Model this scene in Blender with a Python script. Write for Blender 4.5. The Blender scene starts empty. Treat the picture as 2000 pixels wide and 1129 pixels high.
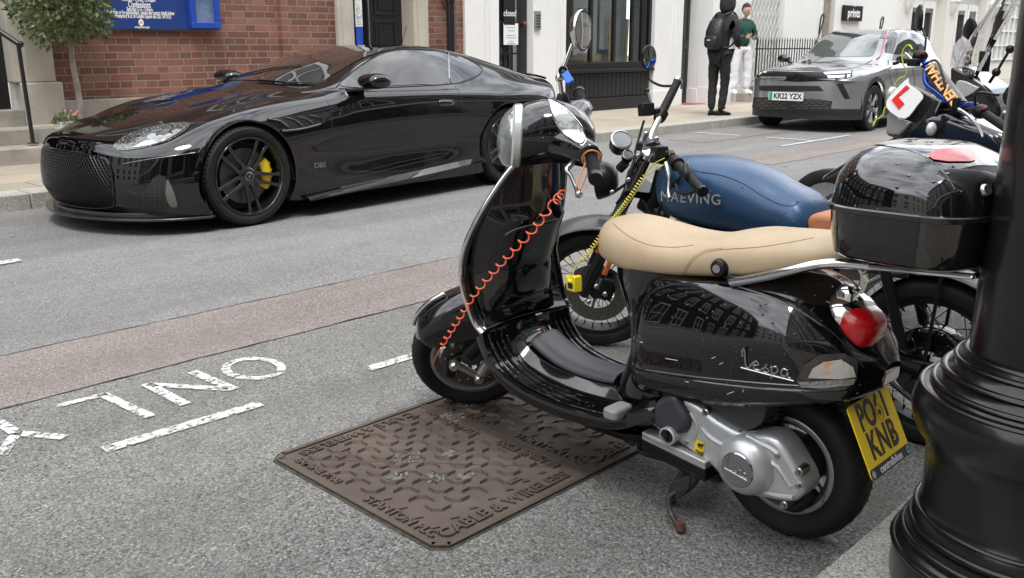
import bpy, bmesh, math, random
from mathutils import Vector, Matrix, Euler
from mathutils.bvhtree import BVHTree
from mathutils.geometry import tessellate_polygon
random.seed(7)
PI = math.pi
S = bpy.context.scene
COL = S.collection

# ------------------------------------------------------------ camera, sky, sun
FPX, PITCH, YAW, ROLL, CAMH = 1792.65, 0.25882, 0.77404, -0.00264, 1.265
_cy, _sy = math.cos(YAW), math.sin(YAW)
FW = Vector((_cy*math.cos(PITCH), _sy*math.cos(PITCH), -math.sin(PITCH)))
_rt = Vector((_sy, -_cy, 0)); _up = _rt.cross(FW)
RT = _rt*math.cos(ROLL) + _up*math.sin(ROLL)
UP = -_rt*math.sin(ROLL) + _up*math.cos(ROLL)
CAM = Vector((0, 0, CAMH))
cd = bpy.data.cameras.new('camera'); cam = bpy.data.objects.new('camera', cd); COL.objects.link(cam)
cam.matrix_world = Matrix.Translation(CAM) @ Matrix((RT, UP, -FW)).transposed().to_4x4()
cd.sensor_width = 36; cd.lens = FPX/2000*36; cd.clip_start = .05; cd.clip_end = 500
S.camera = cam
S.view_settings.view_transform = 'Standard'; S.view_settings.look = 'None'
S.view_settings.exposure = 0.82; S.view_settings.gamma = 1
SUN_EL, SUN_AZ = math.radians(64), math.radians(200)
W = bpy.data.worlds.new('World'); S.world = W; W.use_nodes = True
nt = W.node_tree; nt.nodes.clear()
def N(nt, t, **k):
    n = nt.nodes.new(t)
    for a, b in k.items(): setattr(n, a, b)
    return n
out = N(nt, 'ShaderNodeOutputWorld'); bg = N(nt, 'ShaderNodeBackground'); bg.inputs[1].default_value = .15
sky = N(nt, 'ShaderNodeTexSky', sky_type='NISHITA'); sky.sun_disc = False
sky.sun_elevation = SUN_EL; sky.sun_rotation = math.radians(250)
sky.dust_density = 2.0
tc = N(nt, 'ShaderNodeTexCoord'); mp = N(nt, 'ShaderNodeMapping'); mp.inputs['Scale'].default_value = (1, 1, 2.2)
ns = N(nt, 'ShaderNodeTexNoise'); ns.inputs['Scale'].default_value = 2.3; ns.inputs['Detail'].default_value = 7; ns.inputs['Roughness'].default_value = .58
ns2 = N(nt, 'ShaderNodeTexNoise'); ns2.inputs['Scale'].default_value = 5.0; ns2.inputs['Detail'].default_value = 6
cr = N(nt, 'ShaderNodeValToRGB'); cr.color_ramp.elements[0].position = .30; cr.color_ramp.elements[1].position = .46
cc = N(nt, 'ShaderNodeValToRGB')
cc.color_ramp.elements[0].position = .3; cc.color_ramp.elements[0].color = (7.0, 7.3, 7.8, 1)
cc.color_ramp.elements[1].position = .68; cc.color_ramp.elements[1].color = (14.0, 14.2, 14.6, 1)
mx = N(nt, 'ShaderNodeMix', data_type='RGBA')
L = nt.links.new
L(tc.outputs['Generated'], mp.inputs[0]); L(mp.outputs[0], ns.inputs['Vector']); L(mp.outputs[0], ns2.inputs['Vector'])
L(ns.outputs['Fac'], cr.inputs[0]); L(ns2.outputs['Fac'], cc.inputs[0])
L(cr.outputs[0], mx.inputs[0]); L(sky.outputs[0], mx.inputs[6]); L(cc.outputs[0], mx.inputs[7])
L(mx.outputs[2], bg.inputs[0]); L(bg.outputs[0], out.inputs[0])
sd = bpy.data.lights.new('sun', 'SUN'); sd.energy = 1.5; sd.angle = math.radians(14); sd.color = (1, .96, .9)
sun = bpy.data.objects.new('sun', sd); COL.objects.link(sun)
sun.rotation_euler = (math.radians(90)-SUN_EL, 0, math.radians(-38))

# ------------------------------------------------------------ pixel -> place on a known plane of the site
def ray(px, py): return (FW*FPX + RT*(px-1000) - UP*(py-564.5)).normalized()
def hit(px, py, n, d):
    """point of the pixel's ray on the plane n.x = d"""
    r = ray(px, py); n = Vector(n); return CAM + r*((d - n.dot(CAM))/n.dot(r))
def onX(px, py, X): return hit(px, py, (1, 0, 0), X)
def onY(px, py, Y): return hit(px, py, (0, 1, 0), Y)
def onZ(px, py, Z=0.): return hit(px, py, (0, 0, 1), Z)

# ------------------------------------------------------------ materials
def mat(name, col, rough=.5, metal=0., coat=0., spec=None, bump=None, vary=None, dirt=None, sss=None, trans=None, ior=None, emit=None, bumpd=None, coatr=.03, drops=0, coation=1.5):
    """bump=(scale, strength[, detail]); vary=(scale, other colour, lo, hi)"""
    m = bpy.data.materials.new(name); m.use_nodes = True; t = m.node_tree; b = t.nodes['Principled BSDF']
    b.inputs['Base Color'].default_value = (*col, 1); b.inputs['Roughness'].default_value = rough; b.inputs['Metallic'].default_value = metal
    if coat: b.inputs['Coat IOR'].default_value = coation; b.inputs['Coat Weight'].default_value = coat; b.inputs['Coat Roughness'].default_value = coatr
    if spec is not None: b.inputs['Specular IOR Level'].default_value = spec
    if trans: b.inputs['Transmission Weight'].default_value = trans
    if ior: b.inputs['IOR'].default_value = ior
    if emit: b.inputs['Emission Color'].default_value = (*emit[0], 1); b.inputs['Emission Strength'].default_value = emit[1]
    co = None
    def tex():
        nonlocal co
        if co is None: co = N(t, 'ShaderNodeTexCoord')
        return co.outputs['Object']
    src = None
    if vary:
        n = N(t, 'ShaderNodeTexNoise'); n.inputs['Scale'].default_value = vary[0]; n.inputs['Detail'].default_value = 6; n.inputs['Roughness'].default_value = .62
        r = N(t, 'ShaderNodeValToRGB'); r.color_ramp.elements[0].position = vary[2]; r.color_ramp.elements[1].position = vary[3]
        r.color_ramp.elements[0].color = (*col, 1); r.color_ramp.elements[1].color = (*vary[1], 1)
        t.links.new(tex(), n.inputs['Vector']); t.links.new(n.outputs['Fac'], r.inputs[0]); src = r.outputs[0]
    if dirt:  # (scale, colour, threshold) flecks
        n = N(t, 'ShaderNodeTexNoise'); n.inputs['Scale'].default_value = dirt[0]; n.inputs['Detail'].default_value = 8; n.inputs['Roughness'].default_value = .7
        r = N(t, 'ShaderNodeValToRGB'); r.color_ramp.elements[0].position = dirt[2]; r.color_ramp.elements[1].position = dirt[2]+.06
        mxx = N(t, 'ShaderNodeMix', data_type='RGBA'); mxx.inputs[6].default_value = (*col, 1); mxx.inputs[7].default_value = (*dirt[1], 1)
        t.links.new(tex(), n.inputs['Vector']); t.links.new(n.outputs['Fac'], r.inputs[0]); t.links.new(r.outputs[0], mxx.inputs[0])
        if src: t.links.new(src, mxx.inputs[6])
        src = mxx.outputs[2]
    if src: t.links.new(src, b.inputs['Base Color'])
    nrm = None
    if bump:
        n = N(t, 'ShaderNodeTexNoise'); n.inputs['Scale'].default_value = bump[0]; n.inputs['Detail'].default_value = bump[2] if len(bump) > 2 else 4
        bn = N(t, 'ShaderNodeBump'); bn.inputs['Strength'].default_value = bump[1]; bn.inputs['Distance'].default_value = bumpd or .01
        t.links.new(tex(), n.inputs['Vector']); t.links.new(n.outputs['Fac'], bn.inputs['Height']); nrm = bn
    if drops:  # rain beads: small raised domes thinned out at random
        v = N(t, 'ShaderNodeTexVoronoi'); v.inputs['Scale'].default_value = drops; v.inputs['Randomness'].default_value = 1
        r = N(t, 'ShaderNodeValToRGB'); r.color_ramp.elements[0].position = 0; r.color_ramp.elements[0].color = (1, 1, 1, 1); r.color_ramp.elements[1].position = .26; r.color_ramp.elements[1].color = (0, 0, 0, 1)
        r.color_ramp.interpolation = 'EASE'
        sp = N(t, 'ShaderNodeSeparateColor'); g = N(t, 'ShaderNodeMath', operation='GREATER_THAN'); g.inputs[1].default_value = .76
        ml = N(t, 'ShaderNodeMath', operation='MULTIPLY'); bn = N(t, 'ShaderNodeBump'); bn.inputs['Strength'].default_value = .9; bn.inputs['Distance'].default_value = .0025
        t.links.new(tex(), v.inputs['Vector']); t.links.new(v.outputs['Distance'], r.inputs[0]); t.links.new(v.outputs['Color'], sp.inputs[0])
        t.links.new(sp.outputs[0], g.inputs[0]); t.links.new(g.outputs[0], ml.inputs[0]); t.links.new(r.outputs[0], ml.inputs[1]); t.links.new(ml.outputs[0], bn.inputs['Height'])
        if nrm: t.links.new(nrm.outputs[0], bn.inputs['Normal'])
        nrm = bn
    if nrm:
        t.links.new(nrm.outputs[0], b.inputs['Normal'])
        if coat: t.links.new(nrm.outputs[0], b.inputs['Coat Normal'])
    m['bsdf'] = 1
    return m

M = {}
M['gloss'] = mat('gloss black paint', (.004, .004, .005), .2, coat=1., spec=.1, coation=1.65, bump=(3, .02, 2), bumpd=.02)
M['glossd'] = mat('wet gloss black paint', (.004, .004, .005), .2, coat=1., spec=.1, coation=1.65, bump=(2.2, .015, 2), bumpd=.02, drops=75)
M['carblack'] = mat('gloss black car paint', (.003, .003, .0035), .2, coat=1., spec=.0, coation=1.66, coatr=.02, dirt=(260, (.03, .028, .028), .69))
M['satin'] = mat('satin black', (.008, .008, .009), .36, spec=.35, bump=(60, .05))
M['plastic'] = mat('black plastic', (.007, .007, .008), .45, spec=.3, bump=(220, .15), bumpd=.002)
M['rubber'] = mat('tyre rubber', (.010, .010, .011), .66, spec=.3, vary=(9, (.024, .023, .022), .45, .75), bump=(120, .12), bumpd=.002)
M['chrome'] = mat('chrome', (.75, .76, .78), .08, 1., dirt=(60, (.25, .22, .2), .72))
M['steel'] = mat('brushed steel', (.5, .5, .5), .3, 1., bump=(90, .06))
M['alu'] = mat('silver engine paint', (.55, .56, .57), .36, .6, vary=(11, (.42, .42, .42), .5, .8), bump=(130, .06), bumpd=.002)
M['wheelgrey'] = mat('grey wheel paint', (.3, .31, .325), .38, .5, dirt=(30, (.09, .08, .07), .6))
M['greyplastic'] = mat('dark grey plastic', (.035, .038, .043), .42, dirt=(22, (.1, .1, .1), .68))
M['iron'] = mat('cast iron cover', (.085, .066, .053), .58, .3, vary=(5, (.14, .108, .085), .35, .7), bump=(140, .3), bumpd=.002, dirt=(11, (.07, .055, .045), .62))
M['glass'] = mat('tinted glass', (.008, .009, .010), .02, 0., coat=.6, spec=.4)
M['white'] = mat('white paint', (.74, .74, .735), .6, bump=(9, .15), bumpd=.01, vary=(1.2, (.66, .66, .65), .45, .85))
M['whitesign'] = mat('white vinyl', (.8, .8, .8), .4)
M['blackpaint'] = mat('black door paint', (.012, .012, .013), .32, bump=(14, .2), bumpd=.006, dirt=(30, (.05, .05, .05), .7))
M['stone'] = mat('limestone', (.46, .43, .37), .8, vary=(2.2, (.33, .3, .26), .35, .75), bump=(45, .35), dirt=(7, (.2, .18, .16), .66))
M['step'] = mat('worn step stone', (.36, .33, .28), .85, vary=(3, (.2, .185, .16), .35, .7), bump=(90, .5), dirt=(60, (.1, .1, .09), .6))
M['lenswhite'] = mat('clear lens', (.62, .66, .66), .12, .15, coat=1., bump=(8, .2))
M['red'] = mat('red lens', (.5, .006, .010), .2, coat=.5, bump=(60, .2), bumpd=.003)
M['orange'] = mat('amber lens', (.75, .16, .02), .2, coat=1.)
M['yellow'] = mat('yellow caliper paint', (.8, .55, .01), .35, coat=.5)
M['ink'] = mat('black ink', (.012, .012, .012), .4)
M['mirror'] = mat('mirror glass', (.85, .87, .88), .01, 1.)
M['drop'] = mat('bolt metal', (.4, .4, .4), .28, 1.)

# ------------------------------------------------------------ mesh helpers
def tag(o, label=None, cat=None, group=None, kind=None):
    if label: o['label'] = label
    if cat: o['category'] = cat
    if group: o['group'] = group
    if kind: o['kind'] = kind
    return o
def thing(name, label, cat, loc=(0, 0, 0), rz=0., group=None, rot=None):
    o = bpy.data.objects.new(name, None); COL.objects.link(o); o.location = loc; o.rotation_euler = rot or (0, 0, rz)
    o.empty_display_size = .1
    return tag(o, label, cat, group)
def put(name, bm, m, parent=None, smooth=True, ang=40, bev=0, sub=0, solid=0, loc=None, rot=None, seg=2, mats=None):
    me = bpy.data.meshes.new(name)
    bm.normal_update(); bm.to_mesh(me); bm.free()
    for mm in (mats or [m]): me.materials.append(M[mm] if isinstance(mm, str) else mm)
    o = bpy.data.objects.new(name, me); COL.objects.link(o)
    if parent: o.parent = parent
    if loc: o.location = loc
    if rot: o.rotation_euler = rot
    if solid: s = o.modifiers.new('s', 'SOLIDIFY'); s.thickness = abs(solid); s.offset = -1 if solid > 0 else 1
    if bev: b = o.modifiers.new('b', 'BEVEL'); b.width = bev; b.segments = seg; b.limit_method = 'ANGLE'; b.angle_limit = math.radians(35); b.harden_normals = False
    if sub: u = o.modifiers.new('u', 'SUBSURF'); u.levels = sub; u.render_levels = sub
    if smooth:
        me.polygons.foreach_set('use_smooth', [True]*len(me.polygons))
        if not sub:
            try:
                me.set_sharp_from_angle(angle=math.radians(ang))
            except Exception: pass
    return o
def BM(): return bmesh.new()
def xf(bm, vs, mtx):
    if mtx is not None: bmesh.ops.transform(bm, matrix=mtx, verts=vs)
def box(bm, lo, hi, mtx=None, mi=0):
    x0, y0, z0 = lo; x1, y1, z1 = hi
    v = [bm.verts.new(c) for c in ((x0, y0, z0), (x1, y0, z0), (x1, y1, z0), (x0, y1, z0), (x0, y0, z1), (x1, y0, z1), (x1, y1, z1), (x0, y1, z1))]
    for f in ((0, 3, 2, 1), (4, 5, 6, 7), (0, 1, 5, 4), (1, 2, 6, 5), (2, 3, 7, 6), (3, 0, 4, 7)):
        bm.faces.new([v[i] for i in f]).material_index = mi
    xf(bm, v, mtx); return v
def cbox(bm, c, s, mtx=None, mi=0): return box(bm, [c[i]-s[i]/2 for i in range(3)], [c[i]+s[i]/2 for i in range(3)], mtx, mi)
def rings(bm, R, close=True, cap=(True, True), mi=0):
    """R: list of rings (lists of points, same count)"""
    V = [[bm.verts.new(p) for p in r] for r in R]; n = len(V[0])
    for a, b in zip(V, V[1:]):
        for i in range(n if close else n-1):
            j = (i+1) % n
            try: bm.faces.new((a[i], a[j], b[j], b[i])).material_index = mi
            except ValueError: pass
    if close and cap[0]: bm.faces.new(V[0][::-1]).material_index = mi
    if close and cap[1]: bm.faces.new(V[-1]).material_index = mi
    return V
def frame_of(d):
    d = d.normalized(); a = Vector((0, 0, 1)) if abs(d.z) < .9 else Vector((1, 0, 0))
    u = d.cross(a).normalized(); return u, d.cross(u).normalized()
def tube(bm, pts, r, n=10, cap=True, mi=0):
    pts = [Vector(p) for p in pts]; rr = r if isinstance(r, (list, tuple)) else [r]*len(pts)
    u = None; R = []
    for i, p in enumerate(pts):
        d = (pts[min(i+1, len(pts)-1)] - pts[max(i-1, 0)])
        if d.length < 1e-9: d = Vector((0, 0, 1))
        d.normalize()
        if u is None: u, _ = frame_of(d)
        u = (u - d*u.dot(d)); u.normalize(); w = d.cross(u)
        R.append([p + (u*math.cos(2*PI*k/n) + w*math.sin(2*PI*k/n))*rr[i] for k in range(n)])
    rings(bm, R, cap=(cap, cap), mi=mi)
def spl(pts, n=8, closed=False):
    """Catmull-Rom through points (tuples of any size)"""
    P = [tuple(p) for p in pts]; out = []; m = len(P)
    def g(i): return P[i % m] if closed else P[max(0, min(m-1, i))]
    for i in range(m if closed else m-1):
        a, b, c, d = g(i-1), g(i), g(i+1), g(i+2)
        for k in range(n):
            t = k/n; out.append(tuple(.5*((2*b[j]) + (-a[j]+c[j])*t + (2*a[j]-5*b[j]+4*c[j]-d[j])*t*t + (-a[j]+3*b[j]-3*c[j]+d[j])*t**3) for j in range(len(b))))
    if not closed: out.append(P[-1])
    return out
def lathe(bm, prof, n=32, mtx=None, mi=0, a0=0, a1=2*PI, axis='z'):
    """prof: (r, h) along the axis"""
    full = abs(a1-a0-2*PI) < 1e-6; vs = []; R = []
    for r, h in prof:
        row = []
        for k in range(n if full else n+1):
            a = a0+(a1-a0)*k/n; c, s = math.cos(a)*r, math.sin(a)*r
            p = {'z': (c, s, h), 'y': (c, h, s), 'x': (h, c, s)}[axis]
            row.append(p)
        R.append(row)
    V = [[bm.verts.new(p) for p in r] for r in R]
    for r in V: vs += r
    m = len(V[0])
    for a, b in zip(V, V[1:]):
        for i in range(m if full else m-1):
            j = (i+1) % m; bm.faces.new((a[i], a[j], b[j], b[i])).material_index = mi
    bmesh.ops.remove_doubles(bm, verts=vs, dist=1e-6)
    vs = [v for v in vs if v.is_valid]
    xf(bm, vs, mtx); return vs
def prism(bm, outl, h0, h1, mtx=None, mi=0):
    """2D outline (x,y) extruded z h0..h1"""
    a = [bm.verts.new((x, y, h0)) for x, y in outl]; b = [bm.verts.new((x, y, h1)) for x, y in outl]; n = len(a)
    bm.faces.new(a[::-1]).material_index = mi; bm.faces.new(b).material_index = mi
    for i in range(n): bm.faces.new((a[i], a[(i+1) % n], b[(i+1) % n], b[i])).material_index = mi
    xf(bm, a+b, mtx); return a+b
def basis(o, x, y):
    """matrix mapping local x,y,z to x, y, x cross y at o"""
    x = Vector(x).normalized(); z = x.cross(Vector(y)).normalized(); y = z.cross(x)
    m = Matrix((x, y, z)).transposed().to_4x4(); m.translation = Vector(o); return m
def rrect(w, h, r, n=4, cx=0, cy=0):
    o = []
    for sx, sy, a in ((1, 1, 0), (-1, 1, 90), (-1, -1, 180), (1, -1, 270)):
        for k in range(n+1):
            t = math.radians(a+90*k/n); o.append((cx+sx*(w/2-r)+r*math.cos(t), cy+sy*(h/2-r)+r*math.sin(t)))
    return o
def text(name, s, size, m, parent, mtx, ext=.001, bold=0., sx=1., align='CENTER', shear=0., spacing=1.):
    c = bpy.data.curves.new(name, 'FONT'); c.body = s; c.size = size; c.extrude = ext; c.align_x = align; c.align_y = 'CENTER'; c.offset = bold; c.shear = shear; c.space_character = spacing
    o = bpy.data.objects.new(name, c); dg = None
    COL.objects.link(o); bpy.context.view_layer.update()
    me = bpy.data.meshes.new_from_object(o.evaluated_get(bpy.context.evaluated_depsgraph_get()))
    bpy.data.objects.remove(o)
    me.transform(mtx @ Matrix.Diagonal((sx, 1, 1, 1)))
    me.materials.clear(); me.materials.append(M[m] if isinstance(m, str) else m)
    o = bpy.data.objects.new(name, me); COL.objects.link(o); o.parent = parent
    return o
def text_bm(bm, s, size, mtx, ext=.001, bold=0., sx=1., align='CENTER', shear=0., mi=0):
    o = text('tmp', s, size, 'ink', None, mtx, ext, bold, sx, align, shear); me = o.data
    n0 = len(bm.verts); f0 = len(bm.faces); bm.from_mesh(me); bm.faces.ensure_lookup_table()
    for f in bm.faces[f0:]: f.material_index = mi
    bpy.data.objects.remove(o); bpy.data.meshes.remove(me)
def copy_tree(o, parent=None):
    c = o.copy(); COL.objects.link(c); c.parent = parent
    for ch in list(o.children): copy_tree(ch, c)
    return c
# -------- surface patches laid on a modelled body
def eval_bvh(objs):
    """world-space BVH of the evaluated meshes"""
    bpy.context.view_layer.update(); dg = bpy.context.evaluated_depsgraph_get(); V = []; F = []
    for o in objs:
        e = o.evaluated_get(dg); me = e.to_mesh(); k = len(V); mw = o.matrix_world
        V += [mw @ v.co for v in me.vertices]; F += [tuple(i+k for i in p.vertices) for p in me.polygons]; e.to_mesh_clear()
    return BVHTree.FromPolygons(V, F)
def patch(name, outl, org, ux, uy, dirn, bvh, off, m, parent, cell=.03, thick=0, smooth=True, far=9):
    """a skin piece: outline (a,b) on the plane org+a*ux+b*uy, dropped along dirn onto the body and lifted by off"""
    org, ux, uy, dirn = Vector(org), Vector(ux), Vector(uy), Vector(dirn).normalized()
    bm = BM(); f = bm.faces.new([bm.verts.new((a, b, 0)) for a, b in outl])
    xs = [a for a, b in outl]; ys = [b for a, b in outl]
    for ax, lo, hi in ((0, min(xs), max(xs)), (1, min(ys), max(ys))):
        k = lo+cell
        while k < hi:
            no = (1, 0, 0) if ax == 0 else (0, 1, 0); co = (k, 0, 0) if ax == 0 else (0, k, 0)
            bmesh.ops.bisect_plane(bm, geom=bm.verts[:]+bm.edges[:]+bm.faces[:], plane_co=co, plane_no=no); k += cell
    inv = (parent.matrix_world.inverted() if parent else Matrix())
    bad = []
    for v in bm.verts:
        p = org + ux*v.co.x + uy*v.co.y; h = bvh.ray_cast(p, dirn, far)
        if h[0] is None:
            h = bvh.find_nearest(p + dirn*.5)
            v.co = inv @ (h[0] + h[1]*off)
        else:
            n = h[1] if h[1].dot(dirn) < 0 else -h[1]
            v.co = inv @ (h[0] + n*off)
    bm.normal_update()
    wd = inv.to_3x3() @ dirn
    if bm.faces and sum(f.normal.dot(wd) for f in bm.faces) > 0: bmesh.ops.reverse_faces(bm, faces=bm.faces[:])
    return put(name, bm, m, parent, smooth, solid=thick)
def campatch(name, pix, bvh, off, m, parent, cell=8, thick=0):
    """as patch(), the outline traced along sight lines from the survey position"""
    inv = parent.matrix_world.inverted(); bm = BM(); bm.faces.new([bm.verts.new((a, b, 0)) for a, b in pix])
    xs = [a for a, b in pix]; ys = [b for a, b in pix]
    for ax, lo, hi in ((0, min(xs), max(xs)), (1, min(ys), max(ys))):
        k = lo+cell
        while k < hi:
            no = (1, 0, 0) if ax == 0 else (0, 1, 0); co = (k, 0, 0) if ax == 0 else (0, k, 0)
            bmesh.ops.bisect_plane(bm, geom=bm.verts[:]+bm.edges[:]+bm.faces[:], plane_co=co, plane_no=no); k += cell
    last = None; miss = []
    for v in bm.verts:
        r = ray(v.co.x, v.co.y); h = bvh.ray_cast(CAM, r, 60)
        if h[0] is None: miss.append((v, r)); continue
        n = h[1] if h[1].dot(r) < 0 else -h[1]
        last = (h[0]-CAM).length; v.co = inv @ (h[0] + n*off)
    for v, r in miss:
        q = bvh.find_nearest(CAM + r*(last or 5)); v.co = inv @ (q[0] + q[1]*off)
    bm.normal_update(); c = sum((f.calc_center_median() for f in bm.faces), Vector())/max(1, len(bm.faces)); d = c-(inv @ CAM)
    if sum(f.normal.dot(d) for f in bm.faces) > 0: bmesh.ops.reverse_faces(bm, faces=bm.faces[:])
    return put(name, bm, m, parent, True, solid=thick)
def seampts(pix, bvh, off=.001, step=6):
    """points on the body along a traced line"""
    o = []
    for (x0, y0), (x1, y1) in zip(pix, pix[1:]):
        k = max(1, int(math.hypot(x1-x0, y1-y0)/step))
        for i in range(k):
            t = i/k; r = ray(x0+(x1-x0)*t, y0+(y1-y0)*t); h = bvh.ray_cast(CAM, r, 60)
            if h[0] is not None:
                n = h[1] if h[1].dot(r) < 0 else -h[1]; o.append(h[0]+n*off)
    return o
def seam(name, pix, bvh, r, m, parent, off=0., smooth=5):
    inv = parent.matrix_world.inverted(); P = [inv @ q for q in seampts(spl(pix, smooth) if smooth else pix, bvh, off)]
    if len(P) < 2: return None
    bm = BM(); tube(bm, P, r, 6); return put(name, bm, m, parent)
def grid_surf(bm, rows, closed=False, mi=0):
    V = [[bm.verts.new(p) for p in r] for r in rows]
    for a, b in zip(V, V[1:]):
        n = len(a)
        for i in range(n if closed else n-1):
            j = (i+1) % n; bm.faces.new((a[i], b[i], b[j], a[j])).material_index = mi
    return V

def split_loose(names):
    """every separate piece of these parts becomes a part of its own"""
    for o in [o for o in bpy.data.objects if o.type == 'MESH' and o.name.split('.')[0] in names]:
        bm = BM(); bm.from_mesh(o.data); left = set(bm.faces); isl = []
        while left:
            f = left.pop(); st = [f]; cur = [f]
            while st:
                g = st.pop()
                for v in g.verts:
                    for h in v.link_faces:
                        if h in left: left.remove(h); st.append(h); cur.append(h)
            isl.append([h.index for h in cur])
        bm.free()
        if len(isl) < 2 or len(isl) > 60: continue
        src = o.data
        for k, ids in enumerate(isl):
            ids = set(ids); b2 = BM(); b2.from_mesh(src); bmesh.ops.delete(b2, geom=[f for f in b2.faces if f.index not in ids], context='FACES'); me = src.copy(); b2.to_mesh(me); b2.free()
            if k == 0: o.data = me
            else:
                c = o.copy(); c.data = me; COL.objects.link(c); c.parent = o.parent
# ============================================================ STREET
def obj_coord_mat(name, build):
    m = bpy.data.materials.new(name); m.use_nodes = True; t = m.node_tree; b = t.nodes['Principled BSDF']
    co = N(t, 'ShaderNodeTexCoord'); build(t, b, co.outputs['Object']); return m
def noise(t, v, sc, det=5, ro=.6):
    n = N(t, 'ShaderNodeTexNoise'); n.inputs['Scale'].default_value = sc; n.inputs['Detail'].default_value = det; n.inputs['Roughness'].default_value = ro
    t.links.new(v, n.inputs['Vector']); return n.outputs['Fac']
def ramp(t, f, stops):
    r = N(t, 'ShaderNodeValToRGB'); e = r.color_ramp.elements
    while len(e) < len(stops): e.new(.5)
    for i, (p, c) in enumerate(stops): e[i].position = p; e[i].color = (*c, 1) if len(c) == 3 else c
    t.links.new(f, r.inputs[0]); return r.outputs[0]
def mix(t, f, a, b, mode='MIX'):
    n = N(t, 'ShaderNodeMix', data_type='RGBA', blend_type=mode)
    for s, i in ((f, 0), (a, 6), (b, 7)):
        if isinstance(s, (int, float)): n.inputs[i].default_value = s if i == 0 else (s, s, s, 1)
        elif isinstance(s, tuple): n.inputs[i].default_value = (*s, 1)
        else: t.links.new(s, n.inputs[i])
    return n.outputs[2]
def asphalt(name, dark, mid, light, sc=150, moss=0.):
    def f(t, b, v):
        vo = N(t, 'ShaderNodeTexVoronoi'); vo.inputs['Scale'].default_value = sc; t.links.new(v, vo.inputs['Vector'])
        sp = N(t, 'ShaderNodeSeparateColor'); t.links.new(vo.outputs['Color'], sp.inputs[0])
        stones = ramp(t, sp.outputs[0], [(0, dark), (.45, mid), (.84, mid), (1, light)])
        big = noise(t, v, .9, 5); c = mix(t, ramp(t, big, [(.3, (.0, .0, .0)), (.7, (1, 1, 1))]), stones, mix(t, .35, stones, tuple(x*1.25 for x in mid)))
        edge = ramp(t, vo.outputs['Distance'], [(0, (1, 1, 1)), (.55, (.85, .85, .85)), (.8, (.45, .45, .45))])
        c = mix(t, 1., c, edge, 'MULTIPLY')
        # long darker wheel tracks and drips along the carriageway
        mpn = N(t, 'ShaderNodeMapping'); mpn.inputs['Scale'].default_value = (.12, 1.3, 1); t.links.new(v, mpn.inputs[0])
        tr = ramp(t, noise(t, mpn.outputs[0], 1.6, 4, .5), [(.42, (0, 0, 0)), (.66, (.5, .5, .5))]); c = mix(t, tr, c, mix(t, 1., c, (.62, .61, .60), 'MULTIPLY'))
        sp2 = ramp(t, noise(t, v, 5.5, 3, .5), [(.70, (0, 0, 0)), (.74, (.55, .55, .55))]); c = mix(t, sp2, c, mix(t, 1., c, (.35, .35, .35), 'MULTIPLY'))
        sc2 = ramp(t, noise(t, v, 1.7, 8, .72), [(.5, (0, 0, 0)), (.64, (1, 1, 1))])
        f2 = N(t, 'ShaderNodeMath', operation='MULTIPLY'); f2.inputs[1].default_value = .45; t.links.new(sc2, f2.inputs[0])
        c = mix(t, f2.outputs[0], c, tuple(x*.5 for x in mid))
        if moss:
            ms = ramp(t, noise(t, v, 3.5, 7, .65), [(.52, (0, 0, 0)), (.72, (1, 1, 1))]); m2 = N(t, 'ShaderNodeMath', operation='MULTIPLY'); m2.inputs[1].default_value = moss; t.links.new(ms, m2.inputs[0])
            c = mix(t, m2.outputs[0], c, (.075, .085, .03))
        t.links.new(c, b.inputs['Base Color']); b.inputs['Roughness'].default_value = .82
        bn = N(t, 'ShaderNodeBump'); bn.inputs['Strength'].default_value = 1; bn.inputs['Distance'].default_value = .004; bn.invert = True
        t.links.new(vo.outputs['Distance'], bn.inputs['Height'])
        b2 = N(t, 'ShaderNodeBump'); b2.inputs['Strength'].default_value = .8; b2.inputs['Distance'].default_value = .01
        t.links.new(noise(t, v, 60, 4), b2.inputs['Height']); t.links.new(bn.outputs[0], b2.inputs['Normal']); t.links.new(b2.outputs[0], b.inputs['Normal'])
    return obj_coord_mat(name, f)
M['road'] = asphalt('road asphalt', (.1, .1, .1), (.285, .28, .275), (.54, .53, .52), 190)
M['bay'] = asphalt('bay asphalt', (.085, .085, .08), (.265, .26, .245), (.48, .47, .45), 150, .3)
M['redroad'] = asphalt('red chippings', (.12, .1, .092), (.335, .288, .268), (.56, .52, .49), 190)
def worn(t, b, v):
    f = noise(t, v, 38, 9, .75); a = ramp(t, f, [(.455, (0, 0, 0)), (.51, (1, 1, 1))])
    c = mix(t, noise(t, v, 160, 3), (.55, .55, .53), (.8, .8, .78)); t.links.new(c, b.inputs['Base Color']); b.inputs['Roughness'].default_value = .7
    t.links.new(a, b.inputs['Alpha'])
    bn = N(t, 'ShaderNodeBump'); bn.inputs['Distance'].default_value = .004; t.links.new(noise(t, v, 150, 3), bn.inputs['Height']); t.links.new(bn.outputs[0], b.inputs['Normal'])
M['roadpaint'] = obj_coord_mat('worn road paint', worn)
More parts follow.
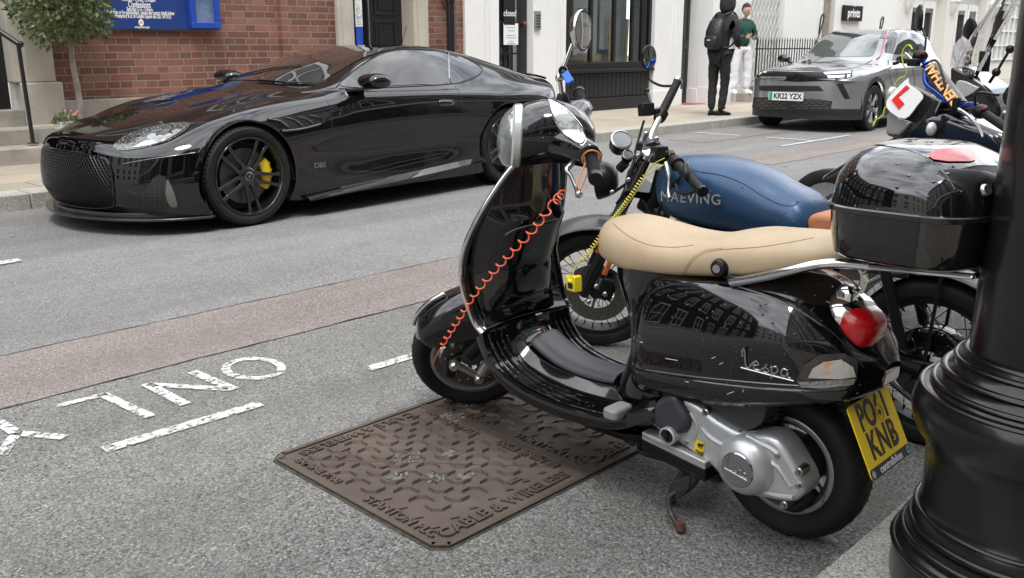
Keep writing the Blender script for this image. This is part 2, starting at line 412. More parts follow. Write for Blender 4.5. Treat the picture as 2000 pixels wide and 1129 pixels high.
def granite(t, b, v):
    vo = N(t, 'ShaderNodeTexVoronoi'); vo.inputs['Scale'].default_value = 240; t.links.new(v, vo.inputs['Vector'])
    sp = N(t, 'ShaderNodeSeparateColor'); t.links.new(vo.outputs['Color'], sp.inputs[0])
    c = ramp(t, sp.outputs[0], [(0, (.1, .1, .09)), (.3, (.33, .32, .29)), (.7, (.43, .41, .37)), (1, (.6, .58, .53))])
    c = mix(t, ramp(t, noise(t, v, 4, 6), [(.35, (0, 0, 0)), (.75, (1, 1, 1))]), c, mix(t, .5, c, (.2, .19, .16)))
    t.links.new(c, b.inputs['Base Color']); b.inputs['Roughness'].default_value = .75
    bn = N(t, 'ShaderNodeBump'); bn.inputs['Distance'].default_value = .003; t.links.new(noise(t, v, 130, 4), bn.inputs['Height']); t.links.new(bn.outputs[0], b.inputs['Normal'])
M['granite'] = obj_coord_mat('granite kerb', granite)
def brickmat(name, w, h, mort, c1, c2, c3, cm, swap=True, bumpd=.008, soot=.35, off=.5):
    def f(t, b, v):
        se = N(t, 'ShaderNodeSeparateXYZ'); cb = N(t, 'ShaderNodeCombineXYZ'); t.links.new(v, se.inputs[0])
        t.links.new(se.outputs[0], cb.inputs[0]); t.links.new(se.outputs[2 if swap else 1], cb.inputs[1])
        # a slight waviness of the courses
        nz = N(t, 'ShaderNodeTexNoise'); nz.inputs['Scale'].default_value = 2.2; t.links.new(cb.outputs[0], nz.inputs['Vector'])
        sc = N(t, 'ShaderNodeVectorMath', operation='SCALE'); sc.inputs['Scale'].default_value = .012 if swap else 0; t.links.new(nz.outputs['Color'], sc.inputs[0])
        ad = N(t, 'ShaderNodeVectorMath', operation='ADD'); t.links.new(cb.outputs[0], ad.inputs[0]); t.links.new(sc.outputs[0], ad.inputs[1])
        br = N(t, 'ShaderNodeTexBrick'); br.inputs['Scale'].default_value = 1; br.inputs['Brick Width'].default_value = w; br.inputs['Row Height'].default_value = h
        br.inputs['Mortar Size'].default_value = mort; br.inputs['Mortar Smooth'].default_value = .25; br.inputs['Bias'].default_value = 0; br.offset = off
        if swap: br.squash = .5; br.squash_frequency = 2; br.offset = .3
        br.inputs['Color1'].default_value = (0, 0, 0, 1); br.inputs['Color2'].default_value = (1, 1, 1, 1); br.inputs['Mortar'].default_value = (.5, .5, .5, 1)
        t.links.new(ad.outputs[0], br.inputs['Vector'])
        bc = ramp(t, br.outputs['Color'], [(.1, c1), (.5, c2), (.95, c3)])
        bc = mix(t, .3, bc, mix(t, noise(t, v, 30, 6, .7), tuple(x*.45 for x in c1), tuple(min(1, x*1.5) for x in c3)))
        bc = mix(t, ramp(t, noise(t, v, 1.1, 6), [(.4, (0, 0, 0)), (.72, (soot*1.3, soot*1.3, soot*1.3))]), bc, tuple(x*.35 for x in c1))
        mc = mix(t, noise(t, v, 14, 5), tuple(x*.6 for x in cm), cm)
        c = mix(t, br.outputs['Fac'], bc, mc); t.links.new(c, b.inputs['Base Color']); b.inputs['Roughness'].default_value = .85
        hgt = N(t, 'ShaderNodeMath', operation='MULTIPLY_ADD'); hgt.inputs[1].default_value = -1; t.links.new(br.outputs['Fac'], hgt.inputs[0]); t.links.new(noise(t, v, 40, 5), hgt.inputs[2])
        bn = N(t, 'ShaderNodeBump'); bn.inputs['Distance'].default_value = bumpd; t.links.new(hgt.outputs[0], bn.inputs['Height']); t.links.new(bn.outputs[0], b.inputs['Normal'])
    return obj_coord_mat(name, f)
M['brick'] = brickmat('old red brick', .3, .081, .0065, (.115, .045, .032), (.20, .076, .05), (.27, .125, .085), (.29, .255, .215))
M['brickdark'] = brickmat('brown brick', .3, .078, .006, (.10, .085, .075), (.15, .125, .11), (.21, .18, .155), (.2, .18, .16))
M['flag'] = brickmat('york flagstones', .92, .62, .006, (.3, .26, .2), (.36, .3, .225), (.4, .36, .3), (.12, .1, .08), swap=False, bumpd=.004, soot=.25)

# ------------------------------------------------------------ ground
def sheet(name, x0, x1, y0, y1, z, m, n=1):
    bm = BM(); vs = [bm.verts.new(c) for c in ((x0, y0, z), (x1, y0, z), (x1, y1, z), (x0, y1, z))]; bm.faces.new(vs)
    return tag(put(name, bm, m, smooth=False), kind='structure')
KN, KF, FAC = .80, 7.93, 10.8
sheet('ground', -90, 140, -60, 80, -.05, 'bay')
sheet('road', -60, 120, KN-.02, KF+.02, -.004, 'road')
def ragged(name, x0, x1, y0, y1, z, m, amp=.012, step=.12):
    bm = BM(); rnd = random.Random(name); n = int((x1-x0)/step)
    a = []; b = []
    for i in range(n+1):
        x = x0+(x1-x0)*i/n; a.append((x, y0+rnd.uniform(-amp, amp), z)); b.append((x, y1+rnd.uniform(-amp, amp), z))
    grid_surf(bm, [b, a]); return tag(put(name, bm, m, smooth=False), kind='structure')
ragged('road_bay_surface', -30, 60, KN-.01, 3.49, 0, 'bay')
ragged('road_red_strip', -30, 60, 3.49, 4.13, .001, 'redroad')
ragged('road_red_strip', 9.2, 16, 5.0, 5.55, 0, 'redroad', .03)
ragged('road_red_strip', 10.75, 13, 6.85, 7.5, 0, 'redroad', .03)
M['joint'] = mat('tar joint', (.035, .034, .034), .8)
def joint(y, z, x0=-20, x1=40):
    bm = BM(); rnd = random.Random(y); a = []; b = []; yy = y
    for i in range(int((x1-x0)/.07)):
        x = x0+i*.07; yy += (y-yy)*.3+rnd.uniform(-.006, .006); w = rnd.uniform(.002, .007); a.append((x, yy-w, z)); b.append((x, yy+w, z))
    grid_surf(bm, [b, a]); return tag(put('road_joint', bm, 'joint', smooth=False), kind='structure')
joint(4.13, .0022); joint(3.49, .0022)
bm = BM(); rg = random.Random(11)
for k in range(520):
    x, y = rg.uniform(-.5, 5), rg.uniform(.85, 4.6); s = rg.uniform(.0015, .0055)
    if 1.36 < x < 2.64 and 1.6 < y < 2.44: continue
    if rg.random() < .4: y = KN+rg.random()**2*.25
    bmesh.ops.create_icosphere(bm, subdivisions=1, radius=s, matrix=Matrix.Translation((x, y, s*.4)) @ Matrix.Diagonal((1, rg.uniform(.6, 1), .6, 1)))
o = tag(put('gravel', bm, mat('loose chippings', (.35, .34, .31), .8, vary=(3, (.12, .115, .1), .4, .6)), smooth=False), 'loose grey chippings scattered over the parking bay asphalt', 'gravel', kind='stuff')
def marking(name, polys, label=None):
    bm = BM()
    for p in polys: prism(bm, p, .0035, .006)
    return tag(put(name, bm, 'roadpaint', smooth=False), kind='structure')
def bar(x0, y0, x1, y1, w):
    d = Vector((x1-x0, y1-y0)); n = Vector((-d.y, d.x)).normalized()*w/2
    return [(x0+n.x, y0+n.y), (x0-n.x, y0-n.y), (x1-n.x, y1-n.y), (x1+n.x, y1+n.y)][::-1]
marking('road_dash_marking', [bar(1.035, 2.862, 1.6, 2.85, .055), bar(2.1, 2.868, 3.0, 2.85, .055), bar(3.6, 2.86, 4.5, 2.86, .055), bar(5.1, 2.86, 6.1, 2.86, .055)])
marking('road_centre_marking', [bar(.2, 6.0, 1.82, 6.0, .09), bar(-3, 6, -1.4, 6, .09)])
marking('road_bay_marking', [bar(11.0, 5.86, 13.0, 5.88, .06), bar(11.92, 5.9, 11.93, 6.6, .06), bar(11.9, 7.75, 11.9, 7.0, .06)])
ow = []  # the painted word ONLY, turned to face drivers pulling in (its right is -x, its top is -y)
def arc_ring(cx, cy, rx, ry, w, n=28):
    q = []
    for k in range(n):
        a, b = 2*PI*k/n, 2*PI*(k+1)/n
        q.append([(cx+rx*math.cos(a), cy+ry*math.sin(a)), (cx+rx*math.cos(b), cy+ry*math.sin(b)), (cx+(rx-w)*math.cos(b), cy+(ry-w)*math.sin(b)), (cx+(rx-w)*math.cos(a), cy+(ry-w)*math.sin(a))][::-1])
    return q
ow += arc_ring(1.782, 3.208, .118, .15, .036)
ow += [bar(1.59, 3.35, 1.605, 3.05, .042), bar(1.40, 3.35, 1.405, 3.04, .042), bar(1.59, 3.07, 1.40, 3.34, .036)]
ow += [bar(1.235, 3.365, 1.265, 3.02, .04), bar(1.25, 3.353, 1.07, 3.362, .034)]
ow += [bar(.875, 3.36, .885, 3.2, .04), bar(.885, 3.21, .985, 3.055, .038), bar(.885, 3.21, .79, 3.06, .038)]
marking('road_word_marking', ow)

# kerbs and pavements
def kerb(name, y0, y1, z, m, x0=-12, x1=45, L=.92):
    bm = BM(); x = x0; rnd = random.Random(3)
    while x < x1:
        l = L*rnd.uniform(.9, 1.1); dz = rnd.uniform(-.003, .003); box(bm, (x+.003, y0+rnd.uniform(-.003, .003), -.03), (x+l-.003, y1, z+dz)); x += l
    return tag(put(name, bm, m, bev=.008), kind='structure')
kerb('kerb', KF, KF+.3, .125, 'granite')
kerb('kerb', KN-.32, KN, .1, 'granite', -8, 30)
bm = BM(); box(bm, (-50, KF+.303, -.04), (110, FAC+1.5, .12)); tag(put('pavement', bm, 'flag', smooth=False), kind='structure')
bm = BM(); box(bm, (-50, -8, -.04), (110, KN-.323, .095)); tag(put('pavement', bm, 'flag', smooth=False), kind='structure')

M['irontop'] = mat('worn iron tops', (.15, .128, .108), .4, .45, vary=(9, (.09, .072, .06), .4, .7), bump=(120, .3), bumpd=.002)
# ------------------------------------------------------------ utility cover in the bay
mc = thing('utility_cover', 'rusty brown cast iron double cover with raised bars under the front scooter wheel', 'manhole cover', (1.38, 1.612, -.0025))
LX, LY = 1.24, .812
def chev(bm, u, v, up, s=1., w=.072, h=.0085):
    """one raised bar, bent like the top of a hexagon"""
    g = 1 if up else -1; pts = [(-w/2, -.011*g), (-w*.2, .011*g), (w*.2, .011*g), (w/2, -.011*g)]
    ca, sa = math.cos(-.797), math.sin(-.797); T = .0085
    lo, hi = [], []
    for i, (a, b) in enumerate(pts):
        lo.append((a, b-T)); hi.append((a, b+T))
    def W(a, b, z): return (u+a*ca-b*sa, v+a*sa+b*ca, z)
    z0, z1 = .006, .006+h
    R = []
    for (a, b), (c, d) in zip(lo, hi): R.append([W(a, b, z0), W(c, d, z0), W(c, d-.005, z1), W(a, b+.005, z1)])
    rings(bm, R, mi=0)
    bm.faces.ensure_lookup_table()
    for f in bm.faces[-14:]:
        if f.calc_center_median().z > z1-.0005: f.material_index = 1
for k in range(2):
    bx = k*.62
    bm = BM(); c = .035; X0, X1 = bx+.002, bx+.618
    ol = [(X0+(c if k == 0 else 0), .0), (X1-(c if k == 1 else 0), 0), (X1, c if k == 1 else 0), (X1, LY-(c if k == 1 else 0)), (X1-(c if k == 1 else 0), LY), (X0+(c if k == 0 else 0), LY), (X0, LY-(c if k == 0 else 0)), (X0, c if k == 0 else 0)]
    prism(bm, ol, -.03, .006)
    # rim
    w = .017
    for (a, b), (c2, d2) in zip(ol, ol[1:]+ol[:1]):
        if math.hypot(a-c2, b-d2) < 1e-4: continue
        if k == 0 and a == c2 == X1 or k == 1 and a == c2 == X0: continue
        n = Vector((-(d2-b), c2-a)).normalized()
        q = [(a, b), (c2, d2), (c2+n.x*w, d2+n.y*w), (a+n.x*w, b+n.y*w)]; prism(bm, q, .005, .0115)
    # ridge beside the joint and the long diagonal seam of the two triangles
    box(bm, (X1-.012 if k == 0 else X0, .01, .004), (X1 if k == 0 else X0+.012, LY-.01, .009))
    d = bar(bx+.02, LY-.03, bx+.6, .09, .003); prism(bm, d, .004, .0072)
    # raised bars
    ca, sa = math.cos(-.797), math.sin(-.797)
    for r in range(-16, 18):
        for cidx in range(-10, 11):
            a = cidx*.1 + (r % 2)*.05; b = r*.0545
            u = bx+.31 + a*ca - b*sa; v = LY/2 + a*sa + b*ca
            if bx+.085 < u < bx+.555 and .12 < v < LY-.1 and random.random() > .03: chev(bm, u, v, (cidx+r) % 2 == 0)
            elif bx+.05 < u < bx+.575 and .1 < v < LY-.085:
                vs = [(u-.012, v), (u+.012, v-.01), (u+.006, v+.012)]; prism(bm, vs, .004, .010)
    s = .052
    def T(txt, x, y, ang, size=.05, sx=1.):
        text_bm(bm, txt, size, Matrix.Translation((x, y, .0085)) @ Matrix.Rotation(ang, 4, 'Z'), .0035, .0012, sx, 'CENTER')
    T('CABLE & WIRELESS', bx+.31, .058, 0, .062, .98); T('CABLE & WIRELESS', bx+.31, LY-.05, PI, .05, 1.1)
    T('STANTON PLC', bx+.045, .22, -PI/2, .046); T('ERMINE F900', bx+.05, .62, -PI/2, .04)
    T('ERMINE F900', bx+.583, .24, PI/2, .046); T('STANTON PLC', bx+.578, .6, PI/2, .04)
    # keyways
    put('cover_plate', bm, None, mc, bev=.0010, seg=1, mats=['iron', 'irontop'], ang=25)
bm = BM()
for (a, b) in ((.22, .5), (.17, .66), (.42, .14), (.86, .2), (1.05, .62)):
    cbox(bm, (a, b, .0085), (.05, .02, .006), None)
b3 = BM(); prism(b3, [(.03, -.009), (1.21, -.009), (1.249, .03), (1.249, .785), (1.21, .821), (.03, .821), (-.009, .785), (-.009, .03)], .0, .0042); put('frame_gap', b3, mat('dirt filled joint', (.035, .034, .028), .95, vary=(30, (.09, .085, .06), .4, .7)), mc, False)
put('keyway', bm, mat('keyway rust', (.10, .06, .04), .7, dirt=(60, (.03, .02, .015), .5)), mc, bev=.002)
bm = BM(); rnd = random.Random(5)
for (a, b, r) in ((.3, .5, .05), (.27, .33, .04), (.42, .42, .03), (.62, .64, .055), (.34, .27, .03), (.75, .7, .05), (.8, .35, .035), (.2, .42, .035)):
    for k in range(70):
        t = rnd.uniform(0, 2*PI); q = r*math.sqrt(rnd.random()); s = rnd.uniform(.003, .008)
        bmesh.ops.create_icosphere(bm, subdivisions=1, radius=s, matrix=Matrix.Translation((a+q*math.cos(t), b+q*math.sin(t)*.8, .007)) @ Matrix.Diagonal((1, 1, .6, 1)))
put('grit_patch', bm, mat('tar and grit', (.22, .21, .18), .9, vary=(90, (.06, .06, .055), .4, .6)), mc)['label'] = 'clumps of tar and grit stuck between the raised bars'; bpy.data.objects['grit_patch']['kind'] = 'stuff'

# ------------------------------------------------------------ far side of the street
WALLH = 9.5
def wallbox(bm, x0, x1, y0, y1, z0, z1, mi=0): box(bm, (x0, y0, z0), (x1, y1, z1), None, mi)
# --- brick church building
ch = thing('brick_building', 'old red brick church building with stone doorways behind the black sports car', 'building', (0, FAC, 0))
bm = BM()
wallbox(bm, 3.86, 6.75, 0, .5, .68, WALLH); wallbox(bm, 6.75, 7.6, -.05, .5, .12, WALLH)
wallbox(bm, 9.18, 9.975, -.012, .5, .12, WALLH); wallbox(bm, 7.6, 9.18, .0, .5, 2.9, WALLH)
wallbox(bm, -26, 2.1, 0, .5, .68, WALLH); wallbox(bm, 2.1, 3.86, .02, .5, 2.9, WALLH)
put('wall', bm, 'brick', ch, smooth=False)
bm = BM(); wallbox(bm, 3.862, 6.748, -.10, .45, .1, .695); wallbox(bm, -26, 2.1, -.10, .45, .1, .695)
put('plinth', bm, 'step', ch, bev=.012)
def surround(x0, x1, w, name='door_surround', z1=2.9, dp=.12):
    bm = BM()
    for a in (x0, x1-w):
        wallbox(bm, a, a+w, -dp, .3, .45, z1); wallbox(bm, a-.03, a+w+.03, -dp-.05, .3, .12, .46)
        wallbox(bm, a+w*.25, a+w*.75, -dp-.02, -dp+.01, .5, z1)
    wallbox(bm, x0-.02, x1+.02, -dp-.04, .3, z1+.001, z1+.3)
    return put(name, bm, 'stone', ch, bev=.012)
surround(7.585, 9.19, .275)
bm = BM(); wallbox(bm, 3.555, 3.85, -.14, .3, .9, 2.9); wallbox(bm, 3.5, 3.9, -.17, .3, .45, .9); wallbox(bm, 3.44, 3.62, -.06, .3, .9, 2.9)
wallbox(bm, 3.5, 4.02, -.24, .3, .10, .46)
wallbox(bm, 2.1, 2.4, -.14, .3, .45, 2.9); put('door_surround', bm, 'stone', ch, bev=.015)
def panel_door(x0, x1, y, z0, z1, parent, m='blackpaint', rows=((.08, .42), (.5, .92)), cols=2, knob=True, name='door'):
    bm = BM(); wallbox(bm, x0, x1, y, y+.05, z0, z1); w = (x1-x0); h = z1-z0
    for a, b in rows:
        for c in range(cols):
            p0 = x0+w*(.1+c*(.84/cols)); p1 = p0+w*(.84/cols-.06)
            for (u0, u1, v0, v1) in ((p0, p1, z0+h*a, z0+h*a+.03), (p0, p1, z0+h*b-.03, z0+h*b), (p0, p0+.03, z0+h*a+.03, z0+h*b-.03), (p1-.03, p1, z0+h*a+.03, z0+h*b-.03)): wallbox(bm, u0, u1, y-.018, y+.001, v0, v1)
            wallbox(bm, p0+.07, p1-.07, y-.012, y+.001, z0+h*a+.07, z0+h*b-.07)
    d = put(name, bm, m, parent, bev=.004)
    if knob:
        bm = BM(); bmesh.ops.create_uvsphere(bm, u_segments=12, v_segments=8, radius=.03, matrix=Matrix.Translation((x0+w*.1, y-.06, z0+1.0))); tube(bm, [(x0+w*.1, y-.06, z0+1), (x0+w*.1, y, z0+1)], .012)
        put('knob', bm, 'chrome', d)
    return d
panel_door(7.86, 8.915, .16, .35, 2.9, ch, rows=((.05, .28), (.32, .5), (.53, .95)))
panel_door(2.4, 3.44, .12, .6, 2.9, ch, rows=((.05, .3), (.36, .92)))
bm = BM(); wallbox(bm, 2.2, 3.5, -.1, .3, .1, .62); wallbox(bm, 1.2, 3.95, -.45, -.0, .1, .445); wallbox(bm, .6, 3.98, -.8, -.1, .1, .285)
wallbox(bm, 7.75, 9.02, -.1, .25, .1, .34)
put('steps', bm, 'step', ch, bev=.012)
# upper windows, outside the picture but mirrored in the cars
def sash(parent, x, z, w, h, y=0., sgn=-1, m='white', fm=None):
    bm = BM(); d = .06
    for a, b, c, e in ((x-w/2-.08, x+w/2+.08, z-.12, z), (x-w/2-.06, x-w/2, z, z+h), (x+w/2, x+w/2+.06, z, z+h), (x-w/2-.1, x+w/2+.1, z+h, z+h+.14), (x-w/2, x+w/2, z+h/2-.03, z+h/2+.03), (x-.015, x+.015, z, z+h)):
        box(bm, (a, min(y, y+sgn*d), c), (b, max(y, y+sgn*d), e))
    f = put('window', bm, m, parent, smooth=False)
    bm = BM(); box(bm, (x-w/2, min(y, y+sgn*.012), z), (x+w/2, max(y, y+sgn*.012), z+h)); put('pane', bm, 'glass', f, smooth=False)
for fl in (4.1, 7.6):
    for i in range(3): sash(ch, 3.8+i*2.3, fl, 1.1, 1.9)
dpi = thing('drainpipe', 'black cast iron drainpipe on the brick wall between the doorway and the white shopfront', 'drainpipe', (9.625, FAC-.12, 0))
bm = BM(); tube(bm, [(0, 0, .12), (0, 0, WALLH)], .062, 20)
for z in (1.9, 3.7, 5.5): tube(bm, [(0, 0, z), (0, 0, z+.12)], .075, 20)
put('pipe', bm, 'blackpaint', dpi); bm = BM()
for z in (2.0, 3.8): cbox(bm, (0, .06, z-.04), (.22, .03, .06))
put('bracket', bm, 'blackpaint', dpi)

bw_ = thing('unseen_brown_building', 'unseen brown brick house added beyond the left edge to dull red reflections', 'building', (0, FAC, 0))  # unseen house, added so the scooter mirrors brown instead of red brick
bm = BM(); wallbox(bm, -26, 2.098, 0, .5, .1, WALLH+1); put('wall', bm, 'brickdark', bw_, False)
for fl in (.9, 4.0, 7.2):
    for i in range(9): sash(bw_, -20+i*2.5, fl, 1.1, 1.9)
# --- notice board
nb = thing('notice_board', 'blue enamel church notice board with white lettering on the red brick wall', 'notice board', (5.125, FAC-.06, 1.46))
M['blue'] = mat('blue enamel', (.014, .042, .185), .38, coat=.15, vary=(3, (.03, .07, .26), .5, .9)); M['blue2'] = mat('bright blue frame', (.015, .06, .36), .35, coat=.2)
bm = BM(); box(bm, (-.745, 0, 0), (.745, .04, .62)); bp = put('board', bm, 'blue', nb, bev=.006)
def on_board(px, py): q = onY(px, py, FAC-.064); return (q.x-5.125, -.0045, q.z-1.46)
def board_text(s, px0, px1, py, hpx, nm='lettering'):
    a = Vector(on_board(px0, py)); b = Vector(on_board(px1, py)); c = (a+b)/2; w = (b-a).x
    size = hpx/1793*11.1*1.45; mt = Matrix.Translation(c) @ Matrix.Rotation(PI/2, 4, 'X')
    o = text(nm, s, size, 'whitesign', bp, Matrix(), .001, size*.018)
    xs = [v.co.x for v in o.data.vertices]; k = w/(max(xs)-min(xs)); o.data.transform(mt @ Matrix.Diagonal((k, 1, 1, 1))); return o
board_text('Monday - Friday 12.45pm', 238, 303, 0, 6)
board_text('Confessions', 250.5, 294, 9.5, 11)
board_text('Saturday 5.15 - 5.45pm,', 247.5, 299, 18.5, 7)
board_text('before Mass or by appointment - please see contact details below', 205, 340, 25, 7)
board_text('The Presbytery is at 24 Golden Square tel: 020 734 9313', 215, 334, 32, 7)
board_text('www.parishes.org.uk', 263, 292, 53, 4)
q = on_board(275.5, 44)
bm = BM(); ol = [(0, .045), (.014, .03), (.026, .02), (.03, 0), (.026, -.022), (.012, -.035), (0, -.042), (-.012, -.035), (-.026, -.022), (-.03, 0), (-.026, .02), (-.014, .03)]
prism(bm, ol, 0, .002, Matrix.Translation(q) @ Matrix.Rotation(PI/2, 4, 'X')); prism(bm, [(a*.45, b*.45) for a, b in ol], .002, .003, Matrix.Translation(q) @ Matrix.Rotation(PI/2, 4, 'X'), 1)
put('emblem', bm, None, bp, False, mats=['whitesign', mat('gold', (.6, .35, .05), .4)])
bm = BM()
for a, b, c, d in ((.35, .73, .02, .09), (.35, .42, .09, .6), (.66, .73, .09, .6)): box(bm, (a, -.07, c), (b, -.001, d))
cs = put('display_case', bm, 'blue2', nb, bev=.006)
bm = BM(); box(bm, (.42, -.045, .09), (.66, -.04, .6)); put('case_window', bm, mat('case pane', (.09, .14, .25), .12, coat=.6, vary=(4, (.2, .28, .4), .4, .7)), cs, False)

# --- standard-tree in a pot, flower pot
def leaf(bm, c, d, n, l, w):
    s = d.cross(n).normalized()*w; a = bm.verts.new(c); b = bm.verts.new(c+d*l*.5+s+n*w*.3); e = bm.verts.new(c+d*l); f = bm.verts.new(c+d*l*.5-s+n*w*.3); bm.faces.new((a, b, e)); bm.faces.new((a, e, f))
def rdir(r):
    while True:
        v = Vector((r.uniform(-1, 1), r.uniform(-1, 1), r.uniform(-1, 1)))
        if .05 < v.length < 1: return v.normalized()
M['leaf'] = mat('bay leaf', (.045, .075, .02), .45, vary=(18, (.12, .16, .05), .4, .7)); M['leaf2'] = mat('light bay leaf', (.14, .18, .06), .45); M['leafbr'] = mat('brown leaf', (.2, .12, .05), .6)
M['bark'] = mat('grey bark', (.26, .23, .19), .85, vary=(12, (.15, .13, .1), .4, .7), bump=(40, .5))
pA = onY(150, 240, FAC-.45)
bt = thing('bay_tree', 'clipped round bay tree on a bare stem before the brick wall', 'tree', (pA.x, FAC-.45, .12))
def loc(px, py, Y, o): q = onY(px, py, Y); return (q.x-o.location.x, 0, q.z-o.location.z)
bm = BM(); P = [loc(x, y, FAC-.45, bt) for x, y in ((158, 250), (157, 210), (150, 165), (143, 130), (139, 95), (133, 70), (130, 40), (128, 10), (127, -30))]
tube(bm, spl(P, 5), [.034-.012*i/41 for i in range(41)], 10)
rr = random.Random(2); cz = P[6][2]+.2; cx = P[7][0]-.02
for k in range(26):
    d = rdir(rr); tube(bm, [(cx, 0, cz-.1), Vector((cx, 0, cz))+d*.2, Vector((cx, 0, cz))+d*.38], [.012, .007, .003], 5)
put('trunk', bm, 'bark', bt)
bm = BM()
for k in range(3600):
    d = rdir(rr); R = .49*(rr.random()**.33)*(1+.12*math.sin(5*d.x+3*d.z)); c = Vector((cx, 0, cz))+Vector((d.x*R*1.02, d.y*R, d.z*R*.93))
    if c.z < cz-.36 and rr.random() < .45: continue
    dd = (d*.7+rdir(rr)).normalized(); n = rdir(rr); mi = 0 if rr.random() < .72 else (1 if rr.random() < .9 else 2)
    f0 = len(bm.faces); leaf(bm, c, dd, n, rr.uniform(.05, .085), rr.uniform(.011, .018)); bm.faces.ensure_lookup_table(); bm.faces[-1].material_index = mi; bm.faces[-2].material_index = mi
put('crown', bm, None, bt, False, mats=['leaf', 'leaf2', 'leafbr'])
bm = BM(); prism(bm, rrect(.34, .34, .02), 0, .34, Matrix.Translation((P[0][0], 0, 0))); put('pot', bm, 'satin', bt)
fpq = onY(130, 240, FAC-.85)
fp = thing('flower_pot', 'small white tapered pot of pink flowers on the pavement behind the car bonnet', 'flower pot', (fpq.x, FAC-.85, .29))
bm = BM(); rings(bm, [[(s*a, s*b, z) for a, b in rrect(1, 1, .1)] for s, z in ((.22, 0), (.32, .36), (.34, .38), (.3, .38), (.29, .33))], cap=(True, True)); put('pot', bm, 'white', fp, bev=.006)
bm = BM()
for k in range(520):
    d = rdir(rr); d.z = abs(d.z); c = Vector((d.x*.19, d.y*.19, .36+d.z*.2*rr.random())); leaf(bm, c, (d+rdir(rr)*.5).normalized(), rdir(rr), rr.uniform(.03, .055), .014)
    bm.faces.ensure_lookup_table(); mi = 0 if rr.random() < .6 else 1; bm.faces[-1].material_index = mi; bm.faces[-2].material_index = mi
put('foliage', bm, None, fp, False, mats=['leaf', 'leaf2'])
bm = BM()
for k in range(11):
    c = Vector((rr.uniform(-.02, .16), rr.uniform(-.14, .05), .52+rr.uniform(-.06, .06)))
    for j in range(6): leaf(bm, c, Vector((math.cos(j*PI/3), -.3, math.sin(j*PI/3))).normalized(), Vector((0, -1, 0)), .022, .009)
put('blossom', bm, mat('pink petals', (.75, .25, .4), .6), fp, False)

fp.scale = (.62, .62, .62)
# --- handrail of the steps
hr = thing('handrail', 'black iron handrail post standing on the lowest church step at the left edge', 'handrail', (0, 10.2, 0))
bm = BM(); f = lambda x, y, Y=10.2: (lambda q: (q.x, Y-10.2, q.z))(onY(x, y, Y))
b0 = f(65, 281); t0 = f(36, 88)
tube(bm, [b0, t0], .021, 12); lathe(bm, [(0, .012), (.05, .012), (.055, 0), (0, 0)], 16, Matrix.Translation(b0)); put('post', bm, 'blackpaint', hr)
bm = BM(); e1 = f(40, 86); e0 = (t0[0]-.55, .75, t0[2]+.62); tube(bm, [e0, (e1[0]-.02, -.01, e1[2]+.0), (e1[0], 0, e1[2]-.03)], [.026, .026, .02], 12)
bmesh.ops.create_uvsphere(bm, u_segments=12, v_segments=8, radius=.032, matrix=Matrix.Translation(e1)); put('rail', bm, 'blackpaint', hr)

# --- white shop building
sh = thing('white_shop_building', 'white painted shop building with black window and doors behind the parked motorbikes', 'building', (0, FAC, 0))
def groove(bm, x, z0, z1, y=-.001): # raised moulding strips
    for dx in (-.05, .05): wallbox(bm, x+dx-.012, x+dx+.012, y-.014, y, z0, z1)
bm = BM()
for a, b, d in ((9.975, 10.71, .06), (11.51, 12.33, .06), (14.84, 15.78, .10), (16.34, 18.2, .1)):
    wallbox(bm, a, b, -d, .5, .42, 3.0); wallbox(bm, a-.015, b+.015, -d-.03, .5, .1, .42)
groove(bm, 10.45, .5, 2.9, -.06); groove(bm, 12.15, .5, 2.9, -.06); groove(bm, 15.45, .45, 2.9, -.1)
wallbox(bm, 16.34, 17.75, -.42, -.1, .46, 3); wallbox(bm, 16.33, 17.78, -.45, -.1, .1, .46)
wallbox(bm, 9.975, 18.2, -.2, .5, 3.001, 3.5)
put('pilaster', bm, 'white', sh, bev=.008)
bm = BM(); wallbox(bm, 9.975, 18.2, .0, .5, 3.501, WALLH); put('wall', bm, 'brickdark', sh, False)
for fl in (4.2, 7.4):
    for i in range(4): sash(sh, 11+i*2.0, fl, 1.1, 1.8)
M['clear'] = mat('shop glass', (.75, .8, .8), .0, trans=1., ior=1.1, coat=.6)
# glazed door
bm = BM(); x0, x1 = 10.72, 11.5
for a, b, c, d in ((x0, x0+.06, .15, 3), (x1-.2, x1, .15, 3), (x0+.06, x1-.2, .15, .75), (x0+.06, x1-.2, 1.13, 1.16), (x0+.06, x1-.2, 1.62, 1.65), (x0+.06, x1-.2, 2.1, 2.13), (x0+.24, x0+.27, .75, 3), (x0+.42, x0+.45, .75, 3), (x0+.06, x1-.2, 2.7, 3)): wallbox(bm, a, b, .08, .13, c, d)
gd = put('door', bm, 'blackpaint', sh, bev=.004)
bm = BM(); wallbox(bm, x0+.06, x1-.2, .10, .105, .75, 2.7); put('pane', bm, 'clear', gd, False)
bm = BM(); bmesh.ops.create_uvsphere(bm, u_segments=12, v_segments=8, radius=.035, matrix=Matrix.Translation((x1-.1, .03, 1.62))); tube(bm, [(x1-.1, .08, 1.62), (x1-.1, .03, 1.62)], .015); lathe(bm, [(0, .03), (.05, .03), (.05, 0)], 14, Matrix.Translation((x1-.1, .08, 1.62)) @ Matrix.Rotation(PI/2, 4, 'X')); put('handle', bm, mat('bronze', (.16, .09, .06), .35, .8), gd)
q = onY(997, 64, FAC+.08); bm = BM(); cbox(bm, (q.x, .07, q.z-.02), (.34, .004, .34)); pp = put('paper_notice', bm, 'whitesign', gd, False)
bm = BM()
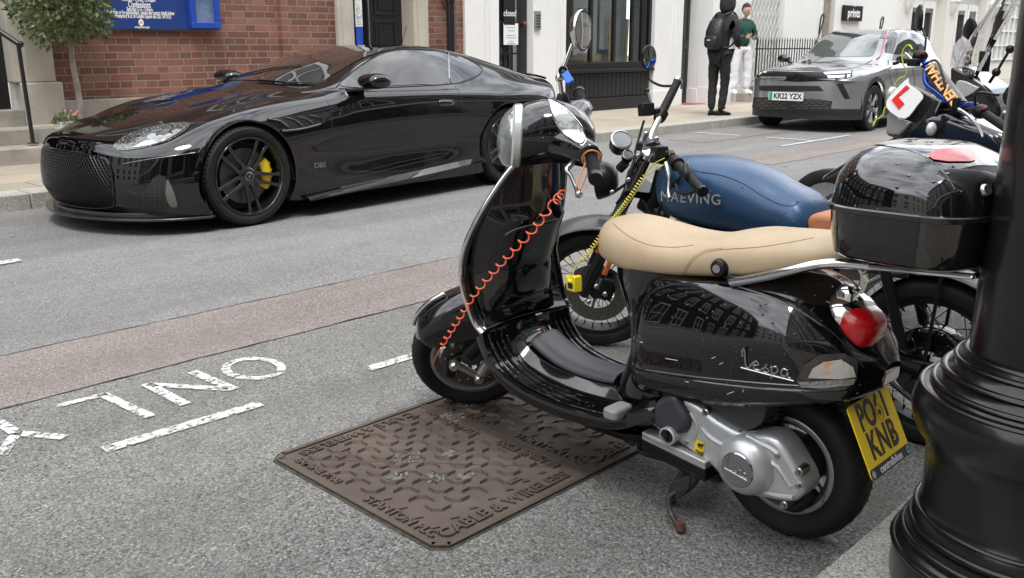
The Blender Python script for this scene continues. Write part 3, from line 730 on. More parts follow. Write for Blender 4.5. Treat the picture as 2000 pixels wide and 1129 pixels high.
for k, (w, dz) in enumerate(((.2, .1), (.16, .05), (.22, -.02), (.24, -.06), (.1, -.12), (.2, -.15))): cbox(bm, (q.x+.01*(k % 2), .0665, q.z+dz-.02), (w, .002, .012))
put('scribble', bm, mat('grey ink', (.35, .35, .36), .5), pp, False)
q = onY(994, 30, FAC+.08); bm = BM(); cbox(bm, (q.x, .07, q.z+.06), (.26, .006, .42)); cp = put('closed_sign', bm, 'ink', gd, False)
text('lettering', 'closed', .14, 'whitesign', cp, Matrix.Translation((q.x, .065, q.z+.03)) @ Matrix.Rotation(PI/2, 4, 'X'), .001, .001, .8, shear=.2)
kp = onY(1049, 40, FAC-.07)
bm = BM(); cbox(bm, (kp.x, -.08, kp.z), (.13, .04, .3)); k_ = put('keypad', bm, mat('grey keypad', (.3, .31, .32), .4, .5), sh, bev=.006)
bm = BM()
for i in range(3):
    for j in range(5): cbox(bm, (kp.x-.035+i*.035, -.102, kp.z-.1+j*.045), (.02, .006, .028))
put('key', bm, 'satin', k_, bev=.002)
# shop window
bm = BM(); x0, x1 = 12.34, 14.83
wallbox(bm, x0, x1, -.05, .05, .86, .98); wallbox(bm, x0-.01, x1+.01, -.13, .05, .80, .86)
for a, b in ((x0, x0+.12), (x1-.3, x1-.16), (x1-.08, x1), (13.02, 13.09), (13.68, 13.74), (14.22, 14.28)): wallbox(bm, a, b, -.03, .04, .981, 3)
wallbox(bm, x0, x1, -.02, .03, 2.85, 3)
sw = put('window_frame', bm, 'blackpaint', sh, bev=.005)
bm = BM(); wallbox(bm, x0, x1, .005, .011, .98, 2.85); put('pane', bm, 'clear', sw, False)
bm = BM(); wallbox(bm, x0, x1, .0, .05, .12, .8); wallbox(bm, x0, x1, -.06, -.001, .12, .34)
for i in range(19): wallbox(bm, x0+.05+i*.128, x0+.05+i*.128+.118, -.022, -.001, .36, .78)
put('stall_riser', bm, mat('weathered black boards', (.013, .013, .014), .45, dirt=(9, (.05, .05, .05), .62)), sh, bev=.005)
# what stands behind the glass
bm = BM(); wallbox(bm, 10.0, 15.7, 1.6, 1.7, .1, 3, 0); wallbox(bm, 10.0, 15.7, .5, 1.6, .05, .1, 0); wallbox(bm, 10, 15.7, .5, 1.6, 3.0, 3.05, 0)
put('shop_interior', bm, mat('shop interior', (.12, .12, .125), .8, vary=(1.5, (.03, .03, .03), .4, .7)), sh, False)
bm = BM(); wallbox(bm, 12.95, 13.6, .3, .32, 1.1, 2.9, 0); wallbox(bm, 13.75, 14.2, .35, .37, 1.2, 2.9, 0); wallbox(bm, 14.3, 14.6, .4, .42, .95, 2.9, 0); pst = put('poster', bm, mat('grey poster', (.5, .51, .52), .6, vary=(2, (.4, .4, .42), .4, .7)), sh, False)
bm = BM(); rr3 = random.Random(4)
for i in range(16): wallbox(bm, 13.03, 13.03+rr3.uniform(.2, .45), .296, .299, 1.9-i*.045, 1.915-i*.045)
put('print', bm, 'greyplastic', pst, False)
bm = BM()
for x, l in ((12.45, .02), (13.92, .03), (14.42, .05)): tube(bm, [(x, .25, .98), (x+l, .27, 1.75)], .03, 10)
put('broom_handle', bm, mat('pale wood', (.6, .42, .25), .6), sh); bm = BM(); cbox(bm, (13.3, .3, 1.06), (.5, .3, .14)); put('cardboard_box', bm, mat('cardboard', (.4, .26, .15), .8), sh, bev=.004)
# black panelled door and its red tiled threshold, further pier
panel_door(15.79, 16.34, .12, .13, 3.0, sh, m=mat('charcoal door paint', (.03, .031, .033), .4), rows=((.04, .38), (.42, .9)), cols=1, knob=False)
bm = BM(); wallbox(bm, 15.8, 17.0, -.35, .1, .121, .127); put('tiled_threshold', bm, mat('red quarry tile', (.32, .08, .06), .6, vary=(6, (.22, .06, .05), .4, .7)), sh, False)

# --- building with the folding gate
gb = thing('white_gated_building', 'white building with a folding lattice gate and black sign behind the grey car', 'building', (0, FAC, 0))
bm = BM(); wallbox(bm, 19.95, 21.6, .0, .5, .1, WALLH); wallbox(bm, 21.6, 22.0, -.08, .5, .1, WALLH); wallbox(bm, 22.35, 26.1, -.05, .5, .1, WALLH); wallbox(bm, 18.2, 19.95, .35, .5, .1, 3.2)
wallbox(bm, 18.2, 22.5, .0, .5, 3.2, WALLH); wallbox(bm, 22.0, 22.35, .3, .5, .1, 3.2)
put('wall', bm, 'white', gb, bev=.01)
bm = BM(); wallbox(bm, 22.02, 22.34, .2, .29, .1, 3.1); put('door', bm, 'blackpaint', gb, False)
bm = BM(); wallbox(bm, 21.68, 21.95, -.13, -.081, 1.2, 2.9); put('stone_plaque', bm, mat('brown plaque', (.2, .17, .14), .7, vary=(9, (.3, .26, .22), .4, .7)), gb, bev=.01)
gt = BM(); x0, x1, z0, z1 = 18.25, 19.9, .42, 3.0; n = 10; dx = (x1-x0)/n
for i in range(n+1): box(gt, (x0+i*dx-.012, .1, z0), (x0+i*dx+.012, .125, z1))
for i in range(n):
    for j in range(9):
        za = z0+.05+j*.28
        for s in (0, 1): tube(gt, [(x0+(i+s)*dx, .09, za), (x0+(i+1-s)*dx, .09, za+.28)], .007, 4)
put('folding_gate', gt, mat('gate cream paint', (.62, .64, .6), .55), gb, False)
bm = BM(); wallbox(bm, 17.8, 22.2, -.35, .35, .1, .42); wallbox(bm, 17.3, 19.2, -.75, -.35, .1, .3)
put('steps', bm, 'step', gb, bev=.015)
bm = BM(); q0 = onY(1645, 12, FAC-.06); q1 = onY(1678, 40, FAC-.06); w, h = q1.x-q0.x, q0.z-q1.z; cx_, cz_ = (q0.x+q1.x)/2, (q0.z+q1.z)/2
cbox(bm, (cx_, -.1, cz_), (w*1.0, .08, h*1.15)); sg = put('wall_sign', bm, 'satin', gb, bev=.01)
text('lettering', 'prints', .3, 'whitesign', sg, Matrix.Translation((cx_, -.145, cz_)) @ Matrix.Rotation(PI/2, 4, 'X'), .002, .006, 1.)
bm = BM(); prism(bm, [(cx_-.03, cz_+.16), (cx_+.03, cz_+.16), (cx_, cz_+.21)], .145, .148, Matrix.Rotation(PI/2, 4, 'X')); put('arrow_mark', bm, 'whitesign', sg, False)
rl = thing('iron_railing', 'black spiked iron railings along the white steps beside the person in white trousers', 'railing', (0, FAC-.42, .12))
bm = BM(); n = 34
for i in range(n):
    x = 18.1+i*.118*1.0; tube(bm, [(x, 0, .3), (x, 0, 1.24)], .0125, 6); tube(bm, [(x, 0, 1.24), (x, 0, 1.32)], [.016, .001], 6)
box(bm, (18.05, -.02, 1.06), (22.1, .02, 1.085)); box(bm, (18.05, -.02, .4), (22.1, .02, .425)); tube(bm, [(18.1, 0, -.02), (18.1, 0, 1.3)], .022, 8); tube(bm, [(22.0, 0, -.02), (22.0, 0, 1.3)], .022, 8)
put('bars', bm, 'blackpaint', rl)
for px in (20.6, 23.9):
    bm = BM(); tube(bm, spl([(px, -.05, .5), (px+.05, -.05, 1.15), (px+.16, -.05, 1.35), (px+.3, -.05, 1.62), (px+.34, -.05, 1.78), (px+.28, -.05, 1.84), (px+.2, -.05, 1.74), (px+.16, -.05, 1.4)], 6), .02, 8); put('scroll_handrail', bm, 'blackpaint', rl)

# --- farther white building with pale doors and a many-paned window
fb = thing('white_terrace_building', 'white terrace building with pilasters, pale double doors and many-paned windows at the right', 'building', (0, FAC, 0))
bm = BM()
for a, b, d in ((26.1, 27.0, .1), (29.6, 30.3, .1), (33.0, 33.7, .1), (40.6, 41.5, .1)): wallbox(bm, a, b, -d, .5, .1, 3.2)
wallbox(bm, 26.1, 90, -.15, .5, 3.2, 3.7); wallbox(bm, 26.1, 90, 0, .5, 3.7, WALLH); wallbox(bm, 27.0, 33.0, .2, .5, .1, 3.2); wallbox(bm, 33.7, 40.6, .02, .5, .1, .75); wallbox(bm, 41.5, 90, .0, .5, .1, 3.2)
put('wall', bm, mat('cream white paint', (.66, .65, .62), .6, bump=(9, .15)), fb, bev=.01)
for x in (26.55, 29.95, 33.35):
    bm = BM(); rings(bm, [[(x-.14*s, -.1, z), (x+.14*s, -.1, z), (x+.14*s, -.1-.16*s, z), (x-.14*s, -.1-.16*s, z)] for s, z in ((.3, 2.15), (.8, 2.3), (1, 2.45), (1, 2.5), (1.2, 2.5), (1.2, 2.58), (.9, 2.6), (.9, 3.1))]); put('corbel', bm, 'white', fb, bev=.01)
for x in (27.35, 28.35, 31.0, 32.0):
    bm = BM()
    for a, b, c, d in ((x, x+.14, .2, 2.5), (x+.76, x+.9, .2, 2.5), (x+.14, x+.76, .2, .9), (x+.14, x+.76, 2.3, 2.5)): wallbox(bm, a, b, .12, .17, c, d)
    d_ = put('door', bm, 'white', fb, bev=.006); bm = BM(); wallbox(bm, x+.14, x+.76, .14, .15, .9, 2.3); put('pane', bm, 'glass', d_, False)
bm = BM()
for i in range(15): wallbox(bm, 33.75+i*.485, 33.81+i*.485, -.04, .02, .75, 3.2)
for i in range(6): wallbox(bm, 33.7, 40.6, -.03, .01, .75+i*.47, .8+i*.47)
wf = put('window', bm, 'white', fb, False); bm = BM(); wallbox(bm, 33.7, 40.6, .021, .028, .75, 3.2); put('pane', bm, mat('pale reflecting pane', (.35, .38, .4), .05, coat=1.), wf, False)
for fl in (4.4, 7.6):
    for i in range(14): sash(fb, 27.2+i*2.4, fl, 1.1, 1.8)
fpq2 = thing('drainpipe', 'thin black drainpipe beside the many-paned window at the far right', 'drainpipe', (33.9, FAC-.15, 0)); bm = BM(); tube(bm, [(0, 0, 1.6), (0, 0, WALLH)], .12, 12); put('pipe', bm, 'blackpaint', fpq2)

# --- near side of the street, seen only as reflections
ns_ = thing('brick_terrace_building', 'brown brick terrace with rows of white sash windows facing the parked vehicles', 'building', (0, -2.6, 0))
bm = BM(); box(bm, (-30, -.5, .09), (80, 0, 11)); put('wall', bm, 'brickdark', ns_, False)
bm = BM(); box(bm, (-30, 0, 3.3), (80, .25, 3.7)); box(bm, (-30, 0, 11), (80, .35, 11.3)); put('cornice', bm, 'white', ns_, False)
for fl in (4.3, 6.6, 8.9):
    for i in range(24): sash(ns_, -22+i*2.5, fl, 1.2, 1.9, 0, 1)
for i in range(16): 
    bm = BM(); x = -22+i*3.6; box(bm, (x, 0, .1), (x+.4, .14, 3.3)); box(bm, (x+.5, 0, .6), (x+3.4, .04, 3.1)); put('shopfront', bm, 'stone' if i % 3 else 'blackpaint', ns_, False)
    bm = BM(); box(bm, (x+.7, .041, .9), (x+3.2, .05, 2.8)); put('pane', bm, 'glass', ns_, False)
eb = thing('stone_corner_building', 'pale stone building closing the far end of the street', 'building', (95, 4, 0))
bm = BM(); box(bm, (0, -20, 0), (8, 20, 14)); put('wall', bm, 'stone', eb, False)
for j in range(3):
    for i in range(9): bm = BM(); box(bm, (-.06, -16+i*4, 3+j*3.6), (.0, -14.6+i*4, 5.2+j*3.6)); put('window', bm, 'glass', eb, False)
eb = thing('stone_corner_building', 'pale stone building closing the near end of the street', 'building', (-45, 4, 0))
bm = BM(); box(bm, (-8, -20, 0), (0, 20, 14)); put('wall', bm, 'stone', eb, False)
for j in range(3):
    for i in range(9): bm = BM(); box(bm, (.0, -16+i*4, 3+j*3.6), (.06, -14.6+i*4, 5.2+j*3.6)); put('window', bm, 'glass', eb, False)
# ============================================================ BLACK SPORTS CAR
TH = math.radians(3.2)
_D = Vector((math.cos(TH), math.sin(TH), 0)); _B = Vector((math.sin(TH), -math.cos(TH), 0))  # rearwards, towards its left side
O_ = Vector((3.343, 5.971, 0)) - _B*.95 + _D*.07
gt_ = thing('sports_car', 'low glossy black sports coupe with yellow brake calipers parked beside the brick building', 'car', O_, rot=None)
gt_.rotation_euler = (0, 0, TH)          # local x = rearwards, local y = its right side, so left is -y
bpy.context.view_layer.update()
def cat2(rows, nu, nv, ends=None):
    """rows[i][j] 3D control points -> dense grid"""
    A = [spl(r, nv) for r in rows]; n = len(A[0]); C = [spl([A[i][j] for i in range(len(A))], nu) for j in range(n)]
    return [[Vector(C[j][i]) for j in range(n)] for i in range(len(C[0]))]
low = lambda b6, z6, b7, z7, a, b8=.945, b9=.93: [(a, b6, z6), (a, b7, z7), (a, b8, .24), (a, b9, .135)]
M['bw'] = mat('black wheel paint', (.008, .008, .009), .16, coat=.7)
ST = [
 [(-.93, 0, .600), (-.90, .3, .592), (-.80, .55, .545), (-.70, .70, .535), (-.52, .85, .54), (-.40, .915, .535), (-.375, .945, .45), (-.37, .95, .34), (-.37, .945, .22), (-.37, .93, .135)],
 [(-.875, 0, .668), (-.84, .3, .655), (-.74, .55, .61), (-.63, .69, .60), (-.47, .83, .612), (-.355, .915, .585), (-.34, .95, .49), (-.335, .955, .34), (-.335, .95, .22), (-.335, .93, .135)],
 [(-.62, 0, .742), (-.60, .3, .728), (-.54, .53, .710), (-.46, .66, .680), (-.35, .80, .698), (-.23, .905, .665), (-.21, .96, .54), (-.2, .965, .38), (-.2, .955, .23), (-.2, .93, .135)],
 [(-.3, 0, .812), (-.29, .3, .80), (-.26, .52, .790), (-.22, .65, .760), (-.14, .78, .785), (-.06, .90, .748), (-.04, .968, .61), (-.04, .975, .42), (-.04, .96, .24), (-.04, .93, .135)],
 [(.05, 0, .872), (.06, .3, .862), (.07, .5, .861), (.09, .65, .832), (.12, .785, .848), (.14, .90, .80), (.15, .972, .66), (.15, .975, .44), (.15, .96, .24), (.15, .93, .135)],
 [(.38, 0, .938), (.40, .3, .927), (.43, .5, .922), (.46, .66, .885), (.48, .79, .888), (.5, .895, .835), (.5, .958, .68), (.5, .955, .45), (.5, .955, .25), (.5, .945, .135)],
 [(.62, 0, .985), (.66, .3, .976), (.80, .68, .945), (.84, .755, .925), (.86, .83, .908), (.87, .905, .842), (.87, .948, .68), (.87, .935, .45), (.87, .945, .25), (.87, .945, .135)],
 [(.98, 0, 1.105), (1.01, .3, 1.093), (1.12, .65, 1.05), (1.05, .842, .938), (1.05, .875, .912), (1.05, .918, .85), (1.05, .95, .68), (1.05, .93, .45), (1.05, .94, .25), (1.05, .945, .135)],
 [(1.30, 0, 1.197), (1.33, .3, 1.185), (1.42, .62, 1.155), (1.4, .86, .94), (1.4, .89, .905), (1.4, .926, .845), (1.4, .95, .68), (1.4, .925, .45), (1.4, .938, .25), (1.4, .945, .135)],
 [(1.62, 0, 1.262), (1.64, .3, 1.252), (1.72, .60, 1.213), (1.7, .865, .938), (1.7, .895, .9), (1.7, .93, .84), (1.7, .95, .68), (1.7, .925, .45), (1.7, .938, .25), (1.7, .945, .135)],
 [(2.0, 0, 1.287), (2.0, .3, 1.277), (2.03, .59, 1.232), (2.0, .865, .938), (2.0, .90, .895), (2.0, .937, .835), (2.0, .955, .68), (2.0, .93, .46), (2.0, .94, .26), (2.0, .945, .135)],
 [(2.35, 0, 1.272), (2.35, .3, 1.26), (2.36, .585, 1.212), (2.35, .845, .95), (2.35, .905, .888), (2.35, .95, .825), (2.35, .97, .67), (2.35, .95, .47), (2.35, .95, .27), (2.35, .945, .135)],
 [(2.7, 0, 1.228), (2.7, .3, 1.215), (2.7, .58, 1.158), (2.7, .79, .985), (2.7, .90, .895), (2.7, .97, .81), (2.7, .987, .65), (2.7, .98, .47), (2.7, .96, .27), (2.7, .94, .14)],
 [(3.05, 0, 1.162), (3.05, .3, 1.148), (3.05, .575, 1.085), (3.05, .76, .985), (3.05, .89, .90), (3.05, .965, .805), (3.05, .985, .64), (3.05, .98, .46), (3.05, .96, .27), (3.05, .93, .15)],
 [(3.38, 0, 1.075), (3.38, .3, 1.063), (3.38, .58, 1.012), (3.38, .73, .955), (3.38, .86, .893), (3.38, .94, .79), (3.38, .965, .62), (3.38, .96, .45), (3.38, .94, .28), (3.38, .9, .18)],
 [(3.66, 0, .995), (3.66, .3, .985), (3.65, .58, .955), (3.64, .72, .92), (3.62, .83, .865), (3.6, .89, .76), (3.6, .91, .6), (3.6, .9, .45), (3.58, .88, .3), (3.56, .85, .2)],
 [(3.80, 0, .965), (3.79, .3, .957), (3.77, .58, .935), (3.74, .70, .90), (3.70, .78, .85), (3.68, .83, .75), (3.68, .85, .6), (3.66, .84, .45), (3.64, .82, .3), (3.60, .80, .22)],
 [(3.84, 0, .90), (3.83, .3, .89), (3.80, .55, .87), (3.77, .66, .84), (3.73, .74, .79), (3.71, .78, .70), (3.70, .80, .58), (3.68, .79, .44), (3.66, .78, .32), (3.62, .76, .25)],
 [(3.80, 0, .6), (3.79, .25, .6), (3.77, .48, .6), (3.74, .58, .6), (3.72, .65, .6), (3.70, .68, .58), (3.69, .7, .52), (3.67, .7, .44), (3.65, .69, .36), (3.62, .66, .3)],
]
def arch_cut(bm, ca, cz, R, side):
    """trim the side skin to the wheel opening (circle in the side view)"""
    near = [f for f in bm.faces if f.calc_center_median().y*side > .5 and abs(math.hypot(f.calc_center_median().x-ca, f.calc_center_median().z-cz)-R) < .12]
    bmesh.ops.triangulate(bm, faces=near)
    V = [v for v in bm.verts if v.co.y*side > .55]
    bvh = BVHTree.FromBMesh(bm); ins = {v: math.hypot(v.co.x-ca, v.co.z-cz) - R for v in V}; mv = {}
    for e in bm.edges:
        a, b = e.verts
        if a in ins and b in ins and ins[a]*ins[b] < 0:
            v = a if abs(ins[a]) < abs(ins[b]) else b
            mv[v] = 1
    for v in mv:
        d = Vector((v.co.x-ca, v.co.z-cz)).normalized()*R; o = Vector((ca+d.x, 2*side, cz+d.y)); h = bvh.ray_cast(o, Vector((0, -side, 0)))
        if h[0] is not None: v.co = h[0]
    kill = [f for f in bm.faces if all(v in ins for v in f.verts) and (all(math.hypot(v.co.x-ca, v.co.z-cz) < R+.0015 for v in f.verts) or any(math.hypot(v.co.x-ca, v.co.z-cz) < R-.006 for v in f.verts))]
    bmesh.ops.delete(bm, geom=kill, context='FACES')
def car_shell(ST, nu, nv, arches, R):
    G = cat2(ST, nu, nv); G = [[Vector((p.x, -p.y, p.z)) for p in r] for r in G]; bm = BM()
    full = [[Vector((p.x, -p.y, p.z)) for p in r[:0:-1]] + r for r in G]   # right side, centre, left side
    V = grid_surf(bm, full); bm.normal_update()
    for (ca, cz) in arches:
        for s in (-1, 1): arch_cut(bm, ca, cz, R, s)
    bmesh.ops.recalc_face_normals(bm, faces=bm.faces[:])
    f = max(bm.faces, key=lambda f: f.calc_center_median().z)
    if f.normal.z < 0: bmesh.ops.reverse_faces(bm, faces=bm.faces[:])
    return bm
AX = [(0, .362), (2.81, .362)]
body = put('body', car_shell(ST, 7, 6, AX, .392), 'carblack', gt_, ang=30)
# front face of the bumper
def fa(b): b = abs(b); return -.93+.44*b*b+.17*(b/.95)**10
def lipz(b):
    b = abs(b); P = [(0, .6), (.3, .592), (.55, .545), (.7, .535), (.85, .55), (.95, .56)]
    for (x0, y0), (x1, y1) in zip(P, P[1:]):
        if b <= x1: return y0+(y1-y0)*(b-x0)/(x1-x0)
    return .56
def fas(b, z, off=0.):
    t = max(0, lipz(b)-z); a = fa(b) + .035*math.sin(min(1, t/.45)*PI)*-1 + .05*max(0, .28-z)/.15
    return Vector((a-off, -b, z))
bm = BM(); rows = []
for j in range(17):
    t = j/16; rows.append([fas(b, lipz(b)+(.13-lipz(b))*t) for b in [-.945+1.89*i/60 for i in range(61)]])
grid_surf(bm, rows); put('front_bumper', bm, 'carblack', gt_, ang=60)
cb = eval_bvh([o for o in gt_.children])
WI = gt_.matrix_world.inverted()
def gmask(b):   # grille opening: top and bottom height at width b
    u = abs(b)/.56; return lipz(b)-.028-(.10*max(0, (u-.9)/.1)**2), .165+.05*u**4+.08*max(0, (u-.9)/.1)**2
bm = BM(); rows = []
for i in range(41):
    b = -.56+1.12*i/40; t, bo = gmask(b); rows.append([fas(b, bo+(t-bo)*k/12, .0015) for k in range(13)])
grid_surf(bm, rows); put('grille_backing', bm, mat('grille dark', (.003, .003, .003), .5), gt_)
bm = BM()
for s in (-1, 1):
    for i in range(-34, 62):
        P = []
        for k in range(64):
            z = .16+.44*k/63; b = (-.56+i*.0265 + (k/63)*.30*s) if s > 0 else (-.56+i*.0265+.25+(k/63)*.30*s)
            if abs(b) < .55:
                t, bo = gmask(b)
                if bo+.004 < z < t-.004: P.append(fas(b, z, .010)); continue
            if len(P) > 3: tube(bm, P[::2]+[P[-1]], .0032, 4)
            P = []
        if len(P) > 3: tube(bm, P[::2]+[P[-1]], .0032, 4)
put('grille_mesh', bm, mat('gloss black mesh', (.004, .004, .004), .3, spec=.4), gt_, ang=80)
bm = BM(); P = [fas(-.56+1.12*i/40, gmask(-.56+1.12*i/40)[0], .006) for i in range(41)] + [fas(.56-1.12*i/40, gmask(.56-1.12*i/40)[1], .006) for i in range(41)]
P.append(P[0]); tube(bm, P, .007, 8); put('grille_surround', bm, 'carblack', gt_)
# splitter
bm = BM(); top = [(fa(b)-.045+.05*(abs(b)/.95)**6, -b) for b in [-.95+1.9*i/40 for i in range(41)]]
prism(bm, top + [(-.3, -.94), (-.3, .94)], .10, .118); prism(bm, [(x+.05, y*.97) for x, y in top] + [(-.3, -.9), (-.3, .9)], .118, .15)
put('front_splitter', bm, mat('carbon trim', (.02, .02, .021), .22, coat=.5), gt_, bev=.004)
def w2l(px, py, b=None):
    r = ray(px, py)
    if b is None:
        h = cb.ray_cast(CAM, r, 60); return WI @ h[0] if h[0] else None
    n = _B; return WI @ (CAM + r*((b-(CAM-O_).dot(n))/n.dot(r)))
def side_patch(name, pix, m, off=.004, both=True, cell=.05, thick=0, sm=6, nudge=None):
    P = [w2l(x, y) for x, y in (spl(pix, sm, True) if sm else pix)]; P = [p for p in P if p]
    out = []
    for s in ((-1, 1) if both else (-1,)):
        o = gt_.matrix_world; R3 = o.to_3x3()
        out.append(patch(name, [(p.x, p.z) for p in P], o @ Vector((0, s*1.6, 0)), R3 @ Vector((1, 0, 0)), (0, 0, 1), R3 @ Vector((0, -s, 0)), cb, off, m, gt_, cell, thick))
    return out
side_patch('side_window', [(664, 167), (680, 151), (700, 135), (717, 124), (735, 113), (753, 105), (788, 99), (841, 101), (875, 107), (876, 161), (820, 165), (760, 168), (700, 171)], 'glass', sm=3)
side_patch('quarter_window', [(878, 106), (905, 114), (928, 126), (940, 136), (930, 148), (905, 158), (880, 161)], 'glass', sm=3)
side_patch('quarter_panel', [(880, 102), (915, 112), (945, 130), (962, 131), (935, 112), (905, 103)], 'satin', off=.005, sm=3) if 0 else None
# windscreen and rear screen from the shell's own grid
def strip_part(name, i0, i1, j1, m, off=.004, nu=7, nv=6):
    G = cat2(ST, nu, nv); bm = BM(); rows = []
    for r in G[i0:i1+1]:
        h = [Vector((p.x, -p.y, p.z+off)) for p in r[:j1+1]]; rows.append([Vector((p.x, -p.y, p.z)) for p in h[:0:-1]] + h)
    grid_surf(bm, rows); bm.normal_update()
    if sum(f.normal.z for f in bm.faces) < 0: bmesh.ops.reverse_faces(bm, faces=bm.faces[:])
    return put(name, bm, m, gt_)
M['screen'] = mat('dark windscreen', (.012, .011, .011), .03, coat=1., spec=.9, dirt=(300, (.03, .028, .026), .74))
ws = strip_part('windscreen', 43, 63, 11, 'screen'); strip_part('rear_window', 86, 101, 10, 'screen')
bm = BM()
for a, b in (((.72, .55, .985), (1.02, -.25, 1.13)), ((.66, -.15, .99), (.86, -.62, 1.0))):
    q = [Vector(a), (Vector(a)+Vector(b))/2+Vector((-.04, 0, -.0)), Vector(b)]
    P = []
    for k in spl(q, 8):
        w = gt_.matrix_world @ Vector(k); h = cb.ray_cast(w+Vector((0, 0, .3)), Vector((0, 0, -1))); P.append((WI @ h[0])+Vector((0, 0, .014)) if h[0] else Vector(k))
    tube(bm, P, .006, 6)
put('wiper', bm, 'satin', gt_)
# lamps
hl = side_patch('headlight', [(222, 284), (240, 268), (275, 253), (320, 243), (360, 239), (372, 243), (362, 256), (330, 275), (290, 287), (245, 294), (226, 292)], mat('headlamp lens', (.02, .024, .023), .08, coat=1., bump=(26, .3), bumpd=.004, vary=(70, (.16, .18, .17), .52, .6)), off=.004, cell=.03)
side_patch('headlamp_reflector', [(262, 289), (285, 276), (320, 262), (350, 252), (362, 250), (340, 266), (310, 280)], mat('bright lamp inner', (.42, .46, .48), .12, .5, coat=1., bump=(40, .6), bumpd=.006, vary=(25, (.75, .8, .82), .45, .6)), off=.0065)
for cx_, cy_ in ((296, 268), (322, 260)):
    side_patch('projector_lens', [(cx_+9*math.cos(a_), cy_+6*math.sin(a_)-.25*9*math.cos(a_)) for a_ in [k*PI/5 for k in range(10)]], mat('projector lens', (.2, .22, .22), .05, .5, coat=1.), off=.0085, cell=.03, sm=2)
side_patch('lamp_bezel', [(222, 284), (240, 268), (275, 253), (320, 243), (360, 239), (372, 243), (362, 256), (330, 275), (290, 287), (245, 294), (226, 292)], 'satin', off=.002)if 0 else None
# lower air intake: front corner
bm = BM()
def fpatch(pix, m, name, off):
    P = []
    for x, y in spl(pix, 4, True):
        r = ray(x, y); h = cb.ray_cast(CAM, r, 60)
        if h[0]: q = WI @ h[0]; P.append((q.y, q.z))
    for s in (1, -1):
        R3 = gt_.matrix_world.to_3x3()
        patch(name, [(y*s, z) for y, z in P], gt_.matrix_world @ Vector((-2.2, 0, 0)), R3 @ Vector((0, 1, 0)), (0, 0, 1), R3 @ Vector((1, 0, 0)), cb, off, m, gt_, .03)
M['intake'] = brickmat('intake mesh', .026, .013, .0022, (.004, .004, .004), (.005, .005, .005), (.006, .006, .006), (.05, .05, .05), swap=True, bumpd=.004, soot=0)
fpatch([(266, 403), (285, 372), (298, 350), (310, 342), (324, 348), (338, 372), (346, 402)], 'intake', 'air_intake', .003)
fpatch([(326, 352), (332, 358), (342, 382), (346, 402), (332, 402), (324, 380)], mat('intake duct grey', (.14, .13, .12), .5), 'intake_duct', .005)
# badge, letters
q = w2l(127, 261)
if q:
    bm = BM(); ol = [(-.065, .008), (-.03, .016), (0, .009), (.03, .016), (.065, .008), (.03, -.004), (0, -.014), (-.03, -.004)]
    prism(bm, ol, 0, .004, basis(q+Vector((0, 0, .004)), (0, -1, 0), (.93, 0, .36))); put('wing_badge', bm, 'steel', gt_)
q = w2l(624, 323); text('model_badge', 'DBS', .055, 'steel', gt_, basis(q+Vector((0, -.006, 0)), (1, 0, 0), (0, 0, 1)), .002, .0, 1.15)
# shut lines
dk = mat('panel gap', (.02, .02, .021), .6); hi = mat('gap highlight', (.25, .25, .26), .3, .5)  # hi: pale lines painted as glints along gaps and edges
for nm, P in (('door_gap', [(632, 178), (640, 200), (648, 222), (647, 290), (648, 330), (650, 352)]), ('door_gap', [(650, 352), (720, 340), (810, 318), (862, 306), (882, 290), (895, 255), (903, 215), (900, 185), (885, 166)]),
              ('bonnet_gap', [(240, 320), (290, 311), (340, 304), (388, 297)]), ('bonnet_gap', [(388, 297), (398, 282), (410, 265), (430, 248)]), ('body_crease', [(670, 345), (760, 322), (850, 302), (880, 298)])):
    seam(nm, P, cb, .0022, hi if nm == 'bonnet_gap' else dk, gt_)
seam('window_surround', [(656, 172), (675, 152), (697, 134), (716, 121), (735, 110), (753, 102), (788, 96), (841, 98), (875, 104), (905, 112), (930, 125), (942, 136), (930, 150), (905, 160), (870, 165), (820, 168), (760, 171), (700, 174), (656, 173)], cb, .006, 'satin', gt_)
seam('window_divider', [(876, 104), (877, 162)], cb, .004, 'steel', gt_, .004)
# door handle
side_patch('door_handle', [(857, 197), (862, 195), (880, 195), (886, 197), (886, 203), (880, 205), (862, 205), (857, 203)], 'gloss', off=.007, both=True, thick=.006, cell=.1, sm=2)
seam('handle_rim', [(857, 199), (860, 196), (882, 195), (886, 199), (882, 205), (860, 205), (857, 199)], cb, .0016, hi, gt_, .006)
# side vent with its strakes
vt = side_patch('side_vent', [(522, 233), (560, 228), (610, 223), (644, 221), (640, 235), (622, 245), (600, 249), (572, 254), (556, 250), (545, 240)], mat('vent void', (.004, .004, .004), .6), off=.003, sm=4)
for P, rr_ in (([(522, 233), (543, 236), (556, 244), (566, 252)], .008), ([(556, 230), (575, 235), (592, 248)], .005), ([(580, 228), (600, 234), (612, 243)], .005), ([(602, 225), (622, 230), (632, 238)], .005)):
    seam('vent_strake', P, cb, rr_, 'carblack', gt_, .006)
seam('vent_blade', [(550, 256), (580, 253), (608, 247), (628, 240), (643, 224)], cb, .009, 'gloss', gt_, .004)
# sill blade
bm = BM(); R = []
for k in range(13):
    t = k/12; a = .47+2.03*t; z = .125+.105*t**1.1; w = .05*(1-t**3)+.004; R.append([(a, -.93, z), (a, -.955-w, z), (a, -.957-w, z+.012), (a, -.945, z+.05+.01*t), (a, -.92, z+.05)])
rings(bm, R); V2 = [v.co.copy() for v in bm.verts]; R2 = [[(x, -y, z) for x, y, z in r] for r in R]; rings(bm, R2); bmesh.ops.recalc_face_normals(bm, faces=bm.faces[:])
put('side_skirt', bm, 'carblack', gt_, bev=.003)
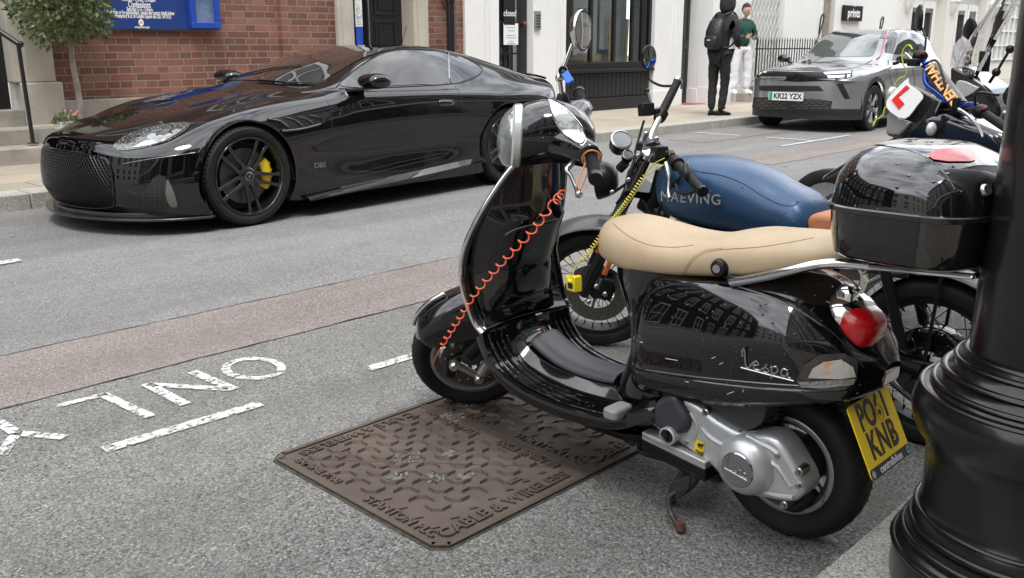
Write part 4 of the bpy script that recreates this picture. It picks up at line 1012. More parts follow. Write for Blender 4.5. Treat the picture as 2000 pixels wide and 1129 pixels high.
# mirrors
for s in (-1, 1):
    bm = BM(); c = Vector((1.12, s*1.02, 1.0)); R = []
    for t, w, h in ((-.14, .02, .02), (-.12, .07, .05), (-.05, .11, .072), (.05, .12, .078), (.12, .10, .066), (.14, .03, .03)):
        R.append([c + Vector((math.cos(k*2*PI/16)*w*1.15*(1 if math.cos(k*2*PI/16) > 0 else .8) - .25*t*0, s*t, math.sin(k*2*PI/16)*h*.85)) for k in range(16)])
    if s < 0: R = R[::-1]
    rings(bm, R); bmesh.ops.recalc_face_normals(bm, faces=bm.faces[:]); mr = put('wing_mirror', bm, 'carblack', gt_, sub=1)
    bm = BM(); rings(bm, [[(.98, s*.85, .912), (1.16, s*.85, .912), (1.16, s*.85, .935), (.98, s*.85, .935)], [(1.04, s*1.0, .935), (1.15, s*1.0, .935), (1.15, s*1.0, .96), (1.04, s*1.0, .96)]]); bmesh.ops.recalc_face_normals(bm, faces=bm.faces[:]); put('mirror_arm', bm, 'gloss', mr, bev=.004)
for ca, cz in AX:
    for sd_ in (-1, 1):
        P = []
        for k in range(-2, 43):
            an = k*PI/40; w = gt_.matrix_world @ Vector((ca+.394*math.cos(an), sd_*1.6, cz+.394*math.sin(an))); h = cb.ray_cast(w, gt_.matrix_world.to_3x3() @ Vector((0, -sd_, 0)))
            if h[0]:
                q = WI @ h[0]
                if abs(q.y) > .8: P.append((q.x, q.y-sd_*.006, q.z))
        bm = BM(); tube(bm, P, .0075, 8); put('arch_lip', bm, 'carblack', gt_)
# underside, arch liners, tail lip, aerial
bm = BM(); box(bm, (-.45, -.8, .14), (3.55, .8, .3)); put('underbody', bm, 'plastic', gt_)
bm = BM()
for ca, cz in AX:
    for s in (-1, 1):
        R = []
        for y in (.60, .93): R.append([(ca+.4*math.cos(k*PI/20), s*y, cz-.08+.47*math.sin(k*PI/20)) for k in range(21)])
        grid_surf(bm, R)
        V = [bm.verts.new((ca+.4*math.cos(k*PI/20), s*.60, cz-.2+.5*math.sin(k*PI/20))) for k in range(21)]; bm.faces.new(V)
put('arch_liner', bm, mat('arch liner', (.004, .004, .004), .9), gt_)
bm = BM(); tube(bm, spl([(3.78, -.62, .945), (3.80, -.4, .975), (3.82, 0, .985), (3.80, .4, .975), (3.78, .62, .945)], 8), .012, 8); put('tail_lip', bm, 'carblack', gt_)
bm = BM(); tube(bm, [(2.35, -.02, 1.27), (2.42, -.02, 1.45)], .003, 6); put('aerial', bm, 'satin', gt_)
# ---- wheels
def tyre(bm, R, rim, w, n=64, mi=0, tread=0):
    pr = [(rim, -w*.42), (rim+.01, -w*.47), ((rim+R)/2, -w*.5), (R-.018, -w*.485), (R-.004, -w*.41), (R, -w*.25), (R+.001, 0), (R, w*.25), (R-.004, w*.41), (R-.018, w*.485), ((rim+R)/2, w*.5), (rim+.01, w*.47), (rim, w*.42)]
    lathe(bm, pr, n, None, mi, axis='y')
def car_wheel(parent, a, z, s, R=.358, rim=.277, w=.265, steer=0., kind='coupe', bo=.82):
    t = bpy.data.objects.new('wheel', None); COL.objects.link(t); t.parent = parent; t.location = (a, s*bo, z); t.rotation_euler = (0, 0, steer + (0 if s > 0 else PI))
    # outward face is +y here
    bm = BM(); tyre(bm, R, rim, w, 72); rnd = random.Random(1)
    for k in range(72):   # grooves across the shoulder
        for sg in (-1, 1):
            a0 = k*2*PI/72; m = Matrix.Rotation(-a0, 4, 'Y'); cbox(bm, (R-.001, sg*w*.40, 0), (.006, w*.12, .004), m)
    for y in (-.055, -.018, .018, .055): lathe(bm, [(R+.0015, y-.003), (R+.0015, y+.003)], 72, None, 0, axis='y')
    put('tyre', bm, 'rubber', t)
    return t
for (a, s) in ((0, -1), (0, 1), (2.81, -1), (2.81, 1)):
    t = car_wheel(gt_, a, .358, s, bo=.825 if a == 0 else .83)
    bm = BM(); lathe(bm, [(.283, .118), (.283, .128), (.274, .130), (.268, .122), (.262, .10), (.256, .03), (.254, -.1), (.275, -.12)], 72, None, 0, axis='y')
    for k in range(5):
        for d in (-1, 1):
            P = [(.045, d*.022, .098), (.085, d*.029, .098), (.15, d*.031, .104), (.21, d*.036, .108), (.262, d*.044, .112)]
            R = []
            for i, (r, c, y) in enumerate(P):
                w = (.018, .014, .012, .012, .015)[i]; h = (.03, .028, .022, .02, .02)[i]
                R.append([(r, y, c-w), (r, y, c+w), (r, y-h, c+w*.9), (r, y-h, c-w*.9)])
            vs0 = len(bm.verts); rings(bm, R); bm.verts.ensure_lookup_table()
            xf(bm, bm.verts[vs0:], Matrix.Rotation(k*2*PI/5+PI/2+.12, 4, 'Y'))
    lathe(bm, [(0, .108), (.035, .108), (.06, .10), (.072, .09), (.072, .05)], 30, None, 0, axis='y')
    put('rim', bm, mat('black wheel paint', (.008, .008, .009), .16, coat=.7) if 'bw' not in M else M['bw'], t, bev=.0015, seg=1)
    bm = BM(); lathe(bm, [(0, .113), (.026, .113), (.030, .106)], 24, None, 0, axis='y'); put('hub_cap', bm, 'satin', t)
    bm = BM(); prism(bm, [(-.022, 0), (0, .006), (.022, 0), (0, -.006)], .113, .115, Matrix.Rotation(-PI/2, 4, 'X') @ Matrix.Rotation(1.2, 4, 'Z')); lathe(bm, [(.027, .114), (.031, .112)], 24, None, 0, axis='y'); put('hub_badge', bm, 'steel', t)
    bm = BM(); lathe(bm, [(.06, .045), (.2, .045), (.2, .02), (.06, .02)], 48, None, 0, axis='y')
    put('brake_disc', bm, mat('worn disc', (.1, .1, .1), .4, .5), t)
    bm = BM(); sgn = 1; P = [(.125, -.62), (.128, .62), (.19, .66), (.222, .4), (.226, 0), (.222, -.4), (.19, -.66)]
    R = []
    for k in range(9):
        ph = -.62+1.24*k/8 + (PI if 0 else 0); th = 0.0 + ph; wv = .014*math.cos(k*PI/1)*0
        r0, r1 = .135, .218-(.012 if k in (0, 8) else 0)
        R.append([(r0*math.cos(th), .02, r0*math.sin(th)), (r0*math.cos(th), .07, r0*math.sin(th)), ((r0+.02)*math.cos(th), .082, (r0+.02)*math.sin(th)), ((r1-.02)*math.cos(th), .084, (r1-.02)*math.sin(th)), (r1*math.cos(th), .07, r1*math.sin(th)), (r1*math.cos(th), .02, r1*math.sin(th))])
    rings(bm, R); bmesh.ops.recalc_face_normals(bm, faces=bm.faces[:])
    for k in (-.35, -.1, .1, .35): cbox(bm, (.222, .055, 0), (.014, .022, .014), Matrix.Rotation(-k, 4, 'Y'))
    c_ = put('brake_caliper', bm, 'yellow', t, bev=.004)
    c_.rotation_euler = (0, 0 if s > 0 else PI, 0)   # always behind the axle
    bm = BM()
    lathe(bm, [(.0, .0), (.25, .0), (.25, -.02)], 30, None, 0, axis='y'); put('wheel_back', bm, 'plastic', t)
# ============================================================ FOREGROUND SCOOTER
SO = Vector((2.114, .988, 0))
sc = thing('scooter', 'glossy black classic scooter with tan seat and black top box over the manhole cover', 'scooter', SO, PI/2)
bpy.context.view_layer.update()
SW = sc.matrix_world.copy(); SI = SW.inverted()
def sl(px, py, t):     # sight line met with the scooter's own plane t metres left of its middle
    q = onX(px, py, SO.x - t); return SI @ q
RAKE = math.radians(26); kx = Vector((-math.sin(RAKE), 0, math.cos(RAKE))); P0 = Vector((1.28, 0, .210))
STEER = Matrix.Translation(P0) @ Matrix.Rotation(math.radians(48), 4, kx) @ Matrix.Translation(-P0)
def steered(bm): bmesh.ops.transform(bm, matrix=STEER, verts=bm.verts[:]); return bm
def mirror_rows(rows): return [[Vector((p[0], -p[1], p[2])) for p in r[:0:-1]] + [Vector(p) for p in r] for r in rows]
M['gv'] = mat('groove black', (.004, .004, .004), .9)
M['seat'] = mat('tan seat vinyl', (.52, .40, .26), .55, bump=(160, .25), bumpd=.0015, vary=(7, (.43, .315, .195), .45, .8), dirt=(38, (.2, .14, .09), .66))
M['box'] = mat('wet glossy black box', (.006, .006, .007), .05, coat=1., spec=.5, drops=60, bump=(2, .015, 1), bumpd=.02)
M['scuff'] = mat('scuffed gloss black', (.008, .008, .009), .12, coat=.8, dirt=(28, (.09, .09, .09), .69), bump=(3, .03, 2), bumpd=.01)
M['platey'] = mat('yellow number plate', (1.0, .70, .01), .45)
# ---- leg shield
E_ = [(.94, .932, .10), (.973, .874, .14), (1.024, .764, .19), (1.064, .665, .215), (1.081, .581, .22), (1.062, .502, .22), (1.032, .422, .21), (1.0, .392, .205)]
rows = []
for i, (s, u, t) in enumerate(spl(E_, 5)):
    k = i/35; bul = .03+.05*math.sin(min(1, k*1.1)*PI); uu = .03*(1-k)
    rows.append([(s+bul*(1-(f)**2), t*f, u+uu*(1-f*f)) for f in [j/10 for j in range(11)]])
bm = BM(); grid_surf(bm, mirror_rows(rows)); bmesh.ops.recalc_face_normals(bm, faces=bm.faces[:])
put('leg_shield', bm, 'gloss', sc, solid=.012)
bm = BM(); ed = [(s, t+.004, u) for s, u, t in spl(E_, 6)]; ed[0] = (ed[0][0]+.004, ed[0][1]-.02, ed[0][2]+.01)
for sg in (1, -1): bm = BM(); tube(bm, [(a+.004, b*sg, c) for a, b, c in ed], .0085, 10); put('edge_trim', bm, 'chrome', sc)
# glove box and knee panel
bm = BM(); rows = []
for i in range(25):
    k = i/24; u = .935-.53*k; es = None
    for (s0, u0, t0), (s1, u1, t1) in zip(E_, E_[1:]):
        if u0 >= u >= u1: f = (u0-u)/(u0-u1); es = (s0+(s1-s0)*f, t0+(t1-t0)*f)
    es = es or (E_[0][0], E_[0][2]); w = min(.178, es[1]*.92); d = .045+.085*math.sin(min(1, .12+k*.98)*PI)**.55 if k < .97 else .05
    if k > .86: d *= 1-((k-.86)/.14)**2*.7
    r = []
    for j in range(13):
        f = j/12; pr = (1-f**3.2)
        if k < .36: pr = (1-f**2)*(.45+.55*k/.36)
        r.append((es[0]+.012-d*pr*1.0, w*f, u+.02*(1-f)))
    rows.append(r)
grid_surf(bm, mirror_rows(rows)); put('glove_box', bm, 'gloss', sc)
gb_ = eval_bvh([o for o in sc.children])
seam('glovebox_gap', [(1092, 430), (1050, 440), (1010, 450), (985, 465), (976, 500), (976, 545), (985, 572), (1020, 578), (1060, 568), (1098, 555)], gb_, .0022, dk, sc)
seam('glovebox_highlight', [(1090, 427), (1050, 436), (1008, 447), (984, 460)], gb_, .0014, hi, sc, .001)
# ---- floor and tunnel
F = [(1.0, .395), (.985, .347), (.93, .293), (.852, .262), (.746, .247), (.625, .247), (.50, .262), (.42, .30), (.36, .345)]
def fl(i, f, n=6):
    q = spl(F, n); return q[i]
q = spl(F, 6); bm = BM(); rows = []
for i, (s, u) in enumerate(q):
    k = i/(len(q)-1); w = .212-.02*max(0, k-.7)/.3; hump = .048*min(1, .4+k*1.2)
    prof = [(0, hump), (.05, hump), (.075, hump*.75), (.095, hump*.15), (.11, 0), (.15, -.003), (.19, -.004), (w-.004, -.008), (w, -.02), (w-.006, -.045), (.13, -.06), (0, -.065)]
    nx = q[min(i+1, len(q)-1)]; pv = q[max(i-1, 0)]; d = Vector((nx[0]-pv[0], nx[1]-pv[1])).normalized(); nn = Vector((-d.y, d.x)); nn = nn if nn.y > 0 or abs(nn.y) < .3 and nn.x < 0 else -nn
    if i < 8: nn = Vector((-.8, .6)).normalized().lerp(Vector((0, 1)), i/8).normalized()
    rows.append([(s+nn.x*h, t, u+nn.y*h) for t, h in prof])
grid_surf(bm, mirror_rows(rows)); put('floorboard', bm, 'gloss', sc, ang=50)
for sg in (1, -1):
    for t in (.118, .142, .166, .188):
        bm = BM(); P = []
        for i, (s, u) in enumerate(q[3:]):
            k = (i+3)/(len(q)-1)
            if k > .80: break
            P.append((s-.0, t*sg, u+.004+.010*max(0, 1-i/8)))
        tube(bm, P, .0052, 8); put('floor_rib', bm, 'glossd', sc)
bm = BM(); rows = []
mt = [(.93, .358), (.87, .330), (.80, .309), (.72, .301), (.64, .303), (.59, .310)]
for s, u in spl(mt, 4): rows.append([(s, t, u+.004-.018*(t/.065)**4) for t in [-.068+.136*j/12 for j in range(13)]])
grid_surf(bm, rows); put('tunnel_mat', bm, mat('grey rubber mat', (.06, .06, .065), .45, bump=(200, .2), bumpd=.001), sc, solid=.008)
bm = BM(); cbox(bm, (0, 0, 0), (.012, .04, .002)); o = put('flag_badge', bm, mat('badge green', (.05, .25, .2), .4), sc, loc=(.925, .04, .382), rot=(0, .5, 0))
bm = BM(); cbox(bm, (0, 0, 0), (.0125, .013, .003)); cbox(bm, (0, -.0135, 0), (.0121, .013, .0032), None, 1); put('badge_stripe', bm, None, o, False, mats=['whitesign', 'red'])
bm = BM(); rings(bm, [[(s, t*f, u) for t in (-1, 1)]+[(s-.0, t*f*.6, u-.05) for t in (1, -1)] for s, u, f in ((.80, .20, .17), (.62, .19, .17), (.50, .185, .15), (.42, .2, .14), (.38, .27, .14))]); bmesh.ops.recalc_face_normals(bm, faces=bm.faces[:])
put('belly_pan', bm, 'plastic', sc, bev=.01)
bm = BM(); prism(bm, rrect(.05, .085, .015), 0, .03, Matrix.Translation((.475, .195, .262))); put('footrest_pad', bm, mat('grey rubber pad', (.25, .25, .25), .5, bump=(150, .3)), sc, bev=.006)
bm = BM(); rings(bm, [[(.44, .12, .24), (.44, .215, .245), (.44, .21, .29), (.44, .12, .30)], [(.35, .12, .27), (.35, .205, .275), (.35, .2, .325), (.35, .12, .33)]]); bmesh.ops.recalc_face_normals(bm, faces=bm.faces[:]); put('footrest_end', bm, 'glossd', sc, bev=.008)
# ---- column below the seat
bm = BM(); R = []
for u, c, hl, hw in ((.28, .45, .15, .11), (.34, .45, .12, .105), (.42, .455, .085, .105), (.50, .455, .078, .12), (.58, .455, .105, .135), (.64, .45, .135, .145), (.675, .44, .15, .145)):
    R.append([(c+hl*abs(math.cos(a))**.8*(1 if math.cos(a) > 0 else -1), hw*abs(math.sin(a))**.7*(1 if math.sin(a) > 0 else -1), u) for a in [k*2*PI/32 for k in range(32)]])
rings(bm, R); put('seat_column', bm, 'gloss', sc, ang=60)
# ---- rear body
RB = [
 (.455, [(0, .665), (.10, .66), (.13, .625), (.15, .58), (.162, .50), (.165, .425), (.169, .405), (.165, .37), (.15, .345)]),
 (.415, [(0, .68), (.12, .672), (.155, .635), (.178, .59), (.195, .51), (.188, .425), (.193, .408), (.188, .37), (.17, .345)]),
 (.36, [(0, .685), (.125, .68), (.163, .657), (.188, .605), (.206, .52), (.196, .432), (.201, .414), (.197, .38), (.18, .352)]),
 (.27, [(0, .69), (.13, .685), (.168, .676), (.195, .628), (.215, .535), (.203, .444), (.208, .427), (.204, .392), (.185, .363)]),
 (.17, [(0, .70), (.13, .693), (.168, .688), (.198, .64), (.22, .545), (.207, .457), (.212, .44), (.207, .405), (.19, .38)]),
 (.05, [(0, .715), (.12, .703), (.166, .682), (.197, .635), (.213, .56), (.20, .473), (.204, .456), (.2, .425), (.18, .405)]),
 (-.03, [(0, .712), (.095, .69), (.152, .655), (.185, .615), (.197, .56), (.187, .485), (.19, .468), (.185, .445), (.17, .43)]),
 (-.095, [(0, .67), (.075, .64), (.125, .618), (.158, .59), (.168, .555), (.163, .494), (.167, .477), (.163, .457), (.15, .445)]),
 (-.145, [(0, .62), (.06, .60), (.09, .572), (.118, .562), (.132, .545), (.135, .502), (.14, .487), (.135, .467), (.12, .457)]),
 (-.175, [(0, .565), (.04, .56), (.055, .55), (.066, .545), (.074, .535), (.08, .512), (.087, .497), (.082, .48), (.07, .47)]),
 (-.192, [(0, .535), (.02, .533), (.03, .53), (.038, .527), (.044, .522), (.05, .514), (.056, .503), (.05, .488), (.04, .48)])]
G = cat2([[(s, t, u) for t, u in r] for s, r in RB], 7, 5)
bm = BM(); grid_surf(bm, mirror_rows(G)); bmesh.ops.recalc_face_normals(bm, faces=bm.faces[:]); put('rear_body', bm, 'glossd', sc, ang=28)
bb = eval_bvh([o for o in sc.children if o.name.startswith(('rear_body', 'seat_column'))])
seam('cowl_gap', [(1262, 720), (1246, 690), (1241, 650), (1249, 603), (1275, 570), (1320, 555), (1380, 551), (1430, 556), (1500, 577), (1560, 605), (1620, 645), (1665, 690), (1690, 722)], bb, .0018, dk, sc)
seam('cowl_lower_highlight', [(1262, 722), (1330, 732), (1400, 740), (1500, 749), (1580, 754)], bb, .0016, hi, sc, .001)  # silver line painted as the highlight along the lower cowl gap
seam('cowl_edge_highlight', [(1440, 560), (1500, 579), (1560, 607), (1612, 642)], bb, .0012, hi, sc, .001)  # pale line painted as the highlight on the cowl crease
for P in ([(1390, 700), (1404, 694)], [(1405, 712), (1420, 704)], [(1420, 770), (1440, 762)], [(1452, 760), (1450, 772)], [(1338, 745), (1352, 748)], [(1250, 668), (1262, 670)], [(1300, 700), (1330, 705)]):
    seam('scratch', P, bb, .0007, 'whitesign', sc, .0005, 0)
# ---- seat
SL = [(.648, .725, .715, .03), (.64, .775, .69, .085), (.615, .79, .672, .12), (.565, .79, .66, .138), (.50, .783, .652, .148), (.42, .772, .662, .152), (.34, .770, .672, .155), (.29, .778, .680, .157), (.24, .793, .687, .16), (.185, .806, .694, .16), (.12, .811, .708, .155), (.03, .818, .735, .14), (-.06, .822, .768, .12), (-.10, .822, .785, .10), (-.125, .812, .795, .06)]
R = []
for s, ut, ub, w in spl(SL, 4):
    h = (ut-ub); r = []
    for k in range(28):
        a = 2*PI*k/28; c, sn = math.cos(a), math.sin(a); e = .62
        y = w*abs(c)**e*(1 if c > 0 else -1); z = (ut+ub)/2 + h/2*abs(sn)**(.75 if sn > 0 else .4)*(1 if sn > 0 else -1)
        if sn > 0: y *= 1-.10*sn
        r.append((s+.006*c*0, y, z))
    R.append(r)
bm = BM(); rings(bm, R); st_ = put('seat', bm, 'seat', sc, ang=70)
sb = eval_bvh([st_]); thr = mat('seat thread', (.22, .15, .09), .7)
seam('stitching', [(1198, 437), (1215, 452), (1240, 468), (1275, 480), (1320, 483), (1360, 478)], sb, .0011, thr, sc)
seam('stitching', [(1337, 553), (1340, 530), (1355, 508), (1380, 493), (1420, 487), (1480, 483), (1540, 474), (1598, 463)], sb, .0011, thr, sc)
seam('stitching', [(1333, 553), (1336, 530), (1351, 506), (1377, 490), (1418, 484)], sb, .0009, thr, sc)
h = sb.ray_cast(CAM, ray(1406, 523)); c = SI @ h[0]
bm = BM(); lathe(bm, [(0, .016), (.012, .016), (.020, .012), (.0245, 0), (.0245, -.01)], 24, Matrix.Translation(c) @ Matrix.Rotation(-PI/2, 4, 'X')); k_ = put('seat_lock', bm, 'satin', sc)
bm = BM(); lathe(bm, [(0, .0175), (.0105, .0175), (.0105, .0155)], 18, Matrix.Translation(c) @ Matrix.Rotation(-PI/2, 4, 'X')); put('lock_barrel', bm, 'steel', k_)
bm = BM(); c = sl(1438, 547, .162); cbox(bm, c, (.05, .02, .022)); put('seat_notch', bm, 'satin', sc, bev=.005)
# ---- grab rail and carrier
for sg in (1, -1):
    P = [(.160, .165*sg, .700), (.10, .168*sg, .719), (.02, .166*sg, .749), (-.05, .155*sg, .776), (-.10, .14*sg, .785), (-.16, .12*sg, .786)]
    bm = BM(); tube(bm, spl(P, 5), .0115, 12); put('grab_rail', bm, 'chrome', sc)
for sg in (1, -1):
    bm = BM(); tube(bm, spl([(-.10, .13*sg, .782), (-.25, .11*sg, .788), (-.37, .09*sg, .792)], 4), .007, 8); put('carrier_tube', bm, 'chrome', sc)
bm = BM()
tube(bm, spl([(-.10, .05, .78), (-.12, .045, .74), (-.11, .04, .70)], 4), .009, 8); tube(bm, [(-.37, -.09, .792), (-.39, 0, .792), (-.37, .09, .792)], .007, 8)
put('carrier_stay', bm, 'chrome', sc)
bm = BM(); rings(bm, [[(-.085+a*.9, .05+b, u) for a, b in rrect(.05*f, .045*f, .012)] for u, f in ((.665, .9), (.70, 1.05), (.715, .6))]); put('stay_bracket', bm, 'chrome', sc)
# ---- top box
def boxring(u, hs, ht, c=-.222, e=.55, n=48):
    r = []
    for k in range(n):
        a = 2*PI*k/n; cs, sn = math.cos(a), math.sin(a)
        x = hs*abs(cs)**e*(1 if cs > 0 else -1); y = ht*abs(sn)**e*(1 if sn > 0 else -1)
        if cs < 0: x *= 1+.10*(1-(y/ht)**2)
        r.append((c+x, y, u))
    return r
bm = BM(); R = [boxring(u, a*.93, b*.97) for u, a, b in ((.803, .10, .14), (.805, .145, .175), (.811, .158, .195), (.82, .166, .205), (.86, .173, .212), (.90, .176, .216), (.917, .177, .218))]
rings(bm, R); tb = put('top_box_base', bm, 'box', sc, ang=50)
bm = BM(); rings(bm, [boxring(u, a*.93, b*.97) for u, a, b in ((.914, .181, .223), (.916, .1845, .2265), (.926, .1845, .2265), (.929, .181, .223))]); put('top_box_seam', bm, 'scuff', sc)
LD = [(.928, .178, .218, 0), (.95, .176, .216, 0), (.985, .170, .208, .002), (1.012, .154, .189, .006), (1.033, .132, .163, .01), (1.048, .105, .131, .012), (1.056, .08, .10, .012), (1.0595, .04, .05, .012), (1.060, .004, .005, .012)]
bm = BM(); rings(bm, [boxring(u, a*.93, b*.97, -.222+c, .55+.25*(i/8)) for i, (u, a, b, c) in enumerate(spl(LD, 4)) for i in [i/4]]); ld = put('top_box_lid', bm, 'box', sc, ang=80)
bx = eval_bvh([tb, ld])
def sc_campatch(*a, **k): return campatch(*a, **k)
sc_campatch('top_box_reflector', [(1814, 301), (1828, 294), (1860, 290), (1890, 290), (1902, 301), (1906, 313), (1895, 317), (1850, 317), (1822, 313), (1812, 306)], bx, .003, 'red', sc, 8)
seam('lid_crease', [(1650, 300), (1700, 285), (1760, 290), (1810, 308), (1850, 345), (1870, 380)], bx, .0015, 'box', sc, .0)
h = bx.ray_cast(CAM, ray(1925, 372))
if h[0]:
    c = SI @ h[0]; bm = BM(); lathe(bm, [(0, .006), (.011, .006), (.014, 0), (.014, -.01)], 20, Matrix.Translation(c) @ (SI.to_3x3() @ h[1]).to_track_quat('Z', 'Y').to_matrix().to_4x4()); put('box_lock', bm, 'steel', sc)
# ---- tail lamp
def blob(name, c, r, m, rot=(0, 0, 0), e=.8, parent=None, seg=28):
    bm = BM(); R = []
    for i in range(1, 14):
        ph = -PI/2+PI*i/14; rr_ = math.cos(ph)**e; z = math.sin(ph)
        R.append([(r[0]*z, r[1]*rr_*abs(math.cos(a))**e*(1 if math.cos(a) > 0 else -1), r[2]*rr_*abs(math.sin(a))**e*(1 if math.sin(a) > 0 else -1)) for a in [2*PI*k/seg for k in range(seg)]])
    rings(bm, R); bmesh.ops.recalc_face_normals(bm, faces=bm.faces[:]); return put(name, bm, m, parent or sc, ang=80, loc=c, rot=rot)
tz = blob('tail_lamp_bezel', (-.078, .022, .624), (.068, .080, .070), 'chrome', (0, -.35, 0))
blob('tail_lamp_lens', (-.108, .032, .616), (.062, .070, .058), 'red', (0, -.35, 0), .7)
# ---- number plate and hanger
bm = BM(); prism(bm, rrect(.12, .16, .02), -.006, -.002, basis((-.140, 0, .40), (0, -1, 0), (.42, 0, .9))); put('plate_hanger', bm, 'plastic', sc)
pb = basis((-.175, 0, .352), (0, -1, 0), (.44, 0, .90))
bm = BM(); prism(bm, rrect(.226, .182, .012), 0, .003, pb); np_ = put('number_plate', bm, 'platey', sc, bev=.0005)
bm = BM(); prism(bm, rrect(.226, .026, .01), .003, .0038, pb @ Matrix.Translation((0, -.078, 0))); put('plate_strip', bm, 'ink', np_)
text('plate_characters', 'PO61', .092, 'ink', np_, pb @ Matrix.Translation((0, .05, .0035)), .0006, .0022, .72, spacing=1.08)
text('plate_characters', 'KNB', .092, 'ink', np_, pb @ Matrix.Translation((0, -.022, .0035)), .0006, .0022, .80, spacing=1.08)
text('dealer_name', 'centralbikes', .026, 'whitesign', np_, pb @ Matrix.Translation((.0, -.0785, .0042)), .0003, .0005, 1.0)
for x in (-.1, .1):
    bm = BM(); lathe(bm, [(.005, .0048), (.0095, .0048)], 20, pb @ Matrix.Translation((x, -.078, 0))); put('dealer_logo', bm, mat('pale blue', (.25, .45, .7), .4), np_)
bm = BM(); lathe(bm, [(0, .0048), (.005, .0048)], 16, pb @ Matrix.Translation((-.1, -.078, 0))); put('dealer_logo', bm, mat('pale orange', (.8, .4, .2), .4), np_)
bm = BM()
for x, y in ((0, .045), (-.045, -.03), (.05, -.03)): lathe(bm, [(0, .006), (.004, .0055), (.006, .003)], 12, pb @ Matrix.Translation((x, y, 0)))
put('plate_screw', bm, 'ink', np_)
bm = BM(); rings(bm, [[(x, t, u) for x, t, u in q_] for q_ in ([(-.150, -.05, .532), (-.192, -.05, .512), (-.190, -.05, .478), (-.150, -.05, .485)], [(-.150, .035, .532), (-.190, .035, .515), (-.186, .035, .480), (-.150, .035, .485)])]); bmesh.ops.recalc_face_normals(bm, faces=bm.faces[:]); put('rear_reflector_trim', bm, 'steel', sc, bev=.005)
# ---- rear indicator patched with tape, scooter name
sc_campatch('tape', [(1556, 742), (1570, 712), (1600, 692), (1645, 690), (1674, 706), (1672, 742), (1650, 762), (1600, 762), (1560, 752)], bb, .004, mat('clear brown tape', (.05, .045, .04), .22, coat=.6, bump=(60, .8), bumpd=.004), sc, 7)
sc_campatch('indicator', [(1578, 735), (1588, 716), (1608, 705), (1640, 702), (1662, 716), (1668, 734), (1640, 738)], bb, .009, mat('cracked clear lens', (.55, .52, .47), .12, coat=1., bump=(70, .8), bumpd=.004, vary=(30, (.7, .35, .12), .55, .66)), sc, 6)
sc_campatch('tape', [(1560, 744), (1668, 738), (1664, 750), (1610, 757), (1565, 755)], bb, .006, mat('grey tape', (.28, .27, .26), .35, coat=.4, bump=(120, .8)), sc, 7)
def strokes(bm, ST_, org, ux, uy, r, n=6, flat=1.):
    for s_ in ST_:
        P = [Vector(org)+Vector(ux)*a+Vector(uy)*b for a, b in spl(s_, 5)]; tube(bm, P, r, n)
SCRIPT = [[(0, .95), (-.04, 1.35), (.06, 1.65), (.12, 1.25), (.2, .5), (.32, .15), (.5, .3), (.72, .75), (.9, .9)],
          [(.75, .45), (1.02, .62), (.92, .85), (.72, .6), (.8, .2), (1.1, .2), (1.3, .4)], [(1.3, .3), (1.55, .85), (1.42, .6), (1.7, .35), (1.55, .15), (1.35, .2)],
          [(1.8, .8), (1.85, .3), (1.85, -.25)], [(1.87, .7), (2.1, .82), (2.2, .5), (2.0, .2), (1.88, .3)], [(2.8, .75), (2.5, .78), (2.42, .35), (2.65, .22), (2.82, .6), (2.82, .25), (3.0, .2)],
          [(-.05, 0), (1., -.0), (2., 0), (3.2, .02)]]
def logo(name, px, py, L_, bvh, m, parent, tilt=0, r=.0016):
    h = bvh.ray_cast(CAM, ray(px, py)); c = SI @ h[0]; n = SI.to_3x3() @ h[1]; n = n if n.y > 0 else -n
    ux = Vector((-1, 0, 0)); ux = (ux - n*ux.dot(n)).normalized(); uy = -ux.cross(n) if ux.cross(n).z < 0 else ux.cross(n)
    ux, uy = ux*math.cos(tilt)+uy*math.sin(tilt), uy*math.cos(tilt)-ux*math.sin(tilt); s_ = L_/3.2
    bm = BM(); strokes(bm, SCRIPT, c+n*.002-ux*L_/2-uy*.3*s_, ux*s_, uy*s_*.82, r); return put(name, bm, m, parent)
logo('script_badge', 1500, 722, .128, bb, 'steel', sc, -.10, .0022)
